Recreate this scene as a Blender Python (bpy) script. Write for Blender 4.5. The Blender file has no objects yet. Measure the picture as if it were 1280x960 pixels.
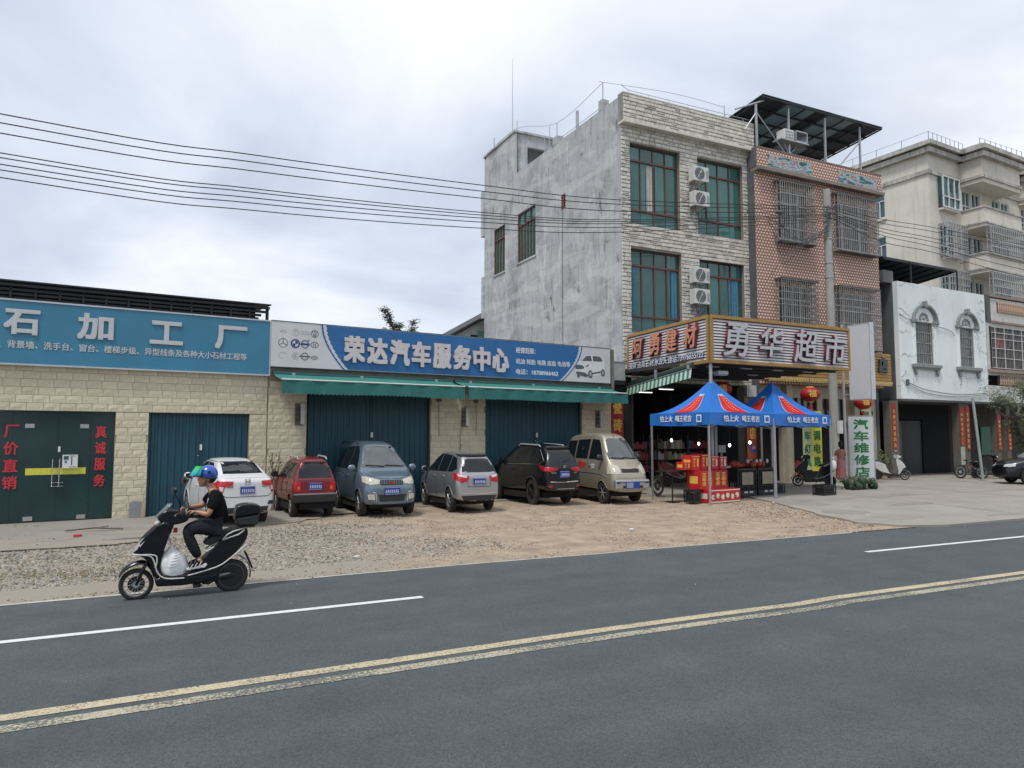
import bpy, bmesh, math, random
from mathutils import Vector, Matrix
from mathutils.bvhtree import BVHTree
R = math.radians
rnd = random.Random(7)
SC = bpy.context.scene
COL = SC.collection

# ---------------------------------------------------------------- camera, sky, sun, exposure
cam_d = bpy.data.cameras.new('camera')
cam = bpy.data.objects.new('camera', cam_d); COL.objects.link(cam)
cam.location = (0, 0, 1.9)
cam.rotation_euler = (R(90 + 4.18), 0, R(63.1 - 90))
cam_d.sensor_width = 36; cam_d.lens = 25.03; cam_d.clip_end = 3000; cam_d.clip_start = 0.05
SC.camera = cam
SUN_EL, SUN_AZ = 62, 215          # azimuth measured from +X, anticlockwise: the sun stands behind the camera's left shoulder
w = bpy.data.worlds.new('World'); SC.world = w; w.use_nodes = True
nt = w.node_tree; nt.nodes.clear()
def wn(t, **k):
    n = nt.nodes.new(t)
    for a, b in k.items(): setattr(n, a, b)
    return n
wo = wn('ShaderNodeOutputWorld'); bg = wn('ShaderNodeBackground'); sky = wn('ShaderNodeTexSky')
sky.sky_type = 'NISHITA'; sky.sun_disc = False; sky.sun_elevation = R(SUN_EL); sky.sun_rotation = R(90 - SUN_AZ)
tc = wn('ShaderNodeTexCoord'); sep = wn('ShaderNodeSeparateXYZ'); nt.links.new(tc.outputs['Generated'], sep.inputs[0])
# cloud sheet seen in perspective: direction divided by height
mx = wn('ShaderNodeMath', operation='MAXIMUM'); nt.links.new(sep.outputs[2], mx.inputs[0]); mx.inputs[1].default_value = 0.0
ad = wn('ShaderNodeMath', operation='ADD'); nt.links.new(mx.outputs[0], ad.inputs[0]); ad.inputs[1].default_value = 0.3
dx = wn('ShaderNodeMath', operation='DIVIDE'); nt.links.new(sep.outputs[0], dx.inputs[0]); nt.links.new(ad.outputs[0], dx.inputs[1])
dy = wn('ShaderNodeMath', operation='DIVIDE'); nt.links.new(sep.outputs[1], dy.inputs[0]); nt.links.new(ad.outputs[0], dy.inputs[1])
cb = wn('ShaderNodeCombineXYZ'); nt.links.new(dx.outputs[0], cb.inputs[0]); nt.links.new(dy.outputs[0], cb.inputs[1])
n1 = wn('ShaderNodeTexNoise'); n1.inputs['Scale'].default_value = 1.1; n1.inputs['Detail'].default_value = 7; n1.inputs['Roughness'].default_value = 0.52; n1.inputs['Distortion'].default_value = 0.35
n2 = wn('ShaderNodeTexNoise'); n2.inputs['Scale'].default_value = 1.9; n2.inputs['Detail'].default_value = 5; n2.inputs['Roughness'].default_value = 0.5
mp = wn('ShaderNodeMapping'); mp.inputs['Location'].default_value = (5.3, 2.0, 0.4)
nt.links.new(cb.outputs[0], mp.inputs[0]); nt.links.new(mp.outputs[0], n1.inputs['Vector']); nt.links.new(cb.outputs[0], n2.inputs['Vector'])
r1 = wn('ShaderNodeValToRGB'); nt.links.new(n1.outputs['Fac'], r1.inputs[0])
r1.color_ramp.elements[0].position = 0.36; r1.color_ramp.elements[0].color = (5.6, 6.2, 7.3, 1)
r1.color_ramp.elements[1].position = 0.62; r1.color_ramp.elements[1].color = (9.0, 9.15, 9.6, 1)
e = r1.color_ramp.elements.new(0.49); e.color = (7.2, 7.7, 8.6, 1)
r2 = wn('ShaderNodeValToRGB'); nt.links.new(n2.outputs['Fac'], r2.inputs[0])
r2.color_ramp.elements[0].position = 0.50; r2.color_ramp.elements[0].color = (0.93, 0.93, 0.93, 1)
r2.color_ramp.elements[1].position = 0.74; r2.color_ramp.elements[1].color = (0.68, 0.68, 0.68, 1)
mix = wn('ShaderNodeMix', data_type='RGBA'); nt.links.new(r2.outputs[0], mix.inputs[0])
nt.links.new(sky.outputs[0], mix.inputs[6]); nt.links.new(r1.outputs[0], mix.inputs[7])
nt.links.new(mix.outputs[2], bg.inputs[0]); bg.inputs[1].default_value = 0.1
nt.links.new(bg.outputs[0], wo.inputs[0])
sun_d = bpy.data.lights.new('sun', 'SUN'); sun_d.energy = 2.0; sun_d.angle = R(11); sun_d.color = (1, 0.96, 0.9)
sun = bpy.data.objects.new('sun', sun_d); COL.objects.link(sun)
sd = Vector((math.cos(R(SUN_EL)) * math.cos(R(SUN_AZ)), math.cos(R(SUN_EL)) * math.sin(R(SUN_AZ)), math.sin(R(SUN_EL))))
sun.rotation_euler = sd.to_track_quat('Z', 'Y').to_euler()
SC.view_settings.view_transform = 'Standard'; SC.view_settings.look = 'None'; SC.view_settings.gamma = 1
SC.view_settings.exposure = 0.25

# ---------------------------------------------------------------- materials
MATS = {}
def mat(name, col, rough=0.7, metal=0.0, var=0.12, scale=3.0, bump=0.0, bscale=30.0, stain=0.0, scol=(0.1, 0.1, 0.1), emit=0.0,
        coat=0.0, rand=0.0, streak=0.0, trans=0.0, spec=0.5, sscale=0.9, spos=0.55, alpha=1.0):
    """noise-varied Principled material. stain: blotches of scol; streak: vertical weather streaks; rand: per-object value change"""
    if name in MATS: return MATS[name]
    m = bpy.data.materials.new(name); m.use_nodes = True; t = m.node_tree; N = t.nodes; L = t.links
    b = N['Principled BSDF']; b.inputs['Roughness'].default_value = rough; b.inputs['Metallic'].default_value = metal
    b.inputs['Coat Weight'].default_value = coat; b.inputs['Coat Roughness'].default_value = 0.06
    b.inputs['Specular IOR Level'].default_value = spec
    if trans: b.inputs['Transmission Weight'].default_value = trans
    if alpha < 1: b.inputs['Alpha'].default_value = alpha
    c = N.new('ShaderNodeTexCoord'); src = c.outputs['Object']
    n = N.new('ShaderNodeTexNoise'); n.inputs['Scale'].default_value = scale; n.inputs['Detail'].default_value = 6; n.inputs['Roughness'].default_value = 0.62
    L.new(src, n.inputs['Vector'])
    mr = N.new('ShaderNodeMapRange'); L.new(n.outputs['Fac'], mr.inputs[0])
    mr.inputs['From Min'].default_value = 0.3; mr.inputs['From Max'].default_value = 0.7
    mr.inputs['To Min'].default_value = 1 - var; mr.inputs['To Max'].default_value = 1 + var
    mu = N.new('ShaderNodeVectorMath'); mu.operation = 'SCALE'; mu.inputs[0].default_value = col[:3]; L.new(mr.outputs[0], mu.inputs['Scale'])
    out = mu.outputs[0]
    def blend(fac, colr, prev):
        x = N.new('ShaderNodeMix'); x.data_type = 'RGBA'; L.new(fac, x.inputs[0]); L.new(prev, x.inputs[6]); x.inputs[7].default_value = (*colr, 1); return x.outputs[2]
    if stain:
        s = N.new('ShaderNodeTexNoise'); s.inputs['Scale'].default_value = sscale; s.inputs['Detail'].default_value = 9; s.inputs['Roughness'].default_value = 0.7
        L.new(src, s.inputs['Vector']); q = N.new('ShaderNodeMapRange'); L.new(s.outputs['Fac'], q.inputs[0])
        q.inputs['From Min'].default_value = spos; q.inputs['From Max'].default_value = spos + 0.13; q.inputs['To Max'].default_value = stain
        out = blend(q.outputs[0], scol, out)
    if streak:
        mpn = N.new('ShaderNodeMapping'); mpn.inputs['Scale'].default_value = (3.2, 3.2, 0.22); L.new(src, mpn.inputs[0])
        s = N.new('ShaderNodeTexNoise'); s.inputs['Scale'].default_value = 1.3; s.inputs['Detail'].default_value = 8; s.inputs['Roughness'].default_value = 0.72
        L.new(mpn.outputs[0], s.inputs['Vector']); q = N.new('ShaderNodeMapRange'); L.new(s.outputs['Fac'], q.inputs[0])
        q.inputs['From Min'].default_value = 0.52; q.inputs['From Max'].default_value = 0.68; q.inputs['To Max'].default_value = streak
        out = blend(q.outputs[0], scol, out)
    if rand:
        oi = N.new('ShaderNodeObjectInfo'); q = N.new('ShaderNodeMapRange'); L.new(oi.outputs['Random'], q.inputs[0])
        q.inputs['To Min'].default_value = 1 - rand; q.inputs['To Max'].default_value = 1 + rand
        v = N.new('ShaderNodeVectorMath'); v.operation = 'SCALE'; L.new(out, v.inputs[0]); L.new(q.outputs[0], v.inputs['Scale']); out = v.outputs[0]
    L.new(out, b.inputs['Base Color'])
    if bump:
        bn = N.new('ShaderNodeTexNoise'); bn.inputs['Scale'].default_value = bscale; bn.inputs['Detail'].default_value = 5; L.new(src, bn.inputs['Vector'])
        bu = N.new('ShaderNodeBump'); bu.inputs['Strength'].default_value = bump; bu.inputs['Distance'].default_value = 0.02; L.new(bn.outputs['Fac'], bu.inputs['Height']); L.new(bu.outputs[0], b.inputs['Normal'])
    if emit:
        b.inputs['Emission Color'].default_value = (*col[:3], 1); b.inputs['Emission Strength'].default_value = emit
    MATS[name] = m; return m

def nodes_of(m): return m.node_tree.nodes, m.node_tree.links, m.node_tree.nodes['Principled BSDF']

# ---------------------------------------------------------------- mesh helpers
class MB:
    def __init__(s): s.v = []; s.f = []; s.m = []; s.mi = 0; s.pc = []
    def add(s, vs, fs):
        k = len(s.v); s.pc.append((k, len(s.f))); s.v += [tuple(p) for p in vs]; s.f += [tuple(k + i for i in f) for f in fs]; s.m += [s.mi] * len(fs); return s
    def box(s, x0, x1, y0, y1, z0, z1):
        if x0 > x1: x0, x1 = x1, x0
        if y0 > y1: y0, y1 = y1, y0
        if z0 > z1: z0, z1 = z1, z0
        return s.add([(x0,y0,z0),(x1,y0,z0),(x1,y1,z0),(x0,y1,z0),(x0,y0,z1),(x1,y0,z1),(x1,y1,z1),(x0,y1,z1)],
                     [(0,3,2,1),(4,5,6,7),(0,1,5,4),(1,2,6,5),(2,3,7,6),(3,0,4,7)])
    def tube(s, pts, r, n=8, cap=True, rr=None):
        pts = [Vector(p) for p in pts]; k = len(s.v); vs = []; fs = []
        prev = None
        for i, p in enumerate(pts):
            d = (pts[min(i+1, len(pts)-1)] - pts[max(i-1, 0)])
            if d.length < 1e-9: d = Vector((0, 0, 1))
            d.normalize()
            a = (Vector((0, 0, 1)) if abs(d.z) < 0.9 else Vector((1, 0, 0))) if prev is None else prev
            u = (a - d * a.dot(d)); 
            if u.length < 1e-6: u = d.orthogonal()
            u.normalize(); prev = u; q = d.cross(u)
            rad = rr[i] if rr else r
            for j in range(n):
                t = 2 * math.pi * j / n; vs.append(p + (u * math.cos(t) + q * math.sin(t)) * rad)
        for i in range(len(pts) - 1):
            for j in range(n):
                a = i*n + j; b = i*n + (j+1) % n; fs.append((a, b, b+n, a+n))
        if cap: fs.append(tuple(range(n))[::-1]); fs.append(tuple((len(pts)-1)*n + j for j in range(n)))
        return s.add(vs, fs)
    def cyl(s, p0, p1, r, n=16, r1=None): return s.tube([p0, p1], r, n, rr=[r, r if r1 is None else r1])
    def prism(s, poly, a0, a1, axis='y'):
        """poly: 2-D outline; extruded from a0 to a1 along axis. axis y: poly=(x,z); x: (y,z); z: (x,y)"""
        P = {'y': lambda p, a: (p[0], a, p[1]), 'x': lambda p, a: (a, p[0], p[1]), 'z': lambda p, a: (p[0], p[1], a)}[axis]
        n = len(poly); vs = [P(p, a0) for p in poly] + [P(p, a1) for p in poly]
        return s.add(vs, [tuple(range(n))[::-1], tuple(range(n, 2*n))] + [(i, (i+1) % n, (i+1) % n + n, i + n) for i in range(n)])
    def quad(s, a, b, c, d): return s.add([a, b, c, d], [(0, 1, 2, 3)])
    def grid(s, fn, nu, nv, closeu=False):
        vs = [fn(i / nu, j / nv) for j in range(nv + 1) for i in range(nu + (0 if closeu else 1))]
        w_ = nu if closeu else nu + 1; fs = []
        for j in range(nv):
            for i in range(nu):
                i2 = (i + 1) % w_ if closeu else i + 1
                fs.append((j*w_+i, j*w_+i2, (j+1)*w_+i2, (j+1)*w_+i))
        return s.add(vs, fs)
    def ell(s, c, r, nu=14, nv=9):
        c = Vector(c)
        def fn(u, v):
            a = 2*math.pi*u; b = math.pi*(v - 0.5)
            return (c.x + r[0]*math.cos(a)*math.cos(b), c.y + r[1]*math.sin(a)*math.cos(b), c.z + r[2]*math.sin(b))
        return s.grid(fn, nu, nv, True)
    def lathe(s, prof, c=(0, 0, 0), axis='z', n=20, closed=False):
        """prof: (radius, height) pairs turned about an axis through c"""
        c = Vector(c)
        def P(r, h, t):
            a, b = r*math.cos(t), r*math.sin(t)
            return c + Vector({'z': (a, b, h), 'y': (a, h, b), 'x': (h, a, b)}[axis])
        pr = prof + [prof[0]] if closed else prof
        m = len(pr)
        return s.grid(lambda u, v: P(*pr[min(int(round(v*(m-1))), m-1)], 2*math.pi*u), n, m-1, True)
    def xf(s, M, start=0):
        s.v[start:] = [tuple(M @ Vector(p)) for p in s.v[start:]]; return s
    def mesh(s, name, mats, smooth=False, fix=True):
        me = bpy.data.meshes.new(name); me.from_pydata(s.v, [], s.f)
        for m in (mats if isinstance(mats, (list, tuple)) else [mats]): me.materials.append(m)
        if any(s.m): me.polygons.foreach_set('material_index', s.m)
        if fix:
            bm = bmesh.new(); bm.from_mesh(me); bmesh.ops.recalc_face_normals(bm, faces=bm.faces); bm.to_mesh(me); bm.free()
        if smooth:
            me.polygons.foreach_set('use_smooth', [True] * len(me.polygons))
            if smooth != 'all': me.set_sharp_from_angle(angle=R(40 if smooth is True else smooth))
        return me
    def obj(s, name, mats, parent=None, smooth=False, fix=True, **tags):
        return link(name, s.mesh(name, mats, smooth, fix), parent, **tags)

def objs(s, name, mats, parent=None, smooth=False, fix=True, **tags):
    """one object for every piece added: loose pieces stay separate parts"""
    out = []
    for i, (v0, f0) in enumerate(s.pc):
        v1, f1 = s.pc[i+1] if i + 1 < len(s.pc) else (len(s.v), len(s.f))
        q = MB(); q.v = s.v[v0:v1]; q.f = [tuple(k - v0 for k in f) for f in s.f[f0:f1]]; q.m = s.m[f0:f1]; out.append(q.obj(name, mats, parent, smooth, fix, **tags))
    return out[-1]
MB.objs = objs
def link(name, me, parent=None, **tags):
    o = bpy.data.objects.new(name, me); COL.objects.link(o)
    if parent: o.parent = parent
    for k, v in tags.items(): o[{'cat': 'category'}.get(k, k)] = v
    return o
def root(name, label, cat, loc=(0, 0, 0), rz=0, group=None, scale=None):
    o = bpy.data.objects.new(name, None); COL.objects.link(o); o.location = loc; o.rotation_euler = (0, 0, R(rz)); o.empty_display_size = 0.2
    o['label'] = label; o['category'] = cat
    if group: o['group'] = group
    if scale: o.scale = scale
    return o
def bevel(o, wd=0.01, seg=2, ang=40):
    m = o.modifiers.new('edge', 'BEVEL'); m.width = wd; m.segments = seg; m.limit_method = 'ANGLE'; m.angle_limit = R(ang); m.harden_normals = False; return o
def catmull(P, n=6):
    P = [Vector(p) for p in P]; out = []
    for i in range(len(P) - 1):
        a = P[max(i-1, 0)]; b = P[i]; c = P[i+1]; d = P[min(i+2, len(P)-1)]
        for k in range(n):
            t = k / n; out.append(0.5*((2*b) + (c-a)*t + (2*a-5*b+4*c-d)*t*t + (3*b-a-3*c+d)*t**3))
    out.append(P[-1]); return out
def holes_wall(mb, x0, x1, z0, z1, y0, y1, holes):
    """a wall slab x0..x1, z0..z1, thickness y0..y1, with rectangular holes (hx0,hx1,hz0,hz1); only outer faces are made"""
    xs = sorted({x0, x1, *[min(max(h[i], x0), x1) for h in holes for i in (0, 1)]}); zs = sorted({z0, z1, *[min(max(h[i], z0), z1) for h in holes for i in (2, 3)]})
    def solid(i, j):
        if i < 0 or j < 0 or i >= len(xs)-1 or j >= len(zs)-1: return False
        cx = (xs[i]+xs[i+1])/2; cz = (zs[j]+zs[j+1])/2
        return not any(h[0] < cx < h[1] and h[2] < cz < h[3] for h in holes)
    for i in range(len(xs)-1):
        for j in range(len(zs)-1):
            if not solid(i, j): continue
            a, b, c, d = xs[i], xs[i+1], zs[j], zs[j+1]
            mb.quad((a,y0,c),(b,y0,c),(b,y0,d),(a,y0,d)); mb.quad((b,y1,c),(a,y1,c),(a,y1,d),(b,y1,d))
            if not solid(i-1, j): mb.quad((a,y1,c),(a,y0,c),(a,y0,d),(a,y1,d))
            if not solid(i+1, j): mb.quad((b,y0,c),(b,y1,c),(b,y1,d),(b,y0,d))
            if not solid(i, j-1): mb.quad((a,y1,c),(b,y1,c),(b,y0,c),(a,y0,c))
            if not solid(i, j+1): mb.quad((a,y0,d),(b,y0,d),(b,y1,d),(a,y1,d))
    return mb
def text_mesh(body, x0, x1, z0, z1, y=0.0, depth=0.01, bold=0.0, facing='-y', vertical=False, shear=0.0, spacing=1.0):
    """lettering fitted to a rectangle, standing in the xz plane and read from -y"""
    cu = bpy.data.curves.new('lettering', 'FONT')
    cu.body = '\n'.join(body) if vertical else body
    fat = bold
    cu.size = 1; cu.shear = shear; cu.align_x = 'CENTER'; cu.resolution_u = 3; cu.extrude = 0.02; cu.space_character = spacing
    if vertical: cu.space_line = 1.05
    o = bpy.data.objects.new('tmp', cu); COL.objects.link(o)
    dg = bpy.context.evaluated_depsgraph_get(); me = bpy.data.meshes.new_from_object(o.evaluated_get(dg))
    bpy.data.objects.remove(o); bpy.data.curves.remove(cu)
    if not me.vertices: return me
    xs = [v.co.x for v in me.vertices]; ys = [v.co.y for v in me.vertices]; zs = [v.co.z for v in me.vertices]
    ax, bx, ay, by, az, bz = min(xs), max(xs), min(ys), max(ys), min(zs), max(zs)
    for v in me.vertices:
        u = (v.co.x-ax)/(bx-ax); q = (v.co.y-ay)/(by-ay); d = (v.co.z-az)/max(bz-az, 1e-6)
        v.co = (x0+(x1-x0)*u, y-depth*d, z0+(z1-z0)*q)
    if fat:   # thicken the strokes: shifted copies of the glyph, each a hair proud of the last
        rx = rz = fat*((x1-x0) if vertical else (z1-z0)); bm = bmesh.new(); out = bmesh.new(); bm.from_mesh(me)
        kk, kz = 1 - 2*rx/(x1-x0), 1 - 2*rz/(z1-z0)
        for i, (p, q) in enumerate([(0, 0)] + [(-1, -1), (1, -1), (1, 1), (-1, 1), (0, -1), (1, 0), (0, 1), (-1, 0)]):
            c = bm.copy()
            for v in c.verts: v.co = ((x0+x1)/2+(v.co.x-(x0+x1)/2)*kk+p*rx, v.co.y - (0.0004*i if v.co.y < y-depth*.5 else 0), (z0+z1)/2+(v.co.z-(z0+z1)/2)*kz+q*rz)
            t = bpy.data.meshes.new('t'); c.to_mesh(t); out.from_mesh(t); bpy.data.meshes.remove(t); c.free()
        out.to_mesh(me); out.free(); bm.free()
    return me
def text(name, body, x0, x1, z0, z1, m, parent, y=0.0, depth=0.01, **k):
    me = text_mesh(body, x0, x1, z0, z1, y, depth, **k); me.materials.clear(); me.materials.append(m)
    return link(name, me, parent)
# ---------------------------------------------------------------- ground, road, slab, gravel
def shift(x):  # the road bends slightly towards the camera side to the right
    return -0.034 * (x - 5) if x > 7 else (-0.017 * max(0, x - 3) ** 2 / 2 if x > 3 else 0.0)
def strip(name, ya, yb, x0, x1, z, m, **tags):
    n = max(2, int((x1 - x0) / 0.5)) if x1 - x0 < 80 else 300
    mb = MB(); mb.grid(lambda u, v: (x0+(x1-x0)*u, ya+(yb-ya)*v + shift(x0+(x1-x0)*u), z), n, 1)
    return mb.obj(name, m, None, **tags)
M_asph = mat('asphalt', (0.068, 0.080, 0.085), 0.88, var=0.14, scale=1.4, bump=0.5, bscale=160, stain=0.35, scol=(0.088, 0.098, 0.100), sscale=0.5, spos=0.5)
N, Lk, b_ = nodes_of(M_asph)
c_ = N.new('ShaderNodeTexCoord'); v_ = N.new('ShaderNodeTexVoronoi'); v_.inputs['Scale'].default_value = 95; Lk.new(c_.outputs['Object'], v_.inputs['Vector'])
q_ = N.new('ShaderNodeMapRange'); Lk.new(v_.outputs['Color'], q_.inputs[0]); q_.inputs['To Min'].default_value = 0.62; q_.inputs['To Max'].default_value = 1.42
s_ = N.new('ShaderNodeVectorMath'); s_.operation = 'SCALE'; old = b_.inputs['Base Color'].links[0].from_socket; Lk.new(old, s_.inputs[0]); Lk.new(q_.outputs[0], s_.inputs['Scale'])
# long tyre-polished bands along the road
mpb = N.new('ShaderNodeMapping'); mpb.inputs['Scale'].default_value = (0.05, 1.6, 1); Lk.new(c_.outputs['Object'], mpb.inputs[0])
nb = N.new('ShaderNodeTexNoise'); nb.inputs['Scale'].default_value = 1.0; nb.inputs['Detail'].default_value = 4; Lk.new(mpb.outputs[0], nb.inputs['Vector'])
qb = N.new('ShaderNodeMapRange'); Lk.new(nb.outputs['Fac'], qb.inputs[0]); qb.inputs['From Min'].default_value = 0.3; qb.inputs['From Max'].default_value = 0.7; qb.inputs['To Min'].default_value = 0.88; qb.inputs['To Max'].default_value = 1.12
sb = N.new('ShaderNodeVectorMath'); sb.operation = 'SCALE'; Lk.new(s_.outputs[0], sb.inputs[0]); Lk.new(qb.outputs[0], sb.inputs['Scale']); Lk.new(sb.outputs[0], b_.inputs['Base Color'])

def worn(name, col, keep):
    """road paint worn through to asphalt in flecks"""
    m = mat(name, col, 0.8, var=0.1, scale=8); N, L, b = nodes_of(m); c = N.new('ShaderNodeTexCoord'); n = N.new('ShaderNodeTexNoise'); n.inputs['Scale'].default_value = 42; n.inputs['Detail'].default_value = 7; n.inputs['Roughness'].default_value = 0.75
    n2_ = N.new('ShaderNodeTexNoise'); n2_.inputs['Scale'].default_value = 1.5; L.new(c.outputs['Object'], n2_.inputs['Vector'])
    a = N.new('ShaderNodeMath'); a.operation = 'MULTIPLY_ADD'; L.new(n2_.outputs['Fac'], a.inputs[0]); a.inputs[1].default_value = 0.35; L.new(n.outputs['Fac'], a.inputs[2])
    L.new(c.outputs['Object'], n.inputs['Vector']); q = N.new('ShaderNodeMapRange'); L.new(a.outputs[0], q.inputs[0]); q.inputs['From Min'].default_value = keep; q.inputs['From Max'].default_value = keep + 0.03
    x = N.new('ShaderNodeMix'); x.data_type = 'RGBA'; L.new(q.outputs[0], x.inputs[0]); L.new(b.inputs['Base Color'].links[0].from_socket, x.inputs[6]); x.inputs[7].default_value = (0.1, 0.105, 0.1, 1); L.new(x.outputs[2], b.inputs['Base Color'])
    return m
M_yel = worn('worn_yellow_paint', (0.47, 0.41, 0.27), 0.71)
M_yel2 = worn('worn_yellow_paint_pale', (0.41, 0.38, 0.28), 0.65)
M_wht = worn('worn_white_paint', (0.62, 0.64, 0.64), 0.86)
M_conc = mat('concrete_slab', (0.26, 0.245, 0.215), 0.9, var=0.16, scale=1.2, bump=0.35, bscale=40, stain=0.45, scol=(0.17, 0.16, 0.14), sscale=0.6, spos=0.53)
M_dirt = mat('dirt_ground', (0.335, 0.262, 0.19), 0.95, var=0.30, scale=2.2, bump=0.8, bscale=24, stain=0.5, scol=(0.25, 0.205, 0.155), sscale=0.9, spos=0.5)
N, L, b2_ = nodes_of(M_dirt); c2_ = N.new('ShaderNodeTexCoord'); sx_ = N.new('ShaderNodeSeparateXYZ'); L.new(c2_.outputs['Object'], sx_.inputs[0]); nn_ = N.new('ShaderNodeTexNoise'); nn_.inputs['Scale'].default_value = .7; nn_.inputs['Detail'].default_value = 8; L.new(c2_.outputs['Object'], nn_.inputs['Vector'])
ma_ = N.new('ShaderNodeMath'); ma_.operation = 'MULTIPLY_ADD'; L.new(nn_.outputs['Fac'], ma_.inputs[0]); ma_.inputs[1].default_value = 6; L.new(sx_.outputs[0], ma_.inputs[2]); mq_ = N.new('ShaderNodeMapRange'); L.new(ma_.outputs[0], mq_.inputs[0]); mq_.inputs['From Min'].default_value = 5.2; mq_.inputs['From Max'].default_value = 8.5; mq_.inputs['To Min'].default_value = .85; mq_.inputs['To Max'].default_value = 0
mx_ = N.new('ShaderNodeMix'); mx_.data_type = 'RGBA'; L.new(mq_.outputs[0], mx_.inputs[0]); L.new(b2_.inputs['Base Color'].links[0].from_socket, mx_.inputs[6]); mx_.inputs[7].default_value = (.27, .245, .205, 1); L.new(mx_.outputs[2], b2_.inputs['Base Color'])
M_mort = mat('kerb_concrete', (0.42, 0.40, 0.35), 0.9, var=0.2, scale=5, bump=0.3, stain=0.4, scol=(0.2, 0.18, 0.15))
# base ground sheet (dirt) to the horizon, uneven close by
g = MB(); g.grid(lambda u, v: (-900 + 2400*u, -900 + 2400*v, -0.06), 4, 4); g.obj('ground', mat('far_ground', (0.17, 0.16, 0.11), 0.95, var=0.3, scale=0.05), kind='structure')
import mathutils
def hgt(x, y):
    return 0.022 * mathutils.noise.fractal(Vector((x*0.8, y*0.8, 0)), 0.6, 2.0, 4)
d = MB(); d.grid(lambda u, v: (lambda x, y: (x, y, (0.006 + hgt(x, y) * min(1, max(0, (y - shift(x) - 10.05) / 0.8)) * min(1, max(0, (18.9 - y) / 1.2)))))(-14 + 52*u, 9.925 + shift(-14 + 52*u) + 11*v), 260, 66)
d.obj('dirt_lot', M_dirt, None, smooth='all', kind='structure')
strip('road', -6.5, 9.88, -120, 260, 0.0, M_asph, kind='structure')
strip('far_verge', -40, -6.5, -120, 260, -0.02, M_dirt, kind='structure')
strip('yellow_line', 5.91, 6.045, -60, 120, 0.004, M_yel, kind='structure')
strip('yellow_line', 5.68, 5.815, -60, 120, 0.004, M_yel2, kind='structure')
strip('road_edge_line', 9.835, 9.925, -120, 2.0, 0.005, M_mort, kind='structure')
strip('road_edge_line', 9.85, 9.92, 2.02, 12.4, 0.005, M_mort, kind='structure')
for a, c in ((-2.3, 2.94), (10.55, 15.8), (23.4, 28.6), (36.2, 41.4), (-15.1, -9.9)):
    strip('lane_dash', 8.08, 8.185, a, c, 0.004, M_wht, kind='structure')
# concrete aprons: jagged slabs with real thickness
def slab(name, pts, z0, z1, m, joints=()):
    mb = MB(); mb.prism(pts, z0, z1, 'z'); o = mb.obj(name, m, None, kind='structure'); return o
def jag(pts, step=0.35, amp=0.10):
    out = []
    for i in range(len(pts)-1):
        a, c = Vector((*pts[i], 0)), Vector((*pts[i+1], 0)); n = max(1, int((c-a).length/step))
        for k in range(n):
            p = a.lerp(c, k/n); out.append((p.x + rnd.uniform(-amp, amp), p.y + rnd.uniform(-amp, amp)))
    out.append(pts[-1]); return out
slab('concrete_apron', jag([(-14, 13.2), (-2.2, 14.5), (0.6, 15.1), (1.9, 16.0), (3.0, 16.2), (3.5, 17.3), (6.0, 18.1)], 0.3, 0.07) + [(16, 20.2), (16, 21.0), (-14, 17.6)], -0.05, 0.035, M_conc)
edge = jag([(13.2, 18.6), (15.4, 17.1), (16.5, 16.4), (15.5, 14.2), (14.25, 11.9), (13.75, 10.5), (14.0, 9.75)], 0.3, 0.06)
slab('concrete_forecourt', edge + [(x, 9.72 + shift(x) + (0.02 if i % 2 else -0.03)) for i, x in enumerate((15, 17, 19, 21, 24, 28, 34, 44, 70))] + [(70, 24), (16, 28), (13.2, 28)], -0.05, 0.045, mat('forecourt_concrete', (0.295, 0.275, 0.24), 0.9, var=0.13, scale=0.8, bump=0.25, bscale=50, stain=0.4, scol=(0.21, 0.195, 0.17), sscale=0.35, spos=0.5))
j = MB()
for a, c in (((18.6, 9.7), (20.2, 16.6)), ((23.6, 9.4), (24.6, 17.5)), ((29.0, 9.2), (29.6, 18.0)), ((16.4, 14.6), (36, 14.0))):
    av, cv = Vector((*a, 0)), Vector((*c, 0)); n_ = Vector((-(cv-av).y, (cv-av).x, 0)).normalized()*0.012
    j.quad(*[(p.x, p.y, 0.049) for p in (av-n_, cv-n_, cv+n_, av+n_)])
j.obj('slab_joint', mat('joint', (0.12, 0.11, 0.095), 0.95), kind='structure')
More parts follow.
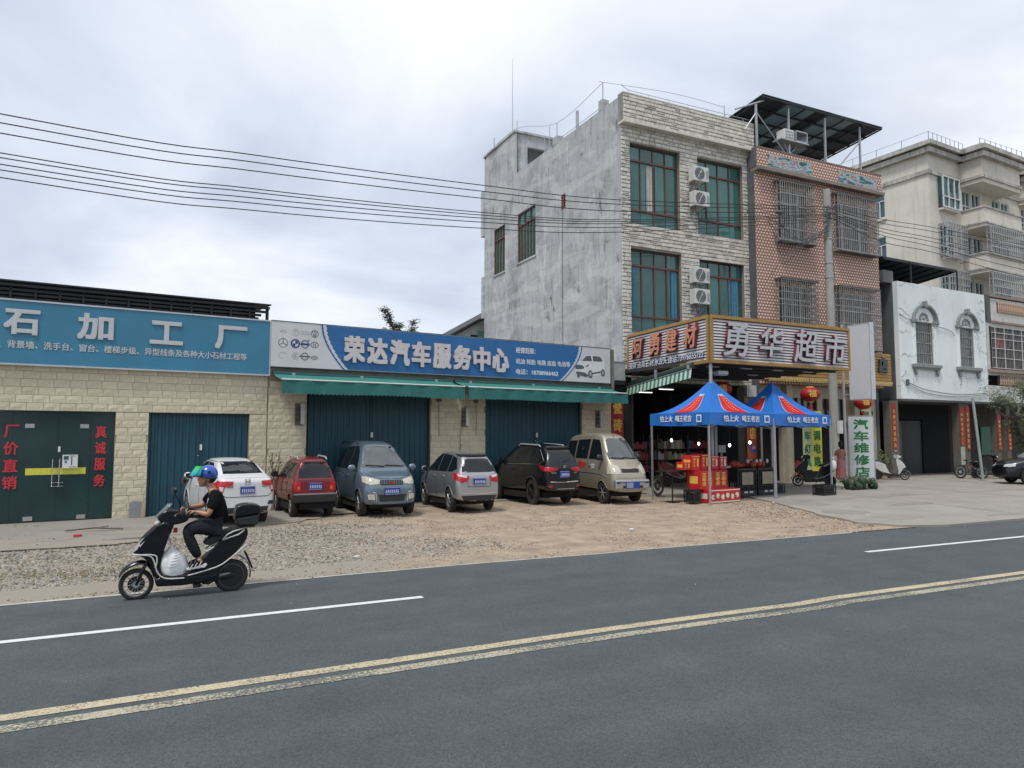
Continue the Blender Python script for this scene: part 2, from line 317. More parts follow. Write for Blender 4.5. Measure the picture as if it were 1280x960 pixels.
# loose stones: small faceted pieces, dense in the gravel patch, sparse over the dirt
def stones(name, n, place, size, cols):
    mb = MB()
    for k in range(n):
        p = place()
        if p is None: continue
        x, y, s = p; s *= size * rnd.uniform(0.5, 1.45)
        a = rnd.uniform(0, 6.28); ca, sa = math.cos(a), math.sin(a); e1, e2, h = s*rnd.uniform(0.7, 1.3), s*rnd.uniform(0.5, 0.95), s*rnd.uniform(0.35, 0.8)
        z = 0.004 + hgt(x, y)*0.5
        mb.mi = rnd.choice(cols)
        base = [(-e1, -e2*rnd.uniform(.5, 1)), (e1*rnd.uniform(.5, 1), -e2), (e1, e2*rnd.uniform(.5, 1)), (-e1*rnd.uniform(.4, 1), e2)]
        vs = [(x+ca*u-sa*v, y+sa*u+ca*v, z-0.01) for u, v in base] + [(x+ca*u*.6-sa*v*.6+rnd.uniform(-.1, .1)*s, y+sa*u*.6+ca*v*.6, z+h*rnd.uniform(.75, 1.1)) for u, v in base]
        mb.add(vs, [(4,5,6,7),(0,1,5,4),(1,2,6,5),(2,3,7,6),(3,0,4,7)])
    return mb.obj(name, [mat('stone_grey', (0.26, 0.25, 0.225), 0.9, var=0.25, scale=9), mat('stone_pale', (0.43, 0.41, 0.36), 0.9, var=0.2, scale=9), mat('stone_dark', (0.11, 0.105, 0.095), 0.9), mat('stone_tan', (0.30, 0.235, 0.165), 0.9, var=0.2), mat('stone_red', (0.26, 0.12, 0.075), 0.9)], None, fix=False, kind='stuff')
fr = mathutils.noise.fractal
def in_gravel():
    x = rnd.uniform(-6, 6.6); y = rnd.uniform(10.5, 16.5)
    top = 14.35 + 0.07*x*x*0.3 + (0.35*max(0, x)) ; top = min(top, 16.3)
    nz = 0.55*fr(Vector((x*0.7, y*0.7, 3)), .6, 2, 3)
    lim = 6.0 if y < 13 else 4.6
    if y > top + nz*0.6 or y < 10.75 + nz*0.5 or x > lim + nz*2 - (y-13)*0.3: return None
    if rnd.random() < max(0, (x-2.2)/4.2): return None
    return x, y, 1
stones('gravel', 62000, in_gravel, 0.0185, [0, 0, 3, 1, 1, 2, 3])
def in_dirt():
    x = rnd.uniform(2.0, 16.5); y = rnd.uniform(10.0, 17.5)
    xe = 13.8 + (y - 10.2)*0.42
    if x > xe: return None
    dens = 0.32 + 0.9*fr(Vector((x*0.55, y*0.55, 9)), .6, 2, 3)
    near = max(0, 1 - abs(x - xe)/2.6)
    if rnd.random() > dens + near*0.9: return None
    return x, y, (0.8 + 0.5*near)
stones('scattered_stones', 26000, in_dirt, 0.017, [0, 1, 2, 3, 3, 3, 4])
def in_road_edge():
    x = rnd.uniform(-5, 24); y = 9.93 + abs(rnd.gauss(0, 0.12)) + shift(x); return x, y, 0.7
stones('edge_grit', 1500, in_road_edge, 0.02, [1, 3, 3, 2])

def on_apron():
    x = rnd.uniform(-5, 5.5); y = rnd.uniform(13.6, 18.4)
    if rnd.random() > 0.30 + 1.1*fr(Vector((x*1.1, y*1.1, 5)), .6, 2, 3) + max(0, (15.6-y)*.25): return None
    return x, y, rnd.choice((.5, .7, 1.0))
o = stones('apron_chippings', 3800, on_apron, 0.017, [1, 3, 3, 2, 2]); o.location.z = .03
# fine sand drifted over the slab edge, in thin irregular sheets
def drift(name, cx, cy, rx, ry, z, m):
    pts = []
    for i in range(40): t = 6.2832*i/40; r_ = 1+.35*fr(Vector((math.cos(t)*1.5+cx, math.sin(t)*1.5+cy, 2)), .6, 2, 3)+rnd.uniform(-.05, .05); pts.append((cx+rx*r_*math.cos(t), cy+ry*r_*math.sin(t)))
    MB().prism(pts, z-.01, z, 'z').obj(name, m, None, kind='structure')
for k, (x, y, rx, ry) in enumerate(((-2.4, 15.3, 1.1, .35), (-.2, 15.9, .9, .3), (2.2, 16.7, 1.2, .3), (-1.5, 14.5, 1.6, .3), (4.3, 17.6, 1.1, .3))): drift('sand_drift', x, y, rx, ry, .0385+.0012*k, M_dirt)
for k, (x, y, rx, ry) in enumerate(((14.9, 10.7, .9, .35), (16.2, 13.9, .6, .5), (15.2, 12.0, .5, .5), (20.5, 9.9, 2.6, .22), (27, 9.6, 3.0, .2))): drift('sand_drift', x, y, rx, ry, .0485+.0012*k, MATS['concrete_slab'])
M_oil = mat('damp_stain', (0.235, 0.22, 0.19), .75, var=.2)
for k, (x, y, rx, ry) in enumerate(((18.6, 12.6, .9, .25), (21.5, 14.8, .5, .3), (25.2, 12.4, 1.2, .2), (28.5, 14.2, .7, .35))): drift('damp_patch', x, y, rx, ry, .0475+.0005*k, M_oil)

wd = root('weeds', 'low yellowing weeds growing in the gravel near the scooter front wheel', 'weeds'); wd['kind'] = 'stuff'
q = MB()
for k in range(520):
    x, y = rnd.gauss(-.95, .55), rnd.gauss(11.6, .16)
    if k % 4 == 0: x, y = rnd.uniform(-3, 5), rnd.uniform(10.6, 13)
    h = rnd.uniform(.015, .06); dx_, dy_ = rnd.uniform(-.03, .03), rnd.uniform(-.03, .03); q.mi = k % 2; q.add([(x-.006, y, .0), (x+.006, y, .0), (x+dx_, y+dy_, h)], [(0, 1, 2)])
q.obj('blades', [mat('weed_green', (.12, .14, .04), .8), mat('weed_yellow', (.22, .19, .07), .8)], wd, fix=False, kind='stuff')

def on_road():
    x = rnd.uniform(-3, 16); return x, 9.75 - abs(rnd.gauss(0, .7)) + shift(x), rnd.choice((.3, .5))
stones('road_grit', 220, on_road, 0.011, [1, 3, 2])
# ---------------------------------------------------------------- block walls
M_block = mat('split_face_block', (0.60, 0.54, 0.40), 0.92, var=0.12, scale=6, bump=0.3, bscale=26, rand=0.08, stain=0.25, scol=(0.28, 0.24, 0.17), sscale=2.5, spos=0.56)
M_mortar = mat('block_mortar', (0.32, 0.275, 0.19), 0.95, var=0.15)
def brick_mesh(w_, h_, seed):
    r = random.Random(seed); mb = MB(); nx, nz = 4, 2
    fr_ = {}
    for i in range(nx+1):
        for j in range(nz+1):
            edge_ = i in (0, nx) or j in (0, nz)
            fr_[i, j] = (w_*i/nx, -0.012 - (0 if edge_ else r.uniform(0.001, 0.010)), h_*j/nz)
    ids = {k: n for n, k in enumerate(fr_)}; vs = list(fr_.values())
    fs = [(ids[i,j], ids[i+1,j], ids[i+1,j+1], ids[i,j+1]) for i in range(nx) for j in range(nz)]
    k = len(vs); vs += [(0, .01, 0), (w_, .01, 0), (w_, .01, h_), (0, .01, h_)]
    fs += [(ids[0,0], k, k+1, *[ids[i,0] for i in range(nx, 0, -1)]), (ids[0,nz], *[ids[i,nz] for i in range(1, nx+1)], k+2, k+3),
           (ids[0,0], *[ids[0,j] for j in range(1, nz+1)], k+3, k), (ids[nx,0], k+1, k+2, *[ids[nx,j] for j in range(nz, 0, -1)])]
    mb.add(vs, fs); return mb.mesh('brick', M_block)
BW, BH = 0.305, 0.172
BRICKS = [brick_mesh(BW - 0.007, BH - 0.007, s) for s in range(6)]
def lay_bricks(parent, regions, y=0.0):
    """regions (u0,u1,z0,z1); running bond, cut ends scaled"""
    for u0, u1, z0, z1 in regions:
        r = 0; z = z0
        nrow = int(round((z1 - z0) / BH))
        for r in range(nrow):
            row = int(round((z0 + r*BH) / BH)); x = math.floor(u0 / BW) * BW - (BW/2 if row % 2 else 0) + 0.07*math.sin(row*2.3)
            while x < u1 - 1e-3:
                a, b = max(x, u0), min(x + BW, u1)
                if b - a > 0.05:
                    o = link('brick', rnd.choice(BRICKS), parent); o.location = (a + 0.003, y + rnd.uniform(-0.004, 0.003), z0 + r*BH + 0.003); o.scale = ((b - a - 0.007)/(BW - 0.007), 1, 1)
                x += BW
FP, FA = (-2.75, 18.42, 0), 5.3
M_steel_teal = mat('teal_painted_steel', (0.010, 0.062, 0.090), 0.45, var=0.16, scale=1.6, streak=0.35, scol=(0.022, 0.085, 0.115), stain=0.25, sscale=1.5)
M_glass_dark = mat('dark_green_glass', (0.012, 0.04, 0.045), 0.16, var=0.25, scale=1.2, spec=0.6)
M_white = mat('white_plastic', (0.66, 0.67, 0.66), 0.5, var=0.05)
M_chrome = mat('stainless_steel', (0.62, 0.63, 0.64), 0.25, metal=1.0, var=0.05)
M_red = mat('red_letters', (0.55, 0.035, 0.05), 0.5, var=0.06)
M_roofmetal = mat('dark_roof_metal', (0.02, 0.022, 0.027), 0.6, var=0.3, stain=0.3, scol=(0.07, 0.06, 0.055))
M_galv = mat('galvanised_steel', (0.42, 0.43, 0.44), 0.45, metal=0.6, var=0.12, scale=8)
M_blackrub = mat('black_rubber', (0.018, 0.018, 0.018), 0.8, var=0.2)
def corrugated(u0, u1, z0, z1, y, pitch, depth, m, name, parent):
    mb = MB(); n = int((u1-u0)/pitch); prof = []
    for i in range(n):
        a = u0 + (u1-u0)*i/n; p = (u1-u0)/n
        prof += [(a, y), (a+p*.38, y), (a+p*.5, y-depth), (a+p*.88, y-depth)]
    prof.append((u1, y))
    for (a, ya), (b, yb) in zip(prof, prof[1:]): mb.quad((a, ya, z0), (b, yb, z0), (b, yb, z1), (a, ya, z1))
    return mb.obj(name, m, parent, fix=False)

# --- stone workshop, far left
sw = root('stone_workshop', 'low stone-processing workshop of cream split-face blocks with red characters on its dark glass doors', 'workshop', FP, FA)
mb = MB(); holes_wall(mb, -6, 5.405, 0, 4.85, 0.0, 0.2, [(-0.62, 2.05, 0, 2.45), (2.73, 4.98, 0, 2.45)])
mb.quad((-6, .2, 0), (-6, 9, 0), (-6, 9, 4.85), (-6, .2, 4.85)); mb.quad((5.405, .2, 0), (5.405, 9, 0), (5.405, 9, 4.85), (5.405, .2, 4.85)); mb.box(-6, 5.4, 9, 9.2, 0, 4.85)
mb.obj('wall', M_mortar, sw)
T0, T1 = 14*BH + 0.045, 20*BH   # courses above the doors
lay_bricks(sw, [(-0.9, 5.40, 2.452, 2.452 + 6*BH), (2.052, 2.728, 0.03, 0.03 + 14*BH), (4.982, 5.40, 0.03, 0.03 + 14*BH)])
MB().box(-6, -0.64, -0.02, 0.0, 0, 3.45).obj('plinth', M_block, sw)
gd = MB().box(-0.62, 2.05, 0.10, 0.12, 0.03, 2.45).obj('glass_door', M_glass_dark, sw)
gj = MB()
for u in (0.13, 0.95, 1.58): gj.box(u-.004, u+.004, .095, .101, .05, 2.44)
gj.box(-.62, 2.05, .09, .13, .0, .06).obj('door_joint', mat('door_joint', (0.01, 0.02, 0.022), 0.5), gd)
bars = MB()
for u, zz in ((0.43, 2.12), (1.45, 2.12), (0.465, 0.12), (1.45, 0.11)): bars.box(u-.085, u+.085, .085, .135, zz-.045, zz+.045)
bars.objs('door_clamp', M_chrome, gd)
h = MB()
for u in (0.875, 1.005): h.cyl((u, .04, .80), (u, .04, 1.40), .012, 8); h.cyl((u, .04, 1.3), (u, .1, 1.3), .008, 6); h.cyl((u, .04, .9), (u, .1, .9), .008, 6)
h.cyl((.86, .03, .80), (1.09, .03, .80), .008, 6).cyl((.86, .03, .88), (1.09, .03, .88), .008, 6).obj('door_handle', M_chrome, gd)
MB().box(.385, 1.505, .092, .0965, 1.055, 1.20).obj('yellow_tape', mat('yellow_film', (0.62, 0.60, 0.07), 0.5, var=0.12, scale=20), gd)
MB().box(.965, 1.01, .08, .10, 1.55, 1.67).obj('key_panel', M_white, gd)
eb = MB().box(1.055, 1.345, .03, .10, 1.19, 1.485).obj('meter_box', M_white, gd)
MB().box(1.08, 1.17, .024, .03, 1.38, 1.46).box(1.10, 1.14, .024, .03, 1.31, 1.35).box(1.22, 1.24, .026, .03, 1.26, 1.44).box(1.19, 1.33, .026, .03, 1.215, 1.225).box(1.19, 1.30, .026, .03, 1.455, 1.465).obj('meter_window', mat('meter_dark', (0.03, 0.1, 0.11), 0.3), eb)
for body, u0, u1, ztop, zbot in (('厂价直销', -0.02, 0.245, 2.145, 0.765), ('真诚服务', 1.665, 1.885, 2.135, 0.765)):
    st = (ztop - zbot + 0.09) / 4
    for i, ch in enumerate(body): text('character', ch, u0, u1, ztop - i*st - (st-0.09), ztop - i*st, M_red, sw, y=0.088, depth=0.004, bold=0.02)
corrugated(2.73, 4.98, 0.03, 2.45, 0.12, 0.15, 0.02, M_steel_teal, 'sliding_door', sw)
MB().box(2.73, 4.98, 0.05, 0.135, 2.41, 2.452).box(3.852, 3.858, 0.08, 0.1, 0.03, 2.41).obj('door_frame', mat('dark_frame', (0.012, 0.03, 0.04), 0.5), sw)
MB().box(3.86, 3.91, 0.07, 0.1, 1.56, 1.70).box(3.82, 3.835, .07, .09, 1.42, 1.44).obj('door_latch', M_white, sw)
# dark layered metal roof above the sign
rf = MB(); 
rf.add([(-6, -.12, 5.22), (5.42, -.12, 5.22), (5.42, 9.5, 5.75), (-6, 9.5, 5.75), (-6, -.12, 5.25), (5.42, -.12, 5.25), (5.42, 9.5, 5.78), (-6, 9.5, 5.78)], [(0,3,2,1),(4,5,6,7),(0,1,5,4),(1,2,6,5),(2,3,7,6),(3,0,4,7)])
rfo = rf.obj('roof', M_roofmetal, sw)
for k, (uu, zz, yy) in enumerate(((5.40, 5.13, -.06), (5.34, 5.04, 0.02), (5.22, 4.955, 0.06), (5.16, 4.87, .1))):
    MB().box(-6, uu, yy, yy+.09, zz, zz+.055).obj('roof_purlin', M_roofmetal, rfo)
bp = MB()
for k in range(26): bp.box(-5.9+k*.45, -5.86+k*.45, -.03+.05, .2, 4.86, 5.2)
bp.box(-6, 5.1, .2, .26, 4.85, 5.2).obj('roof_bracket', M_roofmetal, rfo)

# sign boards -----------------------------------------------------------------
def facade_root(name, label, cat, group=None): return root(name, label, cat, FP, FA, group)
M_blue1 = mat('faded_blue_sign', (0.045, 0.205, 0.32), 0.42, var=0.13, scale=0.8, stain=0.25, scol=(0.03, 0.20, 0.38), sscale=0.7, spos=0.5)
M_alu = mat('aluminium_trim', (0.55, 0.57, 0.6), 0.35, metal=0.5, var=0.08)
M_silver = mat('silver_letters', (0.52, 0.55, 0.57), 0.5, var=0.06, scale=14)
s1 = facade_root('sign_board', 'wide faded blue sign board of the stone workshop with big pale characters', 'sign')
MB().box(-5.5, 5.395, -0.13, -0.025, 3.45, 4.80).obj('board', M_blue1, s1)
MB().box(-5.5, 5.42, -0.15, -0.02, 4.80, 4.835).box(-5.5, 5.42, -0.15, -0.02, 3.415, 3.45).box(5.395, 5.42, -.148, -.02, 3.45, 4.80).obj('trim', M_alu, s1)
for ch, a, b, c, dd in (('材', -2.95, -2.25, 4.08, 4.64), ('石', -0.12, 0.53, 4.07, 4.62), ('加', 1.22, 1.93, 4.06, 4.65), ('工', 2.67, 3.38, 4.05, 4.60), ('厂', 4.09, 4.84, 4.03, 4.61)):
    text('character', ch, a, b, c, dd, M_silver, s1, y=-0.132, depth=0.03, bold=0.040)
text('small_lettering', '阳台、背景墙、洗手台、窗台、楼梯步级、异型线条及各种大小石材工程等', -0.52, 4.85, 3.775, 3.945, M_silver, s1, y=-0.132, depth=0.006, bold=0.016)

gb = root('auto_service_garage', 'low garage row of cream split-face blocks with two wide teal steel doors', 'garage', FP, FA)
mb = MB(); holes_wall(mb, 5.415, 16.70, 0, 4.82, 0.0, 0.2, [(6.41, 9.97, 0, 3.12), (11.80, 15.45, 0, 3.12)])
mb.quad((5.415, .2, 0), (5.415, 9, 0), (5.415, 9, 4.8), (5.415, .2, 4.8)); mb.quad((16.70, .2, 0), (16.70, 9, 0), (16.70, 9, 4.8), (16.70, .2, 4.8)); mb.box(5.42, 16.69, 9, 9.2, 0, 4.8); mb.box(5.43, 16.68, .2, 9, 4.6, 4.7)
mb.obj('wall', M_mortar, gb)
lay_bricks(gb, [(5.425, 6.405, 0.03, 0.03 + 19*BH), (9.975, 11.795, 0.03, 0.03 + 18*BH), (15.455, 16.69, 0.03, 0.03 + 18*BH)])
MB().box(5.42, 16.68, -0.03, 0, 3.45, 3.66).obj('lintel', mat('grey_plaster', (0.30, 0.28, 0.24), 0.9, var=0.2), gb)
for a, b, hs in ((6.41, 9.97, 8.24), (11.80, 15.45, 13.73)):
    dr = corrugated(a, b, 0.02, 3.12, 0.14, 0.16, 0.025, M_steel_teal, 'garage_door', gb)
    MB().box(a, a+.04, .09, .15, 0, 3.12).box(b-.04, b, .09, .15, 0, 3.12).box((a+b)/2-.01, (a+b)/2+.01, .105, .12, 0, 3.12).obj('door_frame', MATS['dark_frame'], dr)
    MB().box(hs-.03, hs+.03, .07, .10, 1.86, 2.0).box(hs-.06, hs-.045, .08, .1, 1.74, 1.76).box(hs+.03, hs+.045, .08, .1, 1.72, 1.74).obj('door_latch', M_white, dr)
MB().box(16.62, 16.72, -.16, -.03, 3.45, 4.82).obj('end_post', mat('rust_post', (0.20, 0.17, 0.14), 0.8, var=0.3), gb)

M_blue2 = mat('blue_print', (0.018, 0.13, 0.34), 0.4, var=0.08, scale=2)
M_paper = mat('white_print', (0.60, 0.61, 0.62), 0.5, var=0.06, scale=3, stain=0.15, scol=(0.4, 0.4, 0.38))
M_pinkish = mat('pale_letters', (0.60, 0.56, 0.57), 0.5, var=0.08, scale=6)
M_ink = mat('grey_print_ink', (0.10, 0.11, 0.13), 0.6, var=0.1); M_faint = mat('faint_print_ink', (0.38, 0.38, 0.39), 0.6); M_inkblue = mat('navy_print_ink', (0.02, 0.05, 0.16), 0.5)
s2 = facade_root('sign_board', 'blue and white auto repair sign board with car badges and a printed white car', 'sign')
Z0, Z1, YB = 3.665, 4.83, -0.17
MB().box(5.425, 16.55, YB, -0.035, Z0, Z1).obj('board', M_paper, s2)
def zc(t): return Z0 + .012 + (Z1 - Z0 - .024)*t
lc = [(6.70 + 0.60*(1-t)**1.8, zc(t)) for t in [i/10 for i in range(11)]]
rc = [(15.36 - 0.78*(1-t)**1.8, zc(t)) for t in [i/10 for i in range(11)]]
bl = MB()
for i in range(10): bl.quad((lc[i][0], YB-.004, lc[i][1]), (rc[i][0], YB-.004, rc[i][1]), (rc[i+1][0], YB-.004, rc[i+1][1]), (lc[i+1][0], YB-.004, lc[i+1][1]))
bl.obj('blue_panel', M_blue2, s2)
for off, (P_, sg) in ((.10, (lc, 1)), (.10, (rc, -1))):
    ws = MB()
    for i in range(10):
        a, b = P_[i], P_[i+1]; ws.quad((a[0]+sg*.06, YB-.007, a[1]), (a[0]+sg*.15, YB-.007, a[1]), (b[0]+sg*.12, YB-.007, b[1]), (b[0]+sg*.04, YB-.007, b[1]))
    ws.obj('white_stripe', M_paper, s2)
tx0, tw, gp = 7.31, 0.585, 0.6575
M_letedge = mat('letter_return', (0.01, 0.06, 0.16), 0.5)
for i, ch in enumerate('荣达汽车服务中心'):
    a = tx0 + i*gp; zo = -0.006*i
    text('character', ch, a, a+tw, 3.87+zo, 4.59+zo, M_pinkish, s2, y=YB-.006, depth=0.05, bold=0.042)
M_wlet = mat('white_letters', (0.72, 0.74, 0.76), 0.5)
text('small_lettering', '经营范围：', 12.78, 13.50, 4.46, 4.64, M_wlet, s2, y=YB-.005, depth=.004, bold=.02)
text('small_lettering', '机油 轮胎 电路 底盘 电池等', 12.78, 14.86, 4.12, 4.29, M_wlet, s2, y=YB-.005, depth=.004, bold=.015)
text('small_lettering', '电话：18708966462', 12.78, 14.38, 3.80, 3.97, M_wlet, s2, y=YB-.005, depth=.004, bold=.02)
# badges printed on the white end
def ring(mb, cx, cz, r, t=.012, sx=1.0, n=22, a0=0, a1=6.2832, y=YB-.004):
    m_ = max(3, int(n*(a1-a0)/6.28))
    for i in range(m_):
        t0 = a0+(a1-a0)*i/m_; t1 = a0+(a1-a0)*(i+1)/m_
        mb.quad(*[(cx+sx*q*math.cos(tt), y, cz+q*math.sin(tt)) for q, tt in ((r-t, t0), (r, t0), (r, t1), (r-t, t1))])
def seg(mb, a, b, t=.012, y=YB-.0045):
    a, b = Vector((a[0], 0, a[1])), Vector((b[0], 0, b[1])); n_ = (b-a).normalized().cross(Vector((0, 1, 0)))*t/2
    mb.quad(*[(p.x, y, p.z) for p in (a-n_, b-n_, b+n_, a+n_)])
bx = [5.72, 6.03, 6.28, 6.53]; bz = [4.57, 4.28, 3.96]
def badge(fn, m): q = MB(); fn(q); q.obj('badge_print', m, s2, fix=False)
badge(lambda q: (ring(q, bx[0], bz[0]-.06, .10, .014, 1, 20, .6, 2.6), ring(q, bx[0]+.02, bz[0]+.04, .08, .01, 1, 20, 3.6, 5.6)), M_faint)
badge(lambda q: (ring(q, bx[1], bz[0], .095, .014, .8), seg(q, (bx[1]-.04, bz[0]+.04), (bx[1]+.05, bz[0]+.04)), seg(q, (bx[1], bz[0]+.04), (bx[1], bz[0]-.06))), M_faint)
badge(lambda q: [ring(q, bx[2]-.09+.06*i, bz[0], .045, .008) for i in range(4)], M_faint)
badge(lambda q: (ring(q, bx[3], bz[0], .10, .014), seg(q, (bx[3]-.06, bz[0]+.06), (bx[3]-.02, bz[0]-.08)), seg(q, (bx[3]-.02, bz[0]-.08), (bx[3], bz[0])), seg(q, (bx[3], bz[0]), (bx[3]+.02, bz[0]-.08)), seg(q, (bx[3]+.02, bz[0]-.08), (bx[3]+.06, bz[0]+.06)), seg(q, (bx[3]-.03, bz[0]+.09), (bx[3], bz[0]+.02)), seg(q, (bx[3], bz[0]+.02), (bx[3]+.03, bz[0]+.09))), M_ink)
badge(lambda q: (ring(q, bx[0], bz[1], .12, .013), [seg(q, (bx[0], bz[1]), (bx[0]+.11*math.cos(t), bz[1]+.11*math.sin(t)), .016) for t in (1.571, 3.665, 5.76)]), M_ink)
badge(lambda q: (ring(q, bx[1], bz[1], .12, .035), ring(q, bx[1], bz[1], .075, .075, 1, 22, 0, 1.571), ring(q, bx[1], bz[1], .075, .075, 1, 22, 3.1416, 4.712)), M_inkblue)
badge(lambda q: (ring(q, bx[2], bz[1], .105, .02), seg(q, (bx[2]-.12, bz[1]), (bx[2]+.12, bz[1]), .05), seg(q, (bx[2]+.07, bz[1]+.07), (bx[2]+.12, bz[1]+.13), .016)), M_inkblue)
badge(lambda q: (ring(q, bx[3], bz[1], .08, .014, 1.35), seg(q, (bx[3]-.04, bz[1]-.06), (bx[3]-.02, bz[1]+.06)), seg(q, (bx[3]+.02, bz[1]-.06), (bx[3]+.04, bz[1]+.06)), seg(q, (bx[3]-.03, bz[1]), (bx[3]+.03, bz[1]))), M_ink)
badge(lambda q: ring(q, bx[0], bz[2], .08, .010, 1.3, 24, .3, 5), M_faint)
badge(lambda q: (ring(q, bx[1], bz[2], .085, .014, 1, 22, .5, 6), ring(q, bx[1], bz[2], .04, .04)), M_faint)
badge(lambda q: (ring(q, bx[2], bz[2], .10, .02), seg(q, (bx[2]-.14, bz[2]), (bx[2]+.14, bz[2]), .035)), M_ink)
badge(lambda q: (ring(q, bx[3], bz[2]-.02, .05, .011, 1.8), ring(q, bx[3], bz[2]-.02, .025, .009, 1.8)), M_ink)
# the printed car: flat shapes
def flat(mb, pts, y): mb.add([(15.07 + p[0]*1.24, y, 3.75 + p[1]*.84) for p in pts], [tuple(range(len(pts)))])
pc = MB(); flat(pc, [(.02,.28),(.0,.55),(.06,.66),(.2,.72),(.34,.94),(.5,1),(.86,.98),(.97,.8),(1,.55),(.98,.36),(.9,.22),(.55,.12),(.4,.08),(.06,.2)], YB-.003)
pco = pc.obj('printed_car', mat('printed_car_white', (0.70, 0.71, 0.73), 0.5), s2, fix=False)
pd = MB()
for P_ in ([(.22,.72),(.36,.92),(.52,.95),(.56,.74)], [(.60,.74),(.58,.95),(.84,.94),(.93,.78),(.85,.74)], [(.0,.40),(.01,.56),(.2,.56),(.3,.5),(.28,.42),(.1,.38)], [(.02,.22),(.04,.3),(.3,.28),(.45,.16),(.38,.1),(.1,.16)], [(.52,.2),(.52,.27),(.86,.36),(.86,.3)], [(.34,.52),(.44,.6),(.46,.56),(.36,.48)]): flat(pd, P_, YB-.006)
for cx, cz, r in ((.50, .22, .125), (.93, .30, .115), (.10, .14, .07)): pd.add([(15.07+(cx+r*.62*math.cos(t))*1.24, YB-.0065, 3.75+(cz+r*math.sin(t)*1.25)*.84) for t in [i*.3927 for i in range(16)]], [tuple(range(16))])
pd.obj('printed_shading', M_ink, s2, fix=False)
pw = MB()
for cx, cz, r in ((.505, .225, .07), (.93, .305, .06)): pw.add([(15.07+(cx+r*.62*math.cos(t))*1.24, YB-.009, 3.75+(cz+r*math.sin(t)*1.25)*.84) for t in [i*.3927 for i in range(16)]], [tuple(range(16))])
pw.obj('printed_wheel', M_faint, s2, fix=False)
MB().box(5.425, 16.56, YB-.01, -.03, Z1, Z1+.018).box(5.425, 16.56, YB-.01, -.03, Z0-.018, Z0).obj('trim', mat('dark_trim', (0.08, 0.09, 0.1), 0.5), s2)

# retractable awnings in two lengths --------------------------------------------
M_awn = mat('teal_awning_fabric', (0.035, 0.19, 0.165), 0.8, var=0.12, scale=3, stain=0.2, scol=(0.02, 0.13, 0.12)); M_awn2 = mat('teal_awning_valance', (0.022, 0.135, 0.125), 0.85, var=0.15, scale=5)
for u0, u1, lab, sag in ((5.50, 10.56, 'teal fabric awning with a scalloped hem over the left garage door', 0.015), (10.68, 16.56, 'teal fabric awning with a scalloped hem over the right garage door', 0.0)):
    aw = facade_root('awning', lab, 'awning', 'teal awnings along the garage')
    zf = lambda t: 3.285 - 0.045*abs(t-.5)*2*sag*10 + .008*math.sin(t*23)
    mb = MB(); mb.grid(lambda u, v: (u0 + (u1-u0)*u, -0.06 - 0.94*v, 3.50 + (zf(u)-3.50)*v - 0.035*math.sin(math.pi*v)*(0.6+.4*math.sin(u*9))), 40, 8)
    mb.obj('fabric', M_awn, aw, smooth='all')
    vb = MB(); nn = int((u1-u0)/.11)
    for i in range(nn):
        a = u0 + (u1-u0)*i/nn; b = u0+(u1-u0)*(i+1)/nn
        for k in range(4):
            t0, t1 = k/4, (k+1)/4; f = lambda t: 2.965 - .03*math.sin(math.pi*t) + .01*math.sin(a*1.7)
            yy = lambda x: -1.0 + .016*math.sin(x*9) 
            xa, xb = a+(b-a)*t0, a+(b-a)*t1; za, zb_ = zf((xa-u0)/(u1-u0)), zf((xb-u0)/(u1-u0))
            vb.quad((xa, yy(xa)-.02, f(t0)), (xb, yy(xb)-.02, f(t1)), (xb, yy(xb), zb_), (xa, yy(xa), za))
    vb.obj('valance', M_awn2, aw, fix=False)
    MB().cyl((u0, -1.0, 3.285), (u1, -1.0, 3.285), .018, 8).obj('front_bar', M_white, aw)
    MB().cyl((u0, -.10, 3.50), (u1, -.10, 3.50), .06, 10).obj('roller', mat('roller_green', (0.03, 0.11, 0.10), 0.6), aw)
    ar = MB()
    for uu in (u0 + .5, (u0+u1)/2 - .2, u1 - .5): ar.tube([(uu, -.03, 3.42), (uu+.25, -.5, 3.36), (uu, -.98, 3.27)], .014, 6); ar.box(uu-.04, uu+.04, -.2, -.03, 3.40, 3.52)
    ar.objs('arm', M_galv, aw)
# meter boxes and dangling cords
for k, (u0, lab) in enumerate(((6.12, 'grey meter box on the pier left of the left garage door'), (10.98, 'grey meter box on the pier between the garage doors'), (16.03, 'grey meter box on the pier right of the garage doors'))):
    fb = facade_root('meter_box', lab, 'meter box', 'meter boxes on the garage piers'); 
    MB().box(u0-.02, u0+.19, -.05, -.02, 2.18, 2.74).obj('back_panel', mat('brown_board', (0.16, 0.13, 0.09), 0.8), fb)
    bevel(MB().box(u0+.11, u0+.20, -.14, -.05, 2.2, 2.74).obj('cover', mat('old_white_box', (0.52, 0.52, 0.48), 0.6, var=0.1), fb), .008)
    q = MB()
    for zz in (2.3, 2.43, 2.56): q.box(u0, u0+.10, -.085, -.05, zz, zz+.08)
    q.objs('breaker', mat('breaker_dark', (0.05, 0.05, 0.05), 0.5), fb)
cd = facade_root('dangling_cables', 'dark cords hanging down the pier between the garage doors', 'cord')
q = MB(); q.tube([(10.22, -.04, 2.9), (10.22, -.05, 2.4), (10.23, -.05, 1.9)], .007, 5); q.tube([(11.45, -.04, 2.9), (11.46, -.05, 2.5), (11.45, -.05, 1.95)], .007, 5); q.ell((10.22, -.04, 2.93), (.10, .02, .05), 8, 5); q.ell((11.45, -.04, 2.93), (.09, .02, .05), 8, 5)
q.tube([(11.0, -.035, 2.2), (10.92, -.04, 1.9), (10.95, -.04, 1.2), (10.8, -.04, .6)], .006, 5); q.obj('cord', M_ink, cd)
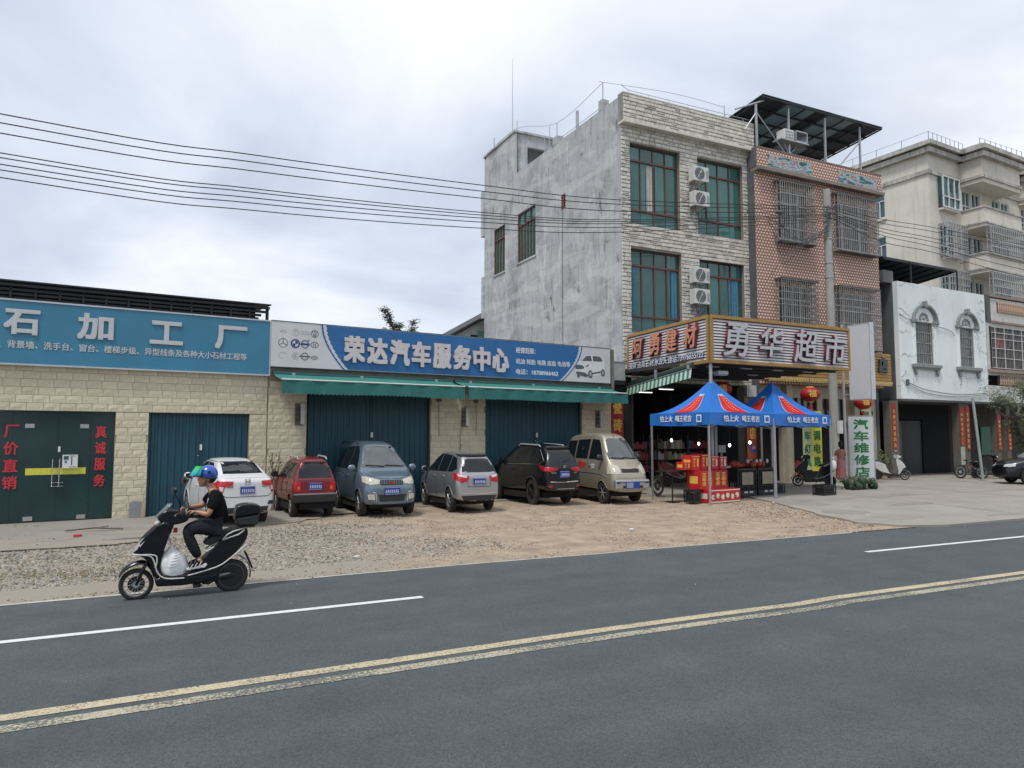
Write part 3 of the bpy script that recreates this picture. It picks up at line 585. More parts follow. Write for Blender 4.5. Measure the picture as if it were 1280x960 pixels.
# leaning stone slab offcut, dry weed at the wall foot
ls = facade_root('stone_offcut', 'grey stone slab offcut leaning on the block pier beside the glass doors', 'slab')
q = MB(); q.prism([(2.40, .04), (2.68, .04), (2.655, .40), (2.46, .42), (2.385, .38)], 0, .03); q.xf(Matrix.Translation((0, -.09, 0)) @ Matrix.Rotation(R(-7), 4, 'X')); q.obj('slab', mat('slab_grey', (0.22, 0.23, 0.24), 0.7, var=0.1), ls)
q = MB(); q.prism([(2.61, .04), (2.70, .04), (2.70, .36), (2.64, .40)], 0, .02); q.xf(Matrix.Translation((0, -.14, 0)) @ Matrix.Rotation(R(-5), 4, 'X')); q.obj('slab_strip', mat('slab_tan', (0.36, 0.30, 0.22), 0.8), ls)
dw = facade_root('dry_weed', 'bare dry weed growing by the pier behind the red hatchback', 'weed'); q = MB()
for k in range(9):
    a = 5.58 + rnd.uniform(-.05, .08); q.tube([(a, -.12, 0), (a+rnd.uniform(-.03, .06), -.14, .5), (a+rnd.uniform(-.18, .2), -.15-rnd.uniform(0, .1), rnd.uniform(.9, 1.5))], .006, 5)
    for t in range(5): z_ = rnd.uniform(.6, 1.4); x_ = a + rnd.uniform(-.13, .13); q.add([(x_, -.15, z_), (x_+.03, -.17, z_+.03), (x_+.01, -.16, z_+.07)], [(0, 1, 2)])
q.obj('stem', mat('dry_stem', (0.10, 0.085, 0.06), 0.9), dw, fix=False)
# ---------------------------------------------------------------- tall three-storey house with stone front
M_plaster = mat('weathered_grey_render', (0.42, 0.435, 0.45), 0.93, var=0.14, scale=1.1, streak=0.65, scol=(0.15, 0.155, 0.16), stain=0.5, sscale=0.5, spos=0.5, bump=0.35, bscale=8)
def more_wear(m, dark=(0.10, 0.105, 0.11), pale=(0.62, 0.63, 0.63)):
    N, L, b = nodes_of(m); c = N.new('ShaderNodeTexCoord'); src = b.inputs['Base Color'].links[0].from_socket
    for sc, lo, col, mx_, zs in ((2.6, 0.60, dark, 0.8, 0.5), (1.3, 0.58, pale, 0.65, 0.35), (5.5, 0.66, dark, 0.75, 0.6), (0.45, 0.53, pale, 0.35, 1.0)):
        mp_ = N.new('ShaderNodeMapping'); mp_.inputs['Scale'].default_value = (1, 1, zs); mp_.inputs['Location'].default_value = (sc*3, sc, 1); L.new(c.outputs['Object'], mp_.inputs[0])
        n = N.new('ShaderNodeTexNoise'); n.inputs['Scale'].default_value = sc; n.inputs['Detail'].default_value = 10; n.inputs['Roughness'].default_value = 0.7; n.inputs['Distortion'].default_value = 0.4; L.new(mp_.outputs[0], n.inputs['Vector'])
        q = N.new('ShaderNodeMapRange'); L.new(n.outputs['Fac'], q.inputs[0]); q.inputs['From Min'].default_value = lo; q.inputs['From Max'].default_value = lo + 0.06; q.inputs['To Max'].default_value = mx_
        x = N.new('ShaderNodeMix'); x.data_type = 'RGBA'; L.new(q.outputs[0], x.inputs[0]); L.new(src, x.inputs[6]); x.inputs[7].default_value = (*col, 1); src = x.outputs[2]
    # pale repair lines and lift marks: thin horizontal bands
    v = N.new('ShaderNodeTexNoise'); v.inputs['Scale'].default_value = 0.7; mp_ = N.new('ShaderNodeMapping'); mp_.inputs['Scale'].default_value = (0.5, 0.5, 2.4); L.new(c.outputs['Object'], mp_.inputs[0]); L.new(mp_.outputs[0], v.inputs['Vector'])
    q = N.new('ShaderNodeMapRange'); L.new(v.outputs['Fac'], q.inputs[0]); q.inputs['From Min'].default_value = 0.545; q.inputs['From Max'].default_value = 0.575; q.inputs['To Max'].default_value = 0.30
    x = N.new('ShaderNodeMix'); x.data_type = 'RGBA'; L.new(q.outputs[0], x.inputs[0]); L.new(src, x.inputs[6]); x.inputs[7].default_value = (*pale, 1); src = x.outputs[2]
    L.new(src, b.inputs['Base Color'])
more_wear(M_plaster)
N, L, b_ = nodes_of(M_plaster); c_ = N.new('ShaderNodeTexCoord'); n_ = N.new('ShaderNodeTexNoise'); n_.inputs['Scale'].default_value = 7; n_.inputs['Detail'].default_value = 12; n_.inputs['Roughness'].default_value = 0.8
mp_ = N.new('ShaderNodeMapping'); mp_.inputs['Scale'].default_value = (1, 1, .45); L.new(c_.outputs['Object'], mp_.inputs[0]); L.new(mp_.outputs[0], n_.inputs['Vector']); q_ = N.new('ShaderNodeMapRange'); L.new(n_.outputs['Fac'], q_.inputs[0]); q_.inputs['From Min'].default_value = .57; q_.inputs['From Max'].default_value = .64; q_.inputs['To Max'].default_value = .7
x_ = N.new('ShaderNodeMix'); x_.data_type = 'RGBA'; L.new(q_.outputs[0], x_.inputs[0]); L.new(b_.inputs['Base Color'].links[0].from_socket, x_.inputs[6]); x_.inputs[7].default_value = (.12, .125, .13, 1); L.new(x_.outputs[2], b_.inputs['Base Color'])
M_stone = mat('beige_cladding_stone', (0.60, 0.575, 0.51), 0.9, var=0.18, scale=3.5, bump=0.4, bscale=30)
M_stone2 = mat('pale_cladding_stone', (0.64, 0.625, 0.575), 0.9, var=0.15, scale=3.5); M_stone3 = mat('darker_cladding_stone', (0.48, 0.46, 0.41), 0.9, var=0.2, scale=3.5)  # pale and darker stones, mixed into the beige at random
M_joint = mat('dark_stone_joint', (0.24, 0.23, 0.20), 0.95)
M_brown = mat('brown_window_frame', (0.13, 0.055, 0.04), 0.5, var=0.15)
M_green = mat('green_tinted_glass', (0.036, 0.15, 0.13), 0.07, var=0.25, scale=0.7, spec=0.8)
M_green2 = mat('darker_green_glass', (0.022, 0.10, 0.088), 0.06, var=0.3, scale=0.9, spec=0.8)
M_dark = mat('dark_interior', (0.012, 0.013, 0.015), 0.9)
M_curt = mat('blue_curtain', (0.05, 0.20, 0.33), 0.9, var=0.2, scale=5); M_curt2 = mat('pale_curtain', (0.45, 0.42, 0.40), 0.9, var=0.2, scale=9)
TP, TA = (15.29, 21.2, 0), -1
th = root('stone_front_house', 'tall three-storey house with beige stone-clad front and weathered bare grey side wall', 'house', TP, TA)
W_ = [(0.41, 2.75, 9.78, 12.90), (3.62, 5.98, 9.84, 12.88), (0.41, 2.76, 5.75, 8.87), (3.64, 5.95, 5.75, 8.82)]
fw = MB(); holes_wall(fw, 0.0, 6.32, 3.9, 13.6, 0, .25, W_)
fw.obj('front_wall', M_joint, th)
# irregular cladding stones, 4 px each in the picture: one joined piece
def cladding(name, x0, x1, z0, z1, y, holes, parent, hh=0.15):
    mb = MB(); z = z0; r_ = 0
    while z < z1 - .02:
        h = min(hh*rnd.uniform(.85, 1.15), z1 - z); x = x0 - rnd.uniform(0, .2)
        while x < x1:
            w2 = rnd.uniform(.20, .44); a, b = max(x, x0)+.006, min(x + w2, x1)-.006; x += w2
            segs = [(a, b)]
            for hx0, hx1, hz0, hz1 in holes:
                if z + h*.5 > hz0 and z + h*.5 < hz1:
                    ns = []
                    for p, q in segs:
                        if q <= hx0 or p >= hx1: ns.append((p, q)); continue
                        if p < hx0: ns.append((p, hx0))
                        if q > hx1: ns.append((hx1, q))
                    segs = ns
            for p, q in segs:
                if q - p < .03: continue
                mb.mi = rnd.choice([0, 0, 0, 1, 1, 2]); pr = rnd.uniform(.02, .042); c = .018
                za, zb = z+.008, z+h-.008; split = rnd.random() < .12
                for (zz0, zz1) in ([(za, (za+zb)/2-.006), ((za+zb)/2+.006, zb)] if split else [(za, zb)]):
                    c2 = min(c, (zz1-zz0)*.3, (q-p)*.3); rr_ = lambda: rnd.uniform(-.004, .004)
                    mb.add([(p, y, zz0), (q, y, zz0), (q, y, zz1), (p, y, zz1), (p+c2+rr_(), y-pr, zz0+c2), (q-c2+rr_(), y-pr, zz0+c2+rr_()), (q-c2, y-pr, zz1-c2+rr_()), (p+c2, y-pr+rr_(), zz1-c2)], [(4,5,6,7),(0,1,5,4),(1,2,6,5),(2,3,7,6),(3,0,4,7)])
        z += h
    return mb.obj(name, [M_stone, M_stone2, M_stone3], parent, fix=False, kind='stuff')
cladding('stone_cladding', 0.0, 6.32, 3.9, 13.55, 0, W_, th)
pp = MB().box(-.02, 6.44, -.22, .1, 13.58, 14.66).obj('parapet', M_joint, th)
cladding('stone_cladding', -.02, 6.44, 13.60, 14.66, -.22, [], th)
MB().box(-.05, 6.56, -.30, .05, 13.52, 13.60).box(-.03, 6.46, -.235, .12, 14.66, 14.70).obj('parapet_ledge', M_stone, th)
# bare side wall with stepped parapet; u runs back from the front corner
sdw = root('side', '', 'x'); bpy.data.objects.remove(sdw)
SW = Matrix.Rotation(R(90), 4, 'Z')   # local x -> +y (back), local y -> -x (outwards is +y after turn)
def side(mb): # mesh built in (u, out, z) with out>0 pointing away from the house (to -x)
    mb.v = [(-p[1], p[0], p[2]) for p in mb.v]; return mb
SH = [(6.80, 8.64, 10.14, 12.52), (10.07, 11.38, 10.10, 12.47), (4.08, 4.43, 11.53, 12.17)]
q = MB(); holes_wall(q, -.0, 12.6, 0.0, 14.62, 0, -.22, SH); side(q).obj('side_wall', M_plaster, th)
q = MB(); q.box(-.2, 0, .0, -.25, 14.45, 14.62).box(1.18, 1.46, .012, -.3, 14.60, 15.02).box(4.75, 5.15, .012, -.3, 14.6, 14.95)
q.box(9.0, 12.6, .0, -.22, 14.62, 16.75).box(9.0, 12.6, .01, -.24, 16.75, 16.82); q.box(12.6, 12.95, .06, -.2, 12.5, 14.95).box(12.6, 12.9, .05, -.2, 8.1, 10.3); side(q).objs('side_parapet', M_plaster, th)
q = MB(); q.box(.3, 6.3, 11.0, 11.2, 0, 14.4).box(6.3, 6.32, 0.3, 12.5, 0, 14.4).box(.25, 6.4, .3, 12.5, 13.2, 13.4).box(.22, 6.4, .26, .30, 4, 13.2); q.objs('back_wall', mat('back_render', (0.3, 0.3, 0.3), 0.9), th)
q = MB()
for u0_, u1_ in ((.0, .34), (1.2, 1.46), (4.8, 5.12), (8.75, 9.05), (12.25, 12.6)): q.box(u0_, u1_, .004, -.02, 0, 14.4 if u0_ < 8.7 else 16.6)
for zz in (5.3, 9.3, 13.2): q.box(.34, 12.25, .0035, -.02, zz, zz+.28) if zz != 13.2 else None
side(q).objs('render_band', M_plaster, th)
# stair room on the roof with an open loggia
q = MB(); holes_wall(q, 0.02, 5.4, 13.4, 16.75, 9.0, 9.2, [(0.72, 4.9, 14.0, 16.15)]); q.box(0, 5.4, 12.4, 12.6, 13.4, 16.75).box(-.06, 5.5, 8.9, 12.7, 16.75, 16.85).box(.3, 5.3, 10.2, 10.3, 13.4, 16.7).box(.7, 4.9, 9.0, 9.2, 15.2, 15.28)
q.obj('roof_room', M_plaster, th)
# window joinery
def window_fill(parent, x0, x1, z0, z1, y, top=0.6, bot=0.6, cols=4, frame=M_brown, door=True, glass=(M_green, M_green2), fw_=.05, curt=()):
    fr_ = MB(); 
    fr_.box(x0, x0+fw_, y, y+.08, z0, z1).box(x1-fw_, x1, y, y+.08, z0, z1).box(x0+fw_, x1-fw_, y, y+.08, z1-fw_, z1).box(x0+fw_, x1-fw_, y, y+.08, z0, z0+fw_)
    zt, zb = z1-top, z0+bot
    if top: fr_.box(x0+fw_, x1-fw_, y-.005, y+.075, zt-.035, zt+.035)
    if bot: fr_.box(x0+fw_, x1-fw_, y-.005, y+.075, zb-.035, zb+.035)
    wd = (x1-x0)/cols; panes = []
    for k in range(1, cols):
        xx = x0+wd*k
        fr_.box(xx-.022, xx+.022, y+.004, y+.07, zb+.035 if bot else z0+fw_, zt-.035 if top else z1-fw_)
        if top: fr_.box(xx-.012, xx+.012, y+.004, y+.07, zt+.035, z1-fw_)
        if bot and k % 2 == 0: fr_.box(xx-.012, xx+.012, y+.004, y+.07, z0+fw_, zb-.035)
    fo = fr_.obj('window_frame', frame, parent)
    for k in range(cols):
        a, b = x0+wd*k+.012, x0+wd*(k+1)-.012
        for (c, d) in ([(zt+.02, z1-.03)] if top else []) + [(zb+.02 if bot else z0+.03, zt-.02 if top else z1-.03)] + ([(z0+.03, zb-.02)] if bot else []):
            tl = rnd.uniform(-.006, .006)
            MB().add([(a, y+.045+tl, c), (b, y+.045-tl, c), (b, y+.045-tl, d), (a, y+.045+tl, d)], [(0, 1, 2, 3)]).obj('window_pane', rnd.choice(glass), fo, fix=False)
    for (a, b, c, d, m) in curt:
        cb_ = MB(); n = max(3, int((b-a)/.06))
        for i in range(n):
            p, q = a+(b-a)*i/n, a+(b-a)*(i+1)/n; cb_.quad((p, y+.02+.03*(i % 2), c), (q, y+.02+.03*((i+1) % 2), c), (q, y+.02+.03*((i+1) % 2), d), (p, y+.02+.03*(i % 2), d))
        cb_.obj('curtain', m, fo, fix=False)
    return fo
for i, (a, b, c, d) in enumerate(W_):
    cu = []
    if i == 0: cu = [(1.26, 1.60, 10.35, 12.2, M_curt2), (1.60, 1.70, 10.35, 12.2, M_dark)]
    if i == 2: cu = [(.48, .70, 6.4, 8.2, M_curt), (2.36, 2.68, 6.4, 8.2, M_curt)]
    if i == 3: cu = [(3.71, 3.86, 6.4, 8.2, M_curt), (5.24, 5.74, 6.4, 8.2, M_curt)]
    window_fill(th, a, b, c, d, .14, cols=4, curt=cu, glass=(M_green, M_green, M_green2) if i < 2 else (M_green2, M_green2, M_green))
sfw = []
for (a, b, c, d), n in zip(SH[:2], (3, 2)):
    r_ = bpy.data.objects.new('side_window', None); COL.objects.link(r_); r_.parent = th; r_.rotation_euler = (0, 0, R(-90)); r_.location = (0, 0, 0)
    bpy.data.objects.remove(r_)
    q = MB(); q.box(a, b, -.10, -.14, c, d); side(q).obj('window_pane', M_green, th)
    q = MB(); q.box(a, a+.05, -.03, -.1, c, d).box(b-.05, b, -.03, -.1, c, d).box(a, b, -.031, -.1, d-.05, d).box(a, b, -.031, -.1, c, c+.05).box(a+.05, b-.05, -.035, -.1, d-.62, d-.57)
    for k in range(1, n*2): q.box(a+(b-a)*k/(n*2)-.02, a+(b-a)*k/(n*2)+.02, -.04, -.1, c, d if k % 2 == 0 or n == 2 else d-.6)
    side(q).obj('window_frame', M_brown, th)
    q = MB(); q.box(a-.08, b+.08, .05, -.05, c-.08, c); side(q).obj('window_sill', M_plaster, th)
q = MB(); q.box(4.08, 4.43, -.06, -.2, 11.53, 12.17)
side(q).obj('vent_back', M_dark, th)
q = MB()
for k in range(5): q.box(4.08, 4.43, .01, -.06, 11.56+k*.125, 11.61+k*.125)
q.box(4.23, 4.28, .012, -.06, 11.53, 12.17); side(q).obj('vent_grate', mat('red_clay', (0.22, 0.06, 0.045), 0.9), th)
# thin rendered downpipe chase, rail wires and lightning rod
q = MB(); q.tube([(4.36, .05, 4.6), (4.36, .05, 9.4), (4.33, .05, 11.5)], .04, 8); side(q).obj('drain_pipe', M_plaster, th)
q = MB()
for u in (1.3, 4.95): q.cyl((u, -.1, 14.9), (u, -.1, 15.75 if u < 2 else 15.6), .022, 6)
q.tube(catmull([(12.6, -.1, 16.95), (9.0, -.1, 16.95), (4.95, -.1, 15.6), (1.3, -.1, 15.75)], 6), .010, 5); q.tube([(5.0, -.1, 15.0), (4.4, -.1, 14.8), (1.4, -.1, 14.8)], .012, 5)
q.cyl((9.4, -.1, 16.8), (9.4, -.1, 20.7), .022, 6, r1=.008).cyl((8.9, -.1, 16.8), (8.9, -.1, 17.3), .02, 6).cyl((11.6, -.1, 16.8), (11.6, -.1, 17.5), .03, 6).cyl((5.6, -.1, 14.45), (5.6, -.1, 15.7), .015, 5).cyl((6.1, -.1, 14.45), (6.1, -.1, 15.4), .015, 5).cyl((3.4, -.2, 14.5), (3.4, -.2, 15.5), .07, 8)
side(q).obj('roof_rail', M_galv, th)
q = MB(); q.tube([(-.02, -.1, 15.0), (.3, -.1, 14.86), (6.3, -.1, 14.9)], .012, 5); q.tube(catmull([(-.1, 1.3, 15.75), (2.5, 0, 15.25), (5.05, -.05, 15.2)], 6), .009, 5); q.cyl((5.05, -.05, 14.7), (5.05, -.05, 15.28), .02, 6)
for k in range(7): q.cyl((.3+k*.95, -.1, 14.7), (.3+k*.95, -.1, 14.88), .01, 5)
q.obj('roof_rail', M_galv, th)
# air conditioners on brackets
def ac_unit(u, z, label, facing=True):
    a = root('air_conditioner', label, 'air conditioner', TP, TA, 'air conditioner outdoor units on the stone front')
    bd = bevel(MB().box(u, u+.74, -.42, -.10, z, z+.58).obj('casing', mat('ac_casing', (0.60, 0.60, 0.57), 0.5, var=0.1, scale=6, stain=0.2, scol=(0.35, 0.33, 0.3)), a), .015)
    q = MB(); c = (u+.29, -.425, z+.29)
    for rr in (.05, .10, .15, .20, .24): 
        for i in range(20):
            t0, t1 = 6.2832*i/20, 6.2832*(i+1)/20; q.quad(*[(c[0]+r*math.cos(t), -.432, c[2]+r*math.sin(t)) for r, t in ((rr-.008, t0), (rr, t0), (rr, t1), (rr-.008, t1))])
    for i in range(12): t = 6.2832*i/12; q.tube([(c[0], -.432, c[2]), (c[0]+.24*math.cos(t), -.432, c[2]+.24*math.sin(t))], .004, 4)
    q.obj('fan_grille', M_galv, bd, fix=False)
    q = MB(); q.add([(c[0]+.245*math.cos(t), -.4235, c[2]+.245*math.sin(t)) for t in [6.2832*i/24 for i in range(24)]], [tuple(range(24))]); q.obj('fan_opening', mat('fan_dark', (0.10, 0.11, 0.12), 0.6), bd, fix=False)
    MB().box(u+.60, u+.70, -.426, -.42, z+.12, z+.45).obj('service_panel', mat('ac_panel', (0.30, 0.31, 0.32), 0.6), bd)
    q = MB(); q.tube([(u+.1, -.40, z-.02), (u+.1, -.05, z-.02), (u+.1, -.05, z-.32), (u+.1, -.38, z-.03)], .014, 5); q.tube([(u+.64, -.40, z-.02), (u+.64, -.05, z-.02), (u+.64, -.05, z-.32), (u+.64, -.38, z-.03)], .014, 5)
    q.tube(catmull([(u+.1, -.3, z), (u+.3, -.2, z-.35), (u+.45, -.1, z-.15), (u+.5, -.05, z-.6)], 5), .018, 5); q.objs('bracket', M_ink, a)
for u, z, l in ((3.10, 11.76, 'air conditioner unit between the top-floor windows, upper of the pair'), (3.12, 10.78, 'air conditioner unit between the top-floor windows, lower of the pair'),
                (3.05, 7.76, 'air conditioner unit between the middle-floor windows, upper of the pair'), (3.05, 6.94, 'air conditioner unit between the middle-floor windows, lower of the pair')): ac_unit(u, z, l)
# ground-floor shop room
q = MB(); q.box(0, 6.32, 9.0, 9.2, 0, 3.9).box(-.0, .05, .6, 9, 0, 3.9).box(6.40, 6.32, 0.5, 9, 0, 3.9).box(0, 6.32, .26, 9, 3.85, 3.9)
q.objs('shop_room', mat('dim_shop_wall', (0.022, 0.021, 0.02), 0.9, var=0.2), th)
MB().box(0.0, 0.42, -.02, .4, 0.04, 3.9).obj('corner_pillar', mat('pillar_render', (0.10, 0.10, 0.10), 0.9, var=0.2), th)
MB().box(5.75, 6.32, -.05, .35, 0.04, 3.9).obj('pillar', mat('shop_pillar', (0.34, 0.33, 0.30), 0.9, var=0.15), th)

# ---------------------------------------------------------------- supermarket canopy sign
CF = 16.2; CX0, CX1 = 14.87, 21.0
M_gold = mat('gold_sign_frame', (0.36, 0.21, 0.055), 0.42, metal=0.25, var=0.1, scale=5)
M_slat = mat('pinkish_white_slat', (0.55, 0.52, 0.53), 0.5, var=0.10, scale=4, stain=0.2, scol=(0.45, 0.38, 0.40))
M_slatg = mat('slat_gap', (0.13, 0.115, 0.12), 0.8)
M_orange = mat('copper_letters', (0.60, 0.25, 0.14), 0.45, var=0.1, metal=0.2); M_steel_l = mat('brushed_steel_letters', (0.50, 0.51, 0.52), 0.38, metal=0.35, var=0.08); M_maroon = mat('maroon_letter_return', (0.17, 0.03, 0.05), 0.5)
def slat_sign(parent, L, z0, z1, place):
    """place: matrix from (x along, y out is negative, z) to the parent"""
    def put(mb, name, m, **k): mb.v = [tuple(place @ Vector(p)) for p in mb.v]; return mb.obj(name, m, parent, **k)
    put(MB().box(0, L, 0, .12, z0, z1), 'back_panel', M_slatg)
    n = 14; hh = (z1-z0-.2)/n
    sm = MB(); a, b = .08, L-.08; sm.add([(a,-.035,0),(b,-.035,0),(b,-.006,0),(a,-.006,0),(a,-.012,hh*.66),(b,-.012,hh*.66),(b,-.001,hh*.66),(a,-.001,hh*.66)], [(0,3,2,1),(4,5,6,7),(0,1,5,4),(1,2,6,5),(2,3,7,6),(3,0,4,7)])
    me = sm.mesh('slat', M_slat)
    for i in range(n):
        o = link('slat', me, parent); o.matrix_local = place @ Matrix.Translation((0, 0, z0+.1+i*hh))
    for nm, bx_ in (('frame_rail', (0, L, -.06, .0, z1-.10, z1)), ('frame_rail', (0, L, -.06, .0, z0, z0+.10)), ('frame_post', (0, .08, -.058, .0, z0+.1, z1-.1)), ('frame_post', (L-.08, L, -.058, 0, z0+.1, z1-.1))):
        put(MB().box(*bx_), nm, M_gold)
def lett(parent, place, ch, a, b, c, d, m, ret=M_maroon, y=-.04, depth=.10, bold=.03, name='character'):
    me = text_mesh(ch, a, b, c, d, y, depth, bold=bold, shear=.16); me.materials.clear(); me.materials.append(m); me.materials.append(ret)
    for p in me.polygons:
        if abs(p.normal.y) < .5: p.material_index = 1
    me.transform(place); return link(name, me, parent)
cs = root('canopy_sign', 'slatted gold-framed supermarket sign wrapping the canopy corner with steel and copper characters', 'sign')
PF = Matrix.Translation((CX0, CF, 0)); slat_sign(cs, CX1-CX0, 4.09, 5.54, PF)
for ch, px0, px1, a, b in (('勇', 899, 930, 4.31, 5.33), ('华', 943, 973, 4.37, 5.29), ('超', 985, 1015, 4.26, 5.32), ('市', 1025, 1053, 4.27, 5.26)):
    f = lambda px: (px-887)/(1060-887)*(CX1-CX0) * (1 + 0.07*(1-(px-887)/173)*-1 + 0) + 0.0
    lett(cs, PF, ch, f(px0), f(px1), a, b, M_steel_l, bold=.015)
SL = math.hypot(.45, 4.75); PS = Matrix.Translation((15.32, 20.92, 0)) @ Matrix.Rotation(math.atan2(-4.72, -.45), 4, 'Z')
sd_ = root('canopy_side_sign', 'slatted gold-framed sign on the canopy side with copper building-supply characters', 'sign')
slat_sign(sd_, SL-.06, 4.09, 5.54, PS)
for ch, a, b, c, d in (('阿', .45, 1.20, 4.62, 5.30), ('勇', 1.52, 2.25, 4.60, 5.34), ('建', 2.55, 3.22, 4.62, 5.35), ('材', 3.55, 4.28, 4.62, 5.38)): lett(sd_, PS, ch, a, b, c, d, M_orange, ret=M_maroon, bold=.02)
lett(sd_, PS, '瓷砖 洁具 石材 水龙头 电话:13976655122', .2, 4.5, 4.26, 4.50, mat('white_blue_letters', (0.62, 0.64, 0.70), 0.4), ret=M_ink, y=-.04, depth=.03, bold=.02, name='small_lettering')
cn = root('canopy', 'dark flat canopy roof over the supermarket front with small ceiling lights', 'canopy')
q = MB(); q.box(14.95, 20.98, 16.36, 21.1, 4.12, 4.24).box(14.95, 20.98, 16.34, 16.40, 4.24, 5.45); q.obj('deck', mat('dark_soffit', (0.035, 0.037, 0.04), 0.8, var=0.2), cn)
q = MB()
for k in range(6): q.box(14.98, 20.95, 16.7+k*.8, 16.75+k*.8, 4.06, 4.12)
q.obj('joist', M_roofmetal, cn)
for x, y in ((15.6, 16.9), (17.0, 16.9), (18.4, 16.9), (19.8, 16.9), (17.2, 18.6), (19.0, 18.6)):
    MB().box(x-.22, x+.22, y-.05, y+.05, 4.04, 4.075).obj('ceiling_light', mat('dim_lamp', (0.55, 0.56, 0.55), 0.4), cn)
MB().cyl((14.96, 16.3, 0.04), (14.96, 16.3, 4.12), .05, 12).obj('column', M_galv, cn)
fl = root('floodlight', 'small grey floodlight hanging under the canopy corner', 'floodlight', (15.6, 16.55, 3.82)); bevel(MB().box(-.2, .2, -.12, .12, -.05, .08).obj('housing', M_galv, fl), .02); MB().box(-.17, .17, -.10, .10, -.06, -.051).obj('lens', M_white, fl)
# striped side awning
sa = root('striped_awning', 'rolled green and white striped awning under the canopy side sign', 'awning'); q = MB(); n = 34
A_, B_ = Vector((15.12, 20.85, 3.62)), Vector((14.80, 16.95, 3.98))
for i in range(n):
    p, q2 = A_.lerp(B_, i/n), A_.lerp(B_, (i+1)/n); q.mi = i % 2; d_ = Vector((-.05, 0, -.30)); q.quad(p, q2, q2+d_, p+d_)
q.obj('striped_valance', [mat('stripe_green', (0.03, 0.22, 0.13), 0.8), mat('stripe_white', (0.55, 0.60, 0.56), 0.8)], sa, fix=False)
MB().tube([A_+Vector((.12, 0, .1)), B_+Vector((.12, 0, .1))], .11, 10).obj('roller', mat('roller_dark', (0.02, 0.05, 0.04), 0.7), sa)
MB().tube([A_+Vector((-.01, 0, .0)), B_+Vector((-.01, 0, .0))], .018, 8).obj('front_bar', M_galv, sa)
q = MB()
for t in (.5, .96): p = A_.lerp(B_, t); q.box(p.x-.03, p.x+.03, p.y-.05, p.y+.05, p.z, 4.1)
q.objs('bracket', M_galv, sa)
# grey filler panel and the red vertical banner beside the garage
wp = root('filler_panel', 'pale grey filler panel between the garage end and the canopy sign', 'panel', (14.25, 20.62, 0)); MB().box(0, .72, 0, .06, 3.86, 4.5).obj('panel', mat('pale_panel', (0.40, 0.44, 0.43), 0.6), wp); MB().box(0, .72, -.02, .05, 3.70, 3.84).obj('dark_rail', M_roofmetal, wp); MB().box(0, .72, -.02, .02, 4.5, 4.53).obj('trim', M_alu, wp)
M_redb = mat('red_banner', (0.30, 0.025, 0.02), 0.6, var=0.12, scale=4); M_goldl = mat('gold_letters', (0.72, 0.46, 0.08), 0.5)
rb = root('vertical_banner', 'tall red banner with gold tile-shop characters beside the garage', 'banner', (14.17, 20.36, 0))
MB().box(0, .5, 0, .04, .3, 3.3).obj('banner_face', M_redb, rb)
for i, ch in enumerate('瓷砖店'): text('character', ch, .07, .43, 2.66-i*.62, 3.12-i*.62, M_goldl, rb, y=-.004, depth=.01, bold=.03)
MB().box(-.67, 0, -.5, -.3, 0, 4.0).obj('wall_return', M_dark, th)
# ---------------------------------------------------------------- tiled house with barred windows
PP, PA = (21.52, 20.70, 0), -1
ph = root('tiled_house', 'three-storey house faced in brown and white lozenge tiles with barred windows and painted panels', 'house', PP, PA, None, (.983, 1, .994))
M_tile = mat('lozenge_tiles', (0.34, 0.17, 0.12), 0.6, var=0.08, scale=2)
N, L, b = nodes_of(M_tile); c = N.new('ShaderNodeTexCoord'); sx = N.new('ShaderNodeSeparateXYZ'); L.new(c.outputs['Object'], sx.inputs[0])
def mth(op, a, b2=None, v=None):
    n = N.new('ShaderNodeMath'); n.operation = op; L.new(a, n.inputs[0])
    if b2 is not None: L.new(b2, n.inputs[1])
    if v is not None: n.inputs[1].default_value = v
    return n.outputs[0]
# tumbling-block print: rows 0.155 high; each tile a pale lozenge over a dark one, rows offset by half
u_ = mth('MULTIPLY', sx.outputs[0], v=1/0.16); v0 = mth('MULTIPLY', sx.outputs[2], v=1/0.125); row = mth('FLOOR', v0); odd = mth('MODULO', row, v=2.0); off = mth('MULTIPLY', odd, v=0.5)
uu = N.new('ShaderNodeMath'); uu.operation = 'ADD'; L.new(u_, uu.inputs[0]); L.new(off, uu.inputs[1]); fu = mth('FRACT', uu.outputs[0]); fv = mth('FRACT', v0)
du = mth('ABSOLUTE', mth('SUBTRACT', fu, v=0.5)); dv = mth('ABSOLUTE', mth('SUBTRACT', fv, v=0.58))
dd = N.new('ShaderNodeMath'); dd.operation = 'ADD'; L.new(mth('MULTIPLY', du, v=1.0), dd.inputs[0]); L.new(mth('MULTIPLY', dv, v=0.9), dd.inputs[1])
inn = mth('LESS_THAN', dd.outputs[0], v=0.34); mid = mth('LESS_THAN', dd.outputs[0], v=0.44); low = mth('LESS_THAN', fv, v=0.2)
def mixc(f, a, b2):
    x = N.new('ShaderNodeMix'); x.data_type = 'RGBA'; L.new(f, x.inputs[0]); 
    (L.new(a, x.inputs[6]) if not isinstance(a, tuple) else setattr(x.inputs[6], 'default_value', (*a, 1)))
    (L.new(b2, x.inputs[7]) if not isinstance(b2, tuple) else setattr(x.inputs[7], 'default_value', (*b2, 1))); return x.outputs[2]
base = mixc(mid, (0.29, 0.13, 0.095), (0.56, 0.33, 0.235)); base = mixc(inn, base, (0.74, 0.64, 0.55)); base = mixc(mth('MULTIPLY', low, v=0.5), base, (0.25, 0.11, 0.08)); L.new(base, b.inputs['Base Color'])
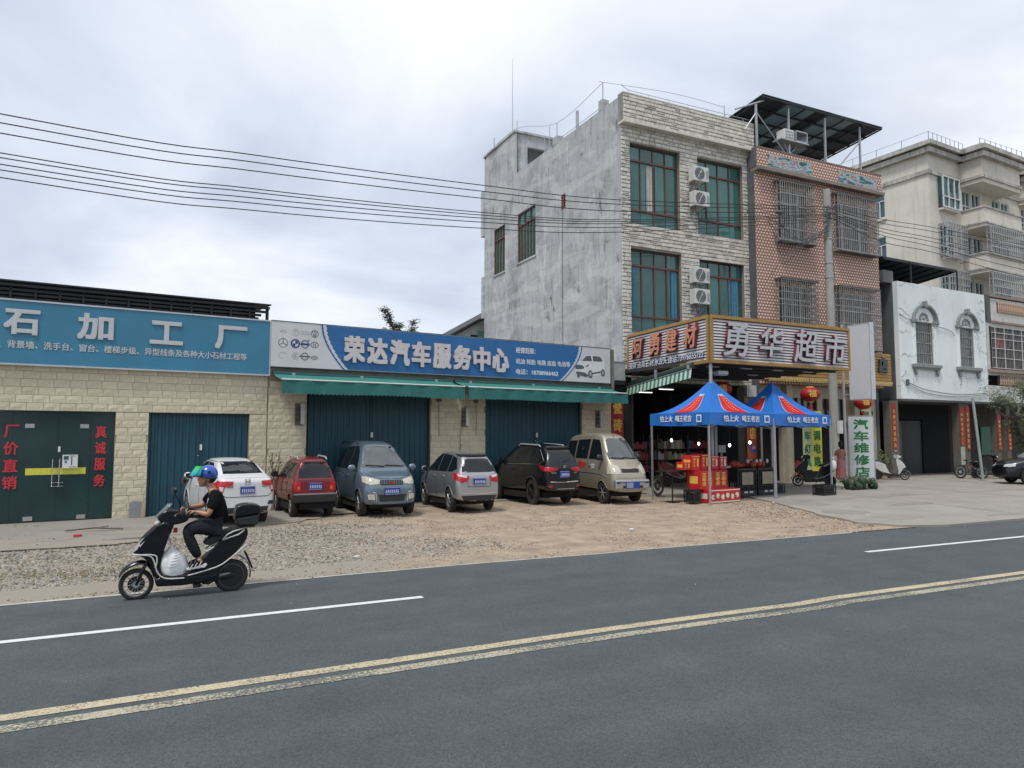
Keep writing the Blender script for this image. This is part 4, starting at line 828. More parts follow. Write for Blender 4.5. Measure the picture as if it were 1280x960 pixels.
bmp = N.new('ShaderNodeBump'); bmp.inputs['Strength'].default_value = 0.4; bmp.inputs['Distance'].default_value = .02; L.new(mth('SUBTRACT', mth('MULTIPLY', dd.outputs[0], v=-1), v=0), bmp.inputs['Height']); L.new(bmp.outputs[0], b.inputs['Normal'])
M_conc2 = mat('dark_render', (0.10, 0.105, 0.11), 0.95, var=0.25, scale=1.2, streak=0.4, scol=(0.2, 0.2, 0.2))
M_bar = mat('weathered_iron_bar', (0.33, 0.32, 0.30), 0.6, metal=0.3, var=0.25, scale=6); M_winblue = mat('bluish_window_glass', (0.022, 0.04, 0.05), 0.15, var=0.5, scale=1.5, spec=0.8)
G_ = [(1.08, 3.08, 9.92, 12.38), (4.50, 7.05, 9.90, 12.36), (1.02, 3.1, 5.70, 8.30), (4.42, 7.0, 5.66, 8.29)]
q = MB(); holes_wall(q, 0, 7.45, 4.0, 12.72, 0, .25, [(a+.15, b-.15, c+.15, d-.15) for a, b, c, d in G_]); q.obj('front_wall', M_tile, ph)
MB().box(0, 7.62, -.16, .25, 12.86, 13.68).obj('parapet', M_tile, ph)
MB().box(-.02, 7.64, -.30, .2, 12.72, 12.86).box(-.0, 7.62, -.18, .27, 13.68, 13.72).obj('parapet_ledge', mat('ledge_render', (0.23, 0.19, 0.165), 0.9, var=0.2), ph)
q = MB(); q.box(-.03, -.002, -.0, .25, 0, 12.7).box(-.03, -.002, -.16, .25, 12.87, 13.67).box(-.03, .16, .251, 11, 0, 13.4).box(7.29, 7.45, .251, 11, 0, 13.4).box(.16, 7.29, 10.8, 11, 0, 13.4).box(.16, 7.29, .251, 10.8, 12.9, 13.0).box(.16, 7.29, .7, .75, 4.2, 12.9); q.objs('side_walls', M_conc2, ph)
# painted landscape panels
def mural(u0, u1, z0, z1, seed):
    m = mat('painted_tile_panel_%d' % seed, (0.3, 0.4, 0.4), 0.5); N2, L2, b2 = nodes_of(m); c2 = N2.new('ShaderNodeTexCoord'); mp2 = N2.new('ShaderNodeMapping'); mp2.inputs['Location'].default_value = (seed*3.1, 0, seed); mp2.inputs['Scale'].default_value = (1, 1, 2.6); L2.new(c2.outputs['Object'], mp2.inputs[0])
    n2_ = N2.new('ShaderNodeTexNoise'); n2_.inputs['Scale'].default_value = 1.9; n2_.inputs['Detail'].default_value = 5; L2.new(mp2.outputs[0], n2_.inputs['Vector']); r2_ = N2.new('ShaderNodeValToRGB'); r2_.color_ramp.interpolation = 'CONSTANT'; L2.new(n2_.outputs['Fac'], r2_.inputs[0]); cr = r2_.color_ramp
    cr.elements[0].color = (0.02, 0.10, 0.08, 1); cr.elements[0].position = 0; cr.elements[1].position = .42; cr.elements[1].color = (0.08, 0.2, 0.24, 1)
    for p_, c_2 in ((.47, (.38, .45, .44, 1)), (.54, (.12, .26, .34, 1)), (.57, (.42, .09, .06, 1)), (.60, (.45, .5, .48, 1)), (.66, (.05, .16, .1, 1))): e_ = cr.elements.new(p_); e_.color = c_2
    L2.new(r2_.outputs[0], b2.inputs['Base Color']); MB().box(u0, u1, -.185, -.16, z0, z1).obj('painted_panel', m, ph); MB().box(u0-.05, u1+.05, -.178, -.16, z0-.05, z0).box(u0-.05, u1+.05, -.178, -.16, z1, z1+.05).obj('panel_trim', M_mort, ph)
mural(.62, 3.12, 12.96, 13.45, 1); mural(4.80, 7.3, 12.96, 13.44, 2)
def cage(parent, a, b, c, d, y, depth=.35, pitch=.12, nh=5, m=M_bar, r=.014, name='window_bars', scroll=False):
    q = MB(); n = max(2, int((b-a)/pitch))
    for i in range(n+1): x = a+(b-a)*i/n; q.box(x-r, x+r, y-depth-r, y-depth+r, c, d)
    for i in range(nh+1): z = c+(d-c)*i/nh; q.box(a, b, y-depth-r*1.4, y-depth-r*.2, z-r*1.2, z+r*1.2)
    for x in (a, b):
        for i in range(nh+1): z = c+(d-c)*i/nh; q.box(x-r, x+r, y-depth, y, z-r, z+r)
        k = max(1, int(depth/pitch))
        for i in range(k): yy = y-depth*i/k; q.box(x-r, x+r, yy-r, yy+r, c, d)
    if scroll:
        for i in range(n): x = a+(b-a)*(i+.5)/n; q.lathe([(.04, -.006), (.05, 0), (.04, .006)], (x, y-depth, d-.16), 'y', 8, closed=True)
    return q.obj(name, m, parent, fix=False)
for a, b, c, d in G_:
    gl = MB().box(a+.16, b-.16, .12, .14, c+.16, d-.16).obj('window_glass', M_winblue, ph)
    q = MB(); 
    for k in range(5): x = a+.16+(b-a-.32)*k/4; q.box(x-.02, x+.02, .07, .12, c+.16, d-.16)
    q.box(a+.16, b-.16, .075, .12, d-.75, d-.70).box(a+.15, b-.15, .06, .12, d-.2, d-.15).box(a+.15, b-.15, .06, .12, c+.15, c+.2); q.obj('window_frame', M_alu, ph)
    cage(ph, a, b, c, d, 0, .34)
    MB().box(a-.03, b+.03, -.38, 0, d+.02, d+.06).box(a-.03, b+.03, -.38, 0, c-.06, c-.02).objs('cage_shelf', M_conc2, ph)
# ground floor of the tiled house
M_cream = mat('cream_render', (0.40, 0.36, 0.28), 0.9, var=0.15, scale=2, stain=0.3, scol=(0.25, 0.23, 0.18))
q = MB(); holes_wall(q, 0.2, 7.29, 0, 4.0, .3, .5, [(.4, 1.5, 0, 3.0), (.5, 1.4, 3.05, 3.6), (2.0, 5.5, 0, 2.5), (2.1, 3.6, 2.6, 3.5), (3.9, 5.3, 2.6, 3.5), (6.0, 7.1, 0, 3.0)]); q.obj('shopfront_wall', M_cream, ph)
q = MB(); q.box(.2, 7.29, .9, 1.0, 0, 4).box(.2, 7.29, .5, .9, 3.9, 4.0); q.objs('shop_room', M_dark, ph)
q = MB()
for k in range(5): q.box(2.1+k*.37, 2.13+k*.37, .36, .42, 2.6, 3.5).box(3.9+k*.34, 3.93+k*.34, .36, .42, 2.6, 3.5)
q.box(2.1, 3.6, .365, .42, 3.0, 3.04); q.obj('window_frame', M_brown, ph); MB().box(2.1, 5.3, .43, .45, 2.6, 3.5).obj('window_glass', M_winblue, ph)
for u in (1.55, 5.6): MB().box(u, u+.32, .05, .30, 0, 4.0).objs('pilaster', M_cream, ph)
gs = root('gold_sign', 'gold slatted fascia sign with dark steel shop character at its right end', 'sign', PP, PA, None, (.983, 1, .994))
MB().box(.2, 7.62, -.26, -.0, 4.32, 5.53).obj('back_panel', M_gold, gs)
for i in range(9): MB().box(.2, 7.62, -.29, -.262, 4.34+i*.132, 4.34+i*.132+.10).obj('slat', M_gold, gs)
text('character', '店', 6.72, 7.32, 4.66, 5.36, mat('black_letters', (0.04, 0.045, 0.045), 0.4), gs, y=-.30, depth=.07, bold=.05)
text('character', '店', 6.75, 7.35, 4.68, 5.38, M_steel_l, gs, y=-.295, depth=.05, bold=.03)
text('character', '修', 5.55, 6.15, 4.66, 5.36, M_steel_l, gs, y=-.30, depth=.07, bold=.03)
q = MB(); q.box(.2, 7.62, -.34, .0, 4.18, 4.30)
for k in range(50): q.box(.2+k*.148, .28+k*.148, -.37, -.30, 4.10, 4.19)
q.obj('tile_eave', mat('gold_tile_edge', (0.46, 0.33, 0.13), 0.6, var=0.25, scale=12), gs)
# roof shelter of dark sheets on steel posts
rs = root('roof_shelter', 'dark sheet-metal roof shelter on thin steel posts over the tiled house', 'roof shelter', PP, PA, None, (.983, 1, .994))
def sheet(x0, x1, y0, y1, za, zb, t=.04):
    return [(x0,y0,za),(x1,y0,za),(x1,y1,zb),(x0,y1,zb),(x0,y0,za+t),(x1,y0,za+t),(x1,y1,zb+t),(x0,y1,zb+t)], [(0,3,2,1),(4,5,6,7),(0,1,5,4),(1,2,6,5),(2,3,7,6),(3,0,4,7)]
M_sheet = mat('shelter_sheet', (0.03, 0.04, 0.045), 0.6, var=0.3, scale=1.5); M_sheetg = mat('translucent_green_sheet', (0.02, 0.12, 0.11), 0.4, var=0.2, alpha=.80)
n = 9; x0, x1 = .45, 7.87
for i in range(n):
    a = x0+(x1-x0)*i/n; vs, fs = sheet(a+.004, x0+(x1-x0)*(i+1)/n-.004, -.15, 4.2, 15.98, 15.58, .03)
    MB().add(vs, fs).obj('roof_sheet', M_sheetg if i in (2, 3, 5, 6) else M_sheet, rs)
q = MB()
for t in (.0, .2, .4, .6, .8, 1.0): yy = -.1+4.2*t; z = 15.98-.4*t-.09; q.box(x0, x1, yy-.03, yy+.03, z-.0, z+.07)
for i in range(7): a = x0+.1+(x1-x0-.2)*i/6; vs, fs = sheet(a-.03, a+.03, -.12, 4.1, 15.85, 15.45, .05); q.add(vs, fs)
q.obj('roof_frame', M_roofmetal, rs)
for u, zt in ((.25, 15.6), (2.1, 15.8), (4.3, 15.8), (6.55, 15.85)):
    MB().box(u-.035, u+.035, .02, .09, 13.7, zt).objs('post', M_galv, rs); MB().box(u-.035, u+.035, 3.7, 3.77, 13.0, 15.45).objs('post', M_roofmetal, rs)
q = MB(); q.tube([(-.9, .05, 15.15), (.7, .05, 15.85)], .035, 6); q.tube([(-.4, .05, 14.4), (.22, .05, 15.2)], .025, 5); q.tube([(.28, .05, 15.25), (1.9, .05, 13.75)], .025, 5); q.tube([(5.1, .05, 13.75), (6.5, .05, 15.1)], .04, 6); q.objs('brace', M_galv, rs)
hv = root('condenser_unit', 'pale boxy condenser unit on the parapet under the roof shelter', 'condenser unit', PP, PA); bevel(MB().box(1.6, 2.15, -.15, .3, 14.25, 14.68).obj('casing', MATS['ac_casing'], hv), .02); q = MB(); q.box(2.3, 3.0, -.1, .3, 14.25, 14.32).box(2.3, 3.0, -.1, .3, 14.7, 14.75).box(2.3, 2.34, -.1, .3, 14.25, 14.75).box(2.96, 3.0, -.1, .3, 14.25, 14.75).tube([(1.8, .1, 14.2), (2.1, .1, 13.7)], .02, 5).tube([(2.6, .1, 14.2), (2.1, .1, 13.7)], .02, 5).box(1.4, 3.0, -.15, .3, 14.2, 14.25); q.obj('stand', M_galv, hv)
for zz in (14.32, 14.44, 14.56): MB().box(1.65, 2.1, -.165, -.15, zz, zz+.04).obj('louvre', M_galv, hv)

# ---------------------------------------------------------------- white two-storey house with arched windows
WP, WA = (29.2, 20.3, 0), 1.2
wh = root('white_house', 'two-storey white rendered house with two arched baroque windows over an open ground floor', 'house', WP, WA)
M_wht = mat('white_render', (0.76, 0.81, 0.80), 0.9, var=0.07, scale=0.7, streak=0.16, scol=(0.3, 0.3, 0.28), stain=0.2, sscale=1.6, spos=0.62, bump=0.15)
# peeling cracks near the edges
N, L, b = nodes_of(M_wht); c = N.new('ShaderNodeTexCoord'); v = N.new('ShaderNodeTexVoronoi'); v.feature = 'DISTANCE_TO_EDGE'; v.inputs['Scale'].default_value = 2.1; n = N.new('ShaderNodeTexNoise'); n.inputs['Scale'].default_value = 3; mxv = N.new('ShaderNodeMix'); mxv.data_type = 'VECTOR'; mxv.inputs[0].default_value = 0.35
L.new(c.outputs['Object'], n.inputs['Vector']); L.new(c.outputs['Object'], mxv.inputs[4]); L.new(n.outputs['Color'], mxv.inputs[5]); L.new(mxv.outputs[1], v.inputs['Vector'])
lt = N.new('ShaderNodeMath'); lt.operation = 'LESS_THAN'; lt.inputs[1].default_value = 0.018; L.new(v.outputs['Distance'], lt.inputs[0]); n3 = N.new('ShaderNodeTexNoise'); n3.inputs['Scale'].default_value = 0.8; L.new(c.outputs['Object'], n3.inputs['Vector']); g3 = N.new('ShaderNodeMath'); g3.operation = 'GREATER_THAN'; g3.inputs[1].default_value = 0.56; L.new(n3.outputs['Fac'], g3.inputs[0])
mm = N.new('ShaderNodeMath'); mm.operation = 'MULTIPLY'; L.new(lt.outputs[0], mm.inputs[0]); L.new(g3.outputs[0], mm.inputs[1]); x = N.new('ShaderNodeMix'); x.data_type = 'RGBA'; L.new(mm.outputs[0], x.inputs[0]); L.new(b.inputs['Base Color'].links[0].from_socket, x.inputs[6]); x.inputs[7].default_value = (0.42, 0.45, 0.44, 1); L.new(x.outputs[2], b.inputs['Base Color'])
WW = [(1.66, 3.0, 5.17, 7.12), (5.07, 6.28, 5.19, 7.10)]
q = MB(); holes_wall(q, .47, 7.33, 3.56, 8.85, 0, .22, WW); q.obj('front_wall', M_wht, wh)
q = MB(); q.box(.47, .68, .221, 9, 3.56, 8.8).box(7.12, 7.33, .221, 9, 3.56, 8.8).box(.68, 7.12, 8.8, 9, 0, 8.8).box(.7, 7.1, .5, .55, 3.7, 8.7).box(.68, 7.12, .23, 8.8, 8.5, 8.6); q.objs('side_walls', M_conc2, wh)
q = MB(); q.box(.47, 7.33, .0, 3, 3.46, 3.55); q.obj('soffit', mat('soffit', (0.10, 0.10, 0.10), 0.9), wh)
M_trim = mat('grey_plaster_trim', (0.24, 0.27, 0.26), 0.9, var=0.3, scale=8)
for a, b_x, c, d in WW:
    cx = (a+b_x)/2; hw = (b_x-a)/2
    MB().box(a, b_x, .12, .14, c, d).obj('window_glass', mat('arched_glass', (0.03, 0.07, 0.065), 0.15, var=0.4, spec=0.8), wh)
    cage(wh, a+.03, b_x-.03, c+.02, d-.02, .06, .02, .13, 4, M_bar, .012)
    q = MB(); R1, R2 = hw+.22, hw+.12; n = 18; zc_ = d+.02
    for i in range(n):
        t0, t1 = math.pi*i/n, math.pi*(i+1)/n
        for (ra, rb, y0_, y1_) in ((R2, R1, -.10, 0), (R1-.06, R1+.04, -.15, -.10)):
            P4 = [(cx+r*math.cos(t), zc_+r*.86*math.sin(t)) for r, t in ((ra, t0), (rb, t0), (rb, t1), (ra, t1))]; q.prism(P4, y0_, y1_)
    q.box(cx-.09, cx+.09, -.17, 0, zc_+R1*.86-.12, zc_+R1*.86+.16)
    q.obj('arch_moulding', M_trim, wh)
    q = MB()
    for i in range(7): t = math.pi*(i+.5)/7; q.ell((cx+.30*math.cos(t), -.03, zc_+.08+.26*math.sin(t)), (.05, .03, .09), 8, 5)
    q.ell((cx, -.03, zc_+.14), (.12, .04, .07), 8, 5); q.ell((cx-.28, -.03, zc_+.08), (.12, .03, .03), 8, 5); q.ell((cx+.28, -.03, zc_+.08), (.12, .03, .03), 8, 5); q.obj('shell_ornament', M_trim, wh)
    q = MB()
    for s_ in (-1, 1):
        xx = cx+s_*(hw+.12); q.box(xx-.07, xx+.07, -.06, 0, c-.02, d-.05); q.box(xx-.02, xx+.02, -.075, -.06, c+.1, d-.2)
    q.objs('pilaster', M_wht, wh)
    q = MB()
    for s_ in (-1, 1):
        xx = cx+s_*(hw+.14); q.box(xx-.16, xx+.16, -.14, 0, d-.05, d+.07); q.ell((xx+s_*.1, -.1, d-.02), (.09, .06, .10), 8, 6); q.box(xx-.07, xx+.07, -.12, 0, c-.42, c-.16); q.ell((xx, -.08, c-.44), (.06, .05, .10), 8, 6)
    q.box(cx-hw-.36, cx+hw+.36, -.16, 0, c-.16, c-.02).box(cx-hw-.30, cx+hw+.30, -.12, 0, c-.24, c-.16); q.obj('window_sill', M_trim, wh)
# creeper roots and stray cable on the wall
q = MB()
for k in range(11):
    side_ = rnd.choice([0.5, 0.6, 7.2]); a = Vector((side_, -.012, rnd.uniform(6.2, 8.7) if k % 3 else rnd.uniform(3.7, 6))); pts = [a]
    for t in range(6): a = a + Vector((rnd.uniform(.02, .22)*(1 if side_ < 2 else -.7), 0, rnd.uniform(-.14, .14))); pts.append(a.copy())
    q.tube(pts, .010, 4, rr=[.008*(1-i/9) for i in range(7)])
q.obj('creeper', mat('creeper_stem', (0.16, 0.17, 0.14), 0.9), wh, fix=False, kind='stuff')
q = MB(); q.tube(catmull([(.9, -.06, 4.3), (2.2, -.06, 4.0), (4.6, -.06, 3.85), (7.1, -.06, 3.98)], 8), .016, 5).tube(catmull([(.9, -.06, 4.22), (2.2, -.07, 3.86), (4.4, -.07, 3.74), (7.1, -.06, 3.9)], 8), .012, 5).tube(catmull([(.5, -.05, 7.35), (1.4, -.06, 7.1), (4.0, -.06, 6.9), (4.6, -.06, 6.62)], 8), .013, 5); q.box(.82, .95, -.1, -.0, 4.15, 4.42)
q.obj('cable', M_ink, wh, fix=False)
# ground floor: recessed dark back wall with doors, posts with couplets
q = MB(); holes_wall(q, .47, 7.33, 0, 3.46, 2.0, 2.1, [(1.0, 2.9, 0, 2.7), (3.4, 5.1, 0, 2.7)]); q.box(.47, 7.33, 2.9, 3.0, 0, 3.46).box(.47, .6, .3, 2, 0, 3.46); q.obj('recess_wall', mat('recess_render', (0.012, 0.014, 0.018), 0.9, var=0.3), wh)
for a in (1.02, 3.42): MB().box(a, a+1.7, 2.05, 2.07, 0, 2.65).obj('door_leaf', mat('dark_blue_door', (0.006, 0.014, 0.022), 0.4, var=0.3), wh); 
MB().box(2.95, 3.35, 1.95, 2.0, .05, 2.6).obj('notice_strip', mat('faded_notice', (0.17, 0.15, 0.12), 0.8, var=0.3), wh)
for a, b_x in ((-.2, .35), (4.95, 5.75)): MB().box(a, b_x, .10, .45, 0.04, 3.46).obj('pillar', mat('tiled_pillar', (0.13, 0.12, 0.10), 0.8, var=0.2, scale=8), wh)
# low sheet canopy over the white house
lc2 = root('sheet_canopy', 'dark sheet canopy above the white house roof', 'canopy', (29.2, 20.3, 0), 1.2)
vs, fs = sheet(-.1, 5.65, .3, 4.6, 9.95, 9.45, .04); MB().add(vs, fs).obj('sheet', M_sheet, lc2); q = MB()
for i in range(8): a = i*.8; vs, fs = sheet(a, a+.05, .3, 4.5, 9.88, 9.38, .06); q.add(vs, fs)
q.box(0, 5.6, .28, .33, 9.86, 9.94).box(0, 5.6, 2.3, 2.36, 9.6, 9.68); q.obj('rafter', M_roofmetal, lc2); MB().box(1.85, 1.9, .2, .26, 8.85, 9.9).objs('post', M_roofmetal, lc2); MB().box(5.5, 5.55, .2, .26, 8.85, 9.9).objs('post', M_roofmetal, lc2); MB().box(-.1, .6, .25, 4, 8.8, 9.35).obj('end_wall', M_conc2, lc2)

# ---------------------------------------------------------------- right-hand house with balustrades
rh = root('balcony_house', 'tan and white house with terracotta balustrades and a long barred window', 'house', WP, WA)
M_terr = mat('terracotta_baluster', (0.50, 0.36, 0.27), 0.8, var=0.15, scale=10); M_wt2 = mat('dusty_white_tile', (0.58, 0.57, 0.53), 0.8, var=0.15, stain=0.3, scol=(0.25, 0.23, 0.2))
q = MB(); q.box(7.8, 20, -.02, .2, 7.62, 8.60).obj('parapet', M_wt2, rh)
MB().box(7.7, 20, -.10, .25, 8.80, 8.90).box(7.75, 20, -.08, .25, 7.50, 7.60).obj('parapet_coping', mat('brown_coping', (0.30, 0.22, 0.18), 0.8, var=0.2), rh)
def balusters(a, b, z0, z1, y): 
    q = MB(); q.box(a, b, y+.05, y+.10, z0, z1); q.obj('baluster_back', M_ink, rh)
    bm_ = MB().lathe([(.03, 0), (.045, .05*(z1-z0)), (.028, .2*(z1-z0)), (.055, .5*(z1-z0)), (.028, .8*(z1-z0)), (.045, .95*(z1-z0)), (.03, z1-z0)], (0, 0, 0), 'z', 8).mesh('baluster', M_terr, 'all')
    n_ = int((b-a)/.16)
    for i in range(n_): o = link('baluster', bm_, rh); o.location = (a+.08+i*.16, y, z0)
q = MB(); q.box(7.8, 20, -.025, .18, 8.60, 8.74).box(7.8, 8.3, -.025, .18, 7.62, 8.62); q.obj('parapet_edge', M_wt2, rh)
balusters(8.35, 14.5, 8.05, 8.60, -.07)
MB().box(7.45, 7.78, -.03, .3, 7.5, 8.9).obj('corner_post', M_conc2, rh)
q = MB(); q.box(7.4, 20, 0.0, .2, 7.35, 7.5).box(7.4, 7.6, 0, .2, 5.1, 7.35).box(7.4, 20, 0.0, .2, 4.9, 5.12).obj('wall', M_wt2, rh)
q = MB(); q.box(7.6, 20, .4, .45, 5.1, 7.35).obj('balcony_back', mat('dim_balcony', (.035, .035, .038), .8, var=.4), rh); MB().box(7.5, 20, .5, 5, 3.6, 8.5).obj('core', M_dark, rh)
cage(rh, 7.62, 14.5, 5.24, 7.30, 0, .10, .12, 1, M_bar, .008)
for z_ in (5.25, 5.75, 6.22, 6.70, 7.0, 7.28): MB().box(7.6, 14.5, -.13, -.105, z_-.015, z_+.015).obj('guard_rail', mat('white_iron', (0.55, 0.55, 0.55), 0.5), rh)
for k in range(9): MB().box(7.9+k*.8, 7.93+k*.8, -.135, -.105, 5.25, 7.28).obj('guard_upright', MATS['white_iron'], rh)
MB().box(8.6, 9.15, .2, .22, 6.3, 6.95).box(9.2, 9.4, .2, .22, 6.3, 6.9).objs('hanging_laundry', mat('red_laundry', (0.35, 0.06, 0.08), 0.9), rh)
MB().box(7.4, 20, -.18, .2, 5.02, 5.18).obj('sill_band', MATS['brown_coping'], rh)
balusters(8.25, 14.5, 4.42, 4.92, -.05)
MB().box(7.38, 20, -.03, .2, 3.56, 4.38).obj('tiled_band', M_wt2, rh)
q = MB()
for k in range(5):
    for i in range(30): q.box(7.6+i*.3, 7.78+i*.3, -.036, -.03, 3.66+k*.14, 3.675+k*.14)
q.obj('tile_joint', M_ink, rh, kind='stuff')
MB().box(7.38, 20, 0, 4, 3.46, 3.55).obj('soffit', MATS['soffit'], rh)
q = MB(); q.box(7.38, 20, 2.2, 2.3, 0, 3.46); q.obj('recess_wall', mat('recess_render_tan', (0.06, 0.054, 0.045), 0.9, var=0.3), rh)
MB().box(10.35, 11.3, 2.1, 2.2, 0.9, 2.4).obj('green_shutter', mat('green_shutter', (0.02, 0.14, 0.09), 0.5), rh); MB().box(11.3, 12.3, 2.1, 2.19, .9, 2.4).obj('window_glass', M_winblue, rh)
for u in (8.25, 9.15): MB().box(u, u+.34, .2, .5, 0.04, 3.46).obj('pillar', MATS['tiled_pillar'], rh)
# red couplets
def couplet(u, y, z0, z1, label, base=None, wd=.30, body='生意兴隆通四海财'):
    cp = root('door_couplet', label, 'couplet', WP, WA, 'red door couplets'); MB().box(u, u+wd, y-.02, y, z0, z1).obj('paper', M_redb, cp); st = (z1-z0)/8
    for i, ch in enumerate(body[:7]): text('character', ch, u+.07, u+wd-.07, z1-.25-(i+1)*st+.06, z1-.25-i*st-.02, M_goldl, cp, y=y-.021, depth=.003, bold=.01)
    return cp
couplet(-.12, .10, 1.35, 3.35, 'red couplet on the pillar between the tiled and white houses')
couplet(4.93, .08, 1.45, 3.25, 'red couplet on the inner side of the pillar beside the bicycle', body='财源茂盛达三江')
couplet(5.42, .08, 1.25, 3.28, 'red couplet on the outer side of the pillar beside the bicycle')
couplet(8.27, .18, 1.2, 2.95, 'red couplet on the left pillar behind the tree', body='春满人间福满门')
couplet(9.17, .18, 1.2, 2.9, 'red couplet on the right pillar behind the tree', body='四季平安福寿康')
nb_ = root('notice_board', 'small pale notice on the pillar below a couplet', 'notice', WP, WA); MB().box(4.95, 5.25, .07, .095, .55, 1.4).obj('sheet', mat('pale_notice', (0.42, 0.45, 0.38), 0.7, var=.1), nb_)
sp = root('support_post', 'thin pale steel post standing at the forecourt edge of the white house', 'post', (31.0, 17.75, 0)); MB().tube([(0, 0, .04), (-.12, 0.2, 3.5)], .055, 10).obj('shaft', mat('grey_green_paint', (0.30, 0.33, 0.32), 0.6), sp); MB().cyl((0, 0, .0), (0, 0, .07), .12, 12).obj('base_plate', M_galv, sp)

# ---------------------------------------------------------------- six-storey apartment block behind
AP, AA = (47.75, 30.05, 0), 3
ab = root('apartment_block', 'cream six-storey apartment block with stained cornices, bay balconies and window cages', 'apartment block', AP, AA)
M_apt = mat('cream_stained_render', (0.64, 0.61, 0.54), 0.9, var=0.14, scale=0.35, streak=0.4, scol=(0.30, 0.27, 0.24), stain=0.35, sscale=0.25, spos=0.56)
M_aptd = mat('stained_cornice', (0.44, 0.43, 0.40), 0.95, var=0.35, scale=1.2, streak=0.7, scol=(0.08, 0.08, 0.08))
M_wf = mat('white_window_frame', (0.60, 0.62, 0.63), 0.5); M_tg = mat('teal_window_glass', (0.02, 0.075, 0.08), 0.12, var=0.4, scale=.8, spec=0.8)
def aw_box(q, *b): q.box(*b)
fz = [17.0, 13.7, 10.4, 7.1]   # floor levels visible above the low houses
holes = []
for z in fz: holes += [(1.2, 3.1, z+.9, z+3.05)] + [(u, u+1.1, z+.95, z+2.7) for u in (4.2, 5.5, 8.3, 9.6)] + [(u, u+1.1, z+.95, z+2.7) for u in (12.6, 13.9, 16.7, 18.0)]
q = MB(); holes_wall(q, 0, 24, 0, 21.6, -.001, .3, holes); q.obj('front_wall', M_apt, ab)
q = MB(); q.box(.35, 24, .5, .6, 0, 21.4).obj('inner_dark', M_dark, ab)
sh = [(3.2, 4.1, z+.9, z+2.8) for z in (17.0, 13.7, 10.4)]
q = MB(); holes_wall(q, .31, 16, 0, 21.6, 0, -.3, sh); q.v = [(-p[1], p[0], p[2]) for p in q.v]; q.obj('side_wall', M_apt, ab)
q = MB(); q.box(-.35, 24, -.35, 16, 21.6, 21.95).box(-.55, 24, -.55, 16, 22.05, 22.35).box(.1, 24, .1, 16, 21.95, 22.6); q.obj('cornice', M_aptd, ab)
q = MB(); q.box(-.12, 24, -.12, 0, 20.15, 20.4).box(-.12, 0, 0, 16, 20.15, 20.4).box(-.02, 24, -.02, 14, 20.43, 20.5).objs('string_course', M_aptd, ab)
def bay(u0, u1, dep=1.5):
    c = .5   # chamfered plan of the bay: outline used at every level
    pl = lambda e=0: [(u0-e, 0), (u0-e, -dep-e), (u1+e, -dep-e), (u1+e, 0)]
    for z in fz:
        MB().prism(pl(), z, z+1.0, 'z').obj('balcony_front', M_apt, ab); q = MB(); q.prism(pl(.08), z+1.0, z+1.12, 'z'); q.prism(pl(.10), z-.12, z, 'z'); q.obj('balcony_band', M_aptd, ab)
        MB().prism(pl(.02), z-.35, z-.12, 'z').obj('balcony_slab', M_apt, ab)
    q = MB(); q.prism(pl(.02), 19.85, 21.6, 'z').obj('top_fascia', M_apt, ab); q = MB(); q.prism(pl(.35), 21.6, 21.95, 'z').prism(pl(.55), 22.05, 22.35, 'z').prism(pl(.1), 21.94, 22.6, 'z').prism(pl(.12), 20.15, 20.35, 'z'); q.obj('cornice', M_aptd, ab)
bay(4.0, 9.2); bay(12.2, 17.6); bay(20, 24)
for a, b_x, c, d in holes:
    tall = a == 1.2
    MB().box(a, b_x, .15, .17, c, d).obj('window_glass', M_tg, ab)
    q = MB(); q.box(a, a+.08, .05, .15, c, d).box(b_x-.08, b_x, .05, .15, c, d).box(a+.08, b_x-.08, .05, .15, d-.08, d).box(a+.08, b_x-.08, .05, .15, c, c+.08).box((a+b_x)/2-.04, (a+b_x)/2+.04, .05, .15, c+.08, d-.08).box(a+.08, b_x-.08, .04, .14, c+(.6), c+(.68)); q.obj('window_frame', M_wf, ab)
    if tall: MB().box(a-.1, b_x+.1, -.35, 0, c-.18, c-.04).obj('window_sill', M_apt, ab)
q = MB(); q.box(1.1, 3.2, -.32, -.02, 17.9, 20.05).obj('bay_glass', M_tg, ab); q = MB()
for u in (1.08, 1.75, 2.5, 3.15): q.box(u, u+.09, -.40, -.32, 17.9, 20.1)
q.box(1.08, 3.24, -.41, -.33, 17.86, 17.95).box(1.08, 3.24, -.41, -.33, 18.6, 18.68).box(1.08, 3.24, -.41, -.33, 20.05, 20.13); q.obj('bay_window_frame', M_wf, ab)
M_cagew = mat('pale_window_cage', (0.36, 0.37, 0.37), 0.5, metal=0.3)
for z in fz[1:]:
    cage(ab, 1.0, 3.5, z+.5, z+3.0, 0, .6, .28, 5, M_cagew, .03)
    cage(ab, 4.4, 9.3, z+1.0, z+3.0, -1.45, .25, .28, 4, M_cagew, .03)
    cage(ab, 12.4, 17.6, z+1.0, z+3.0, -1.45, .25, .28, 4, M_cagew, .03)
for a, b_x, c, d in sh:
    q = MB(); q.box(a, b_x, .12, .14, c, d); q.v = [(p[1], p[0], p[2]) for p in q.v]; q.obj('window_glass', M_tg, ab)
    q = MB(); q.box(a, a+.06, .03, .12, c, d).box(b_x-.06, b_x, .03, .12, c, d).box(a, b_x, .03, .12, d-.06, d).box(a, b_x, .03, .12, c, c+.06).box((a+b_x)/2-.03, (a+b_x)/2+.03, .03, .12, c, d-.6).box(a, b_x, .03, .12, d-.66, d-.6); q.v = [(p[1], p[0], p[2]) for p in q.v]; q.obj('window_frame', M_wf, ab)
    q = MB(); q.box(a-.1, b_x+.1, -.15, 0, c-.2, c-.05); q.v = [(p[1], p[0], p[2]) for p in q.v]; q.obj('window_sill', M_apt, ab)
q = MB()
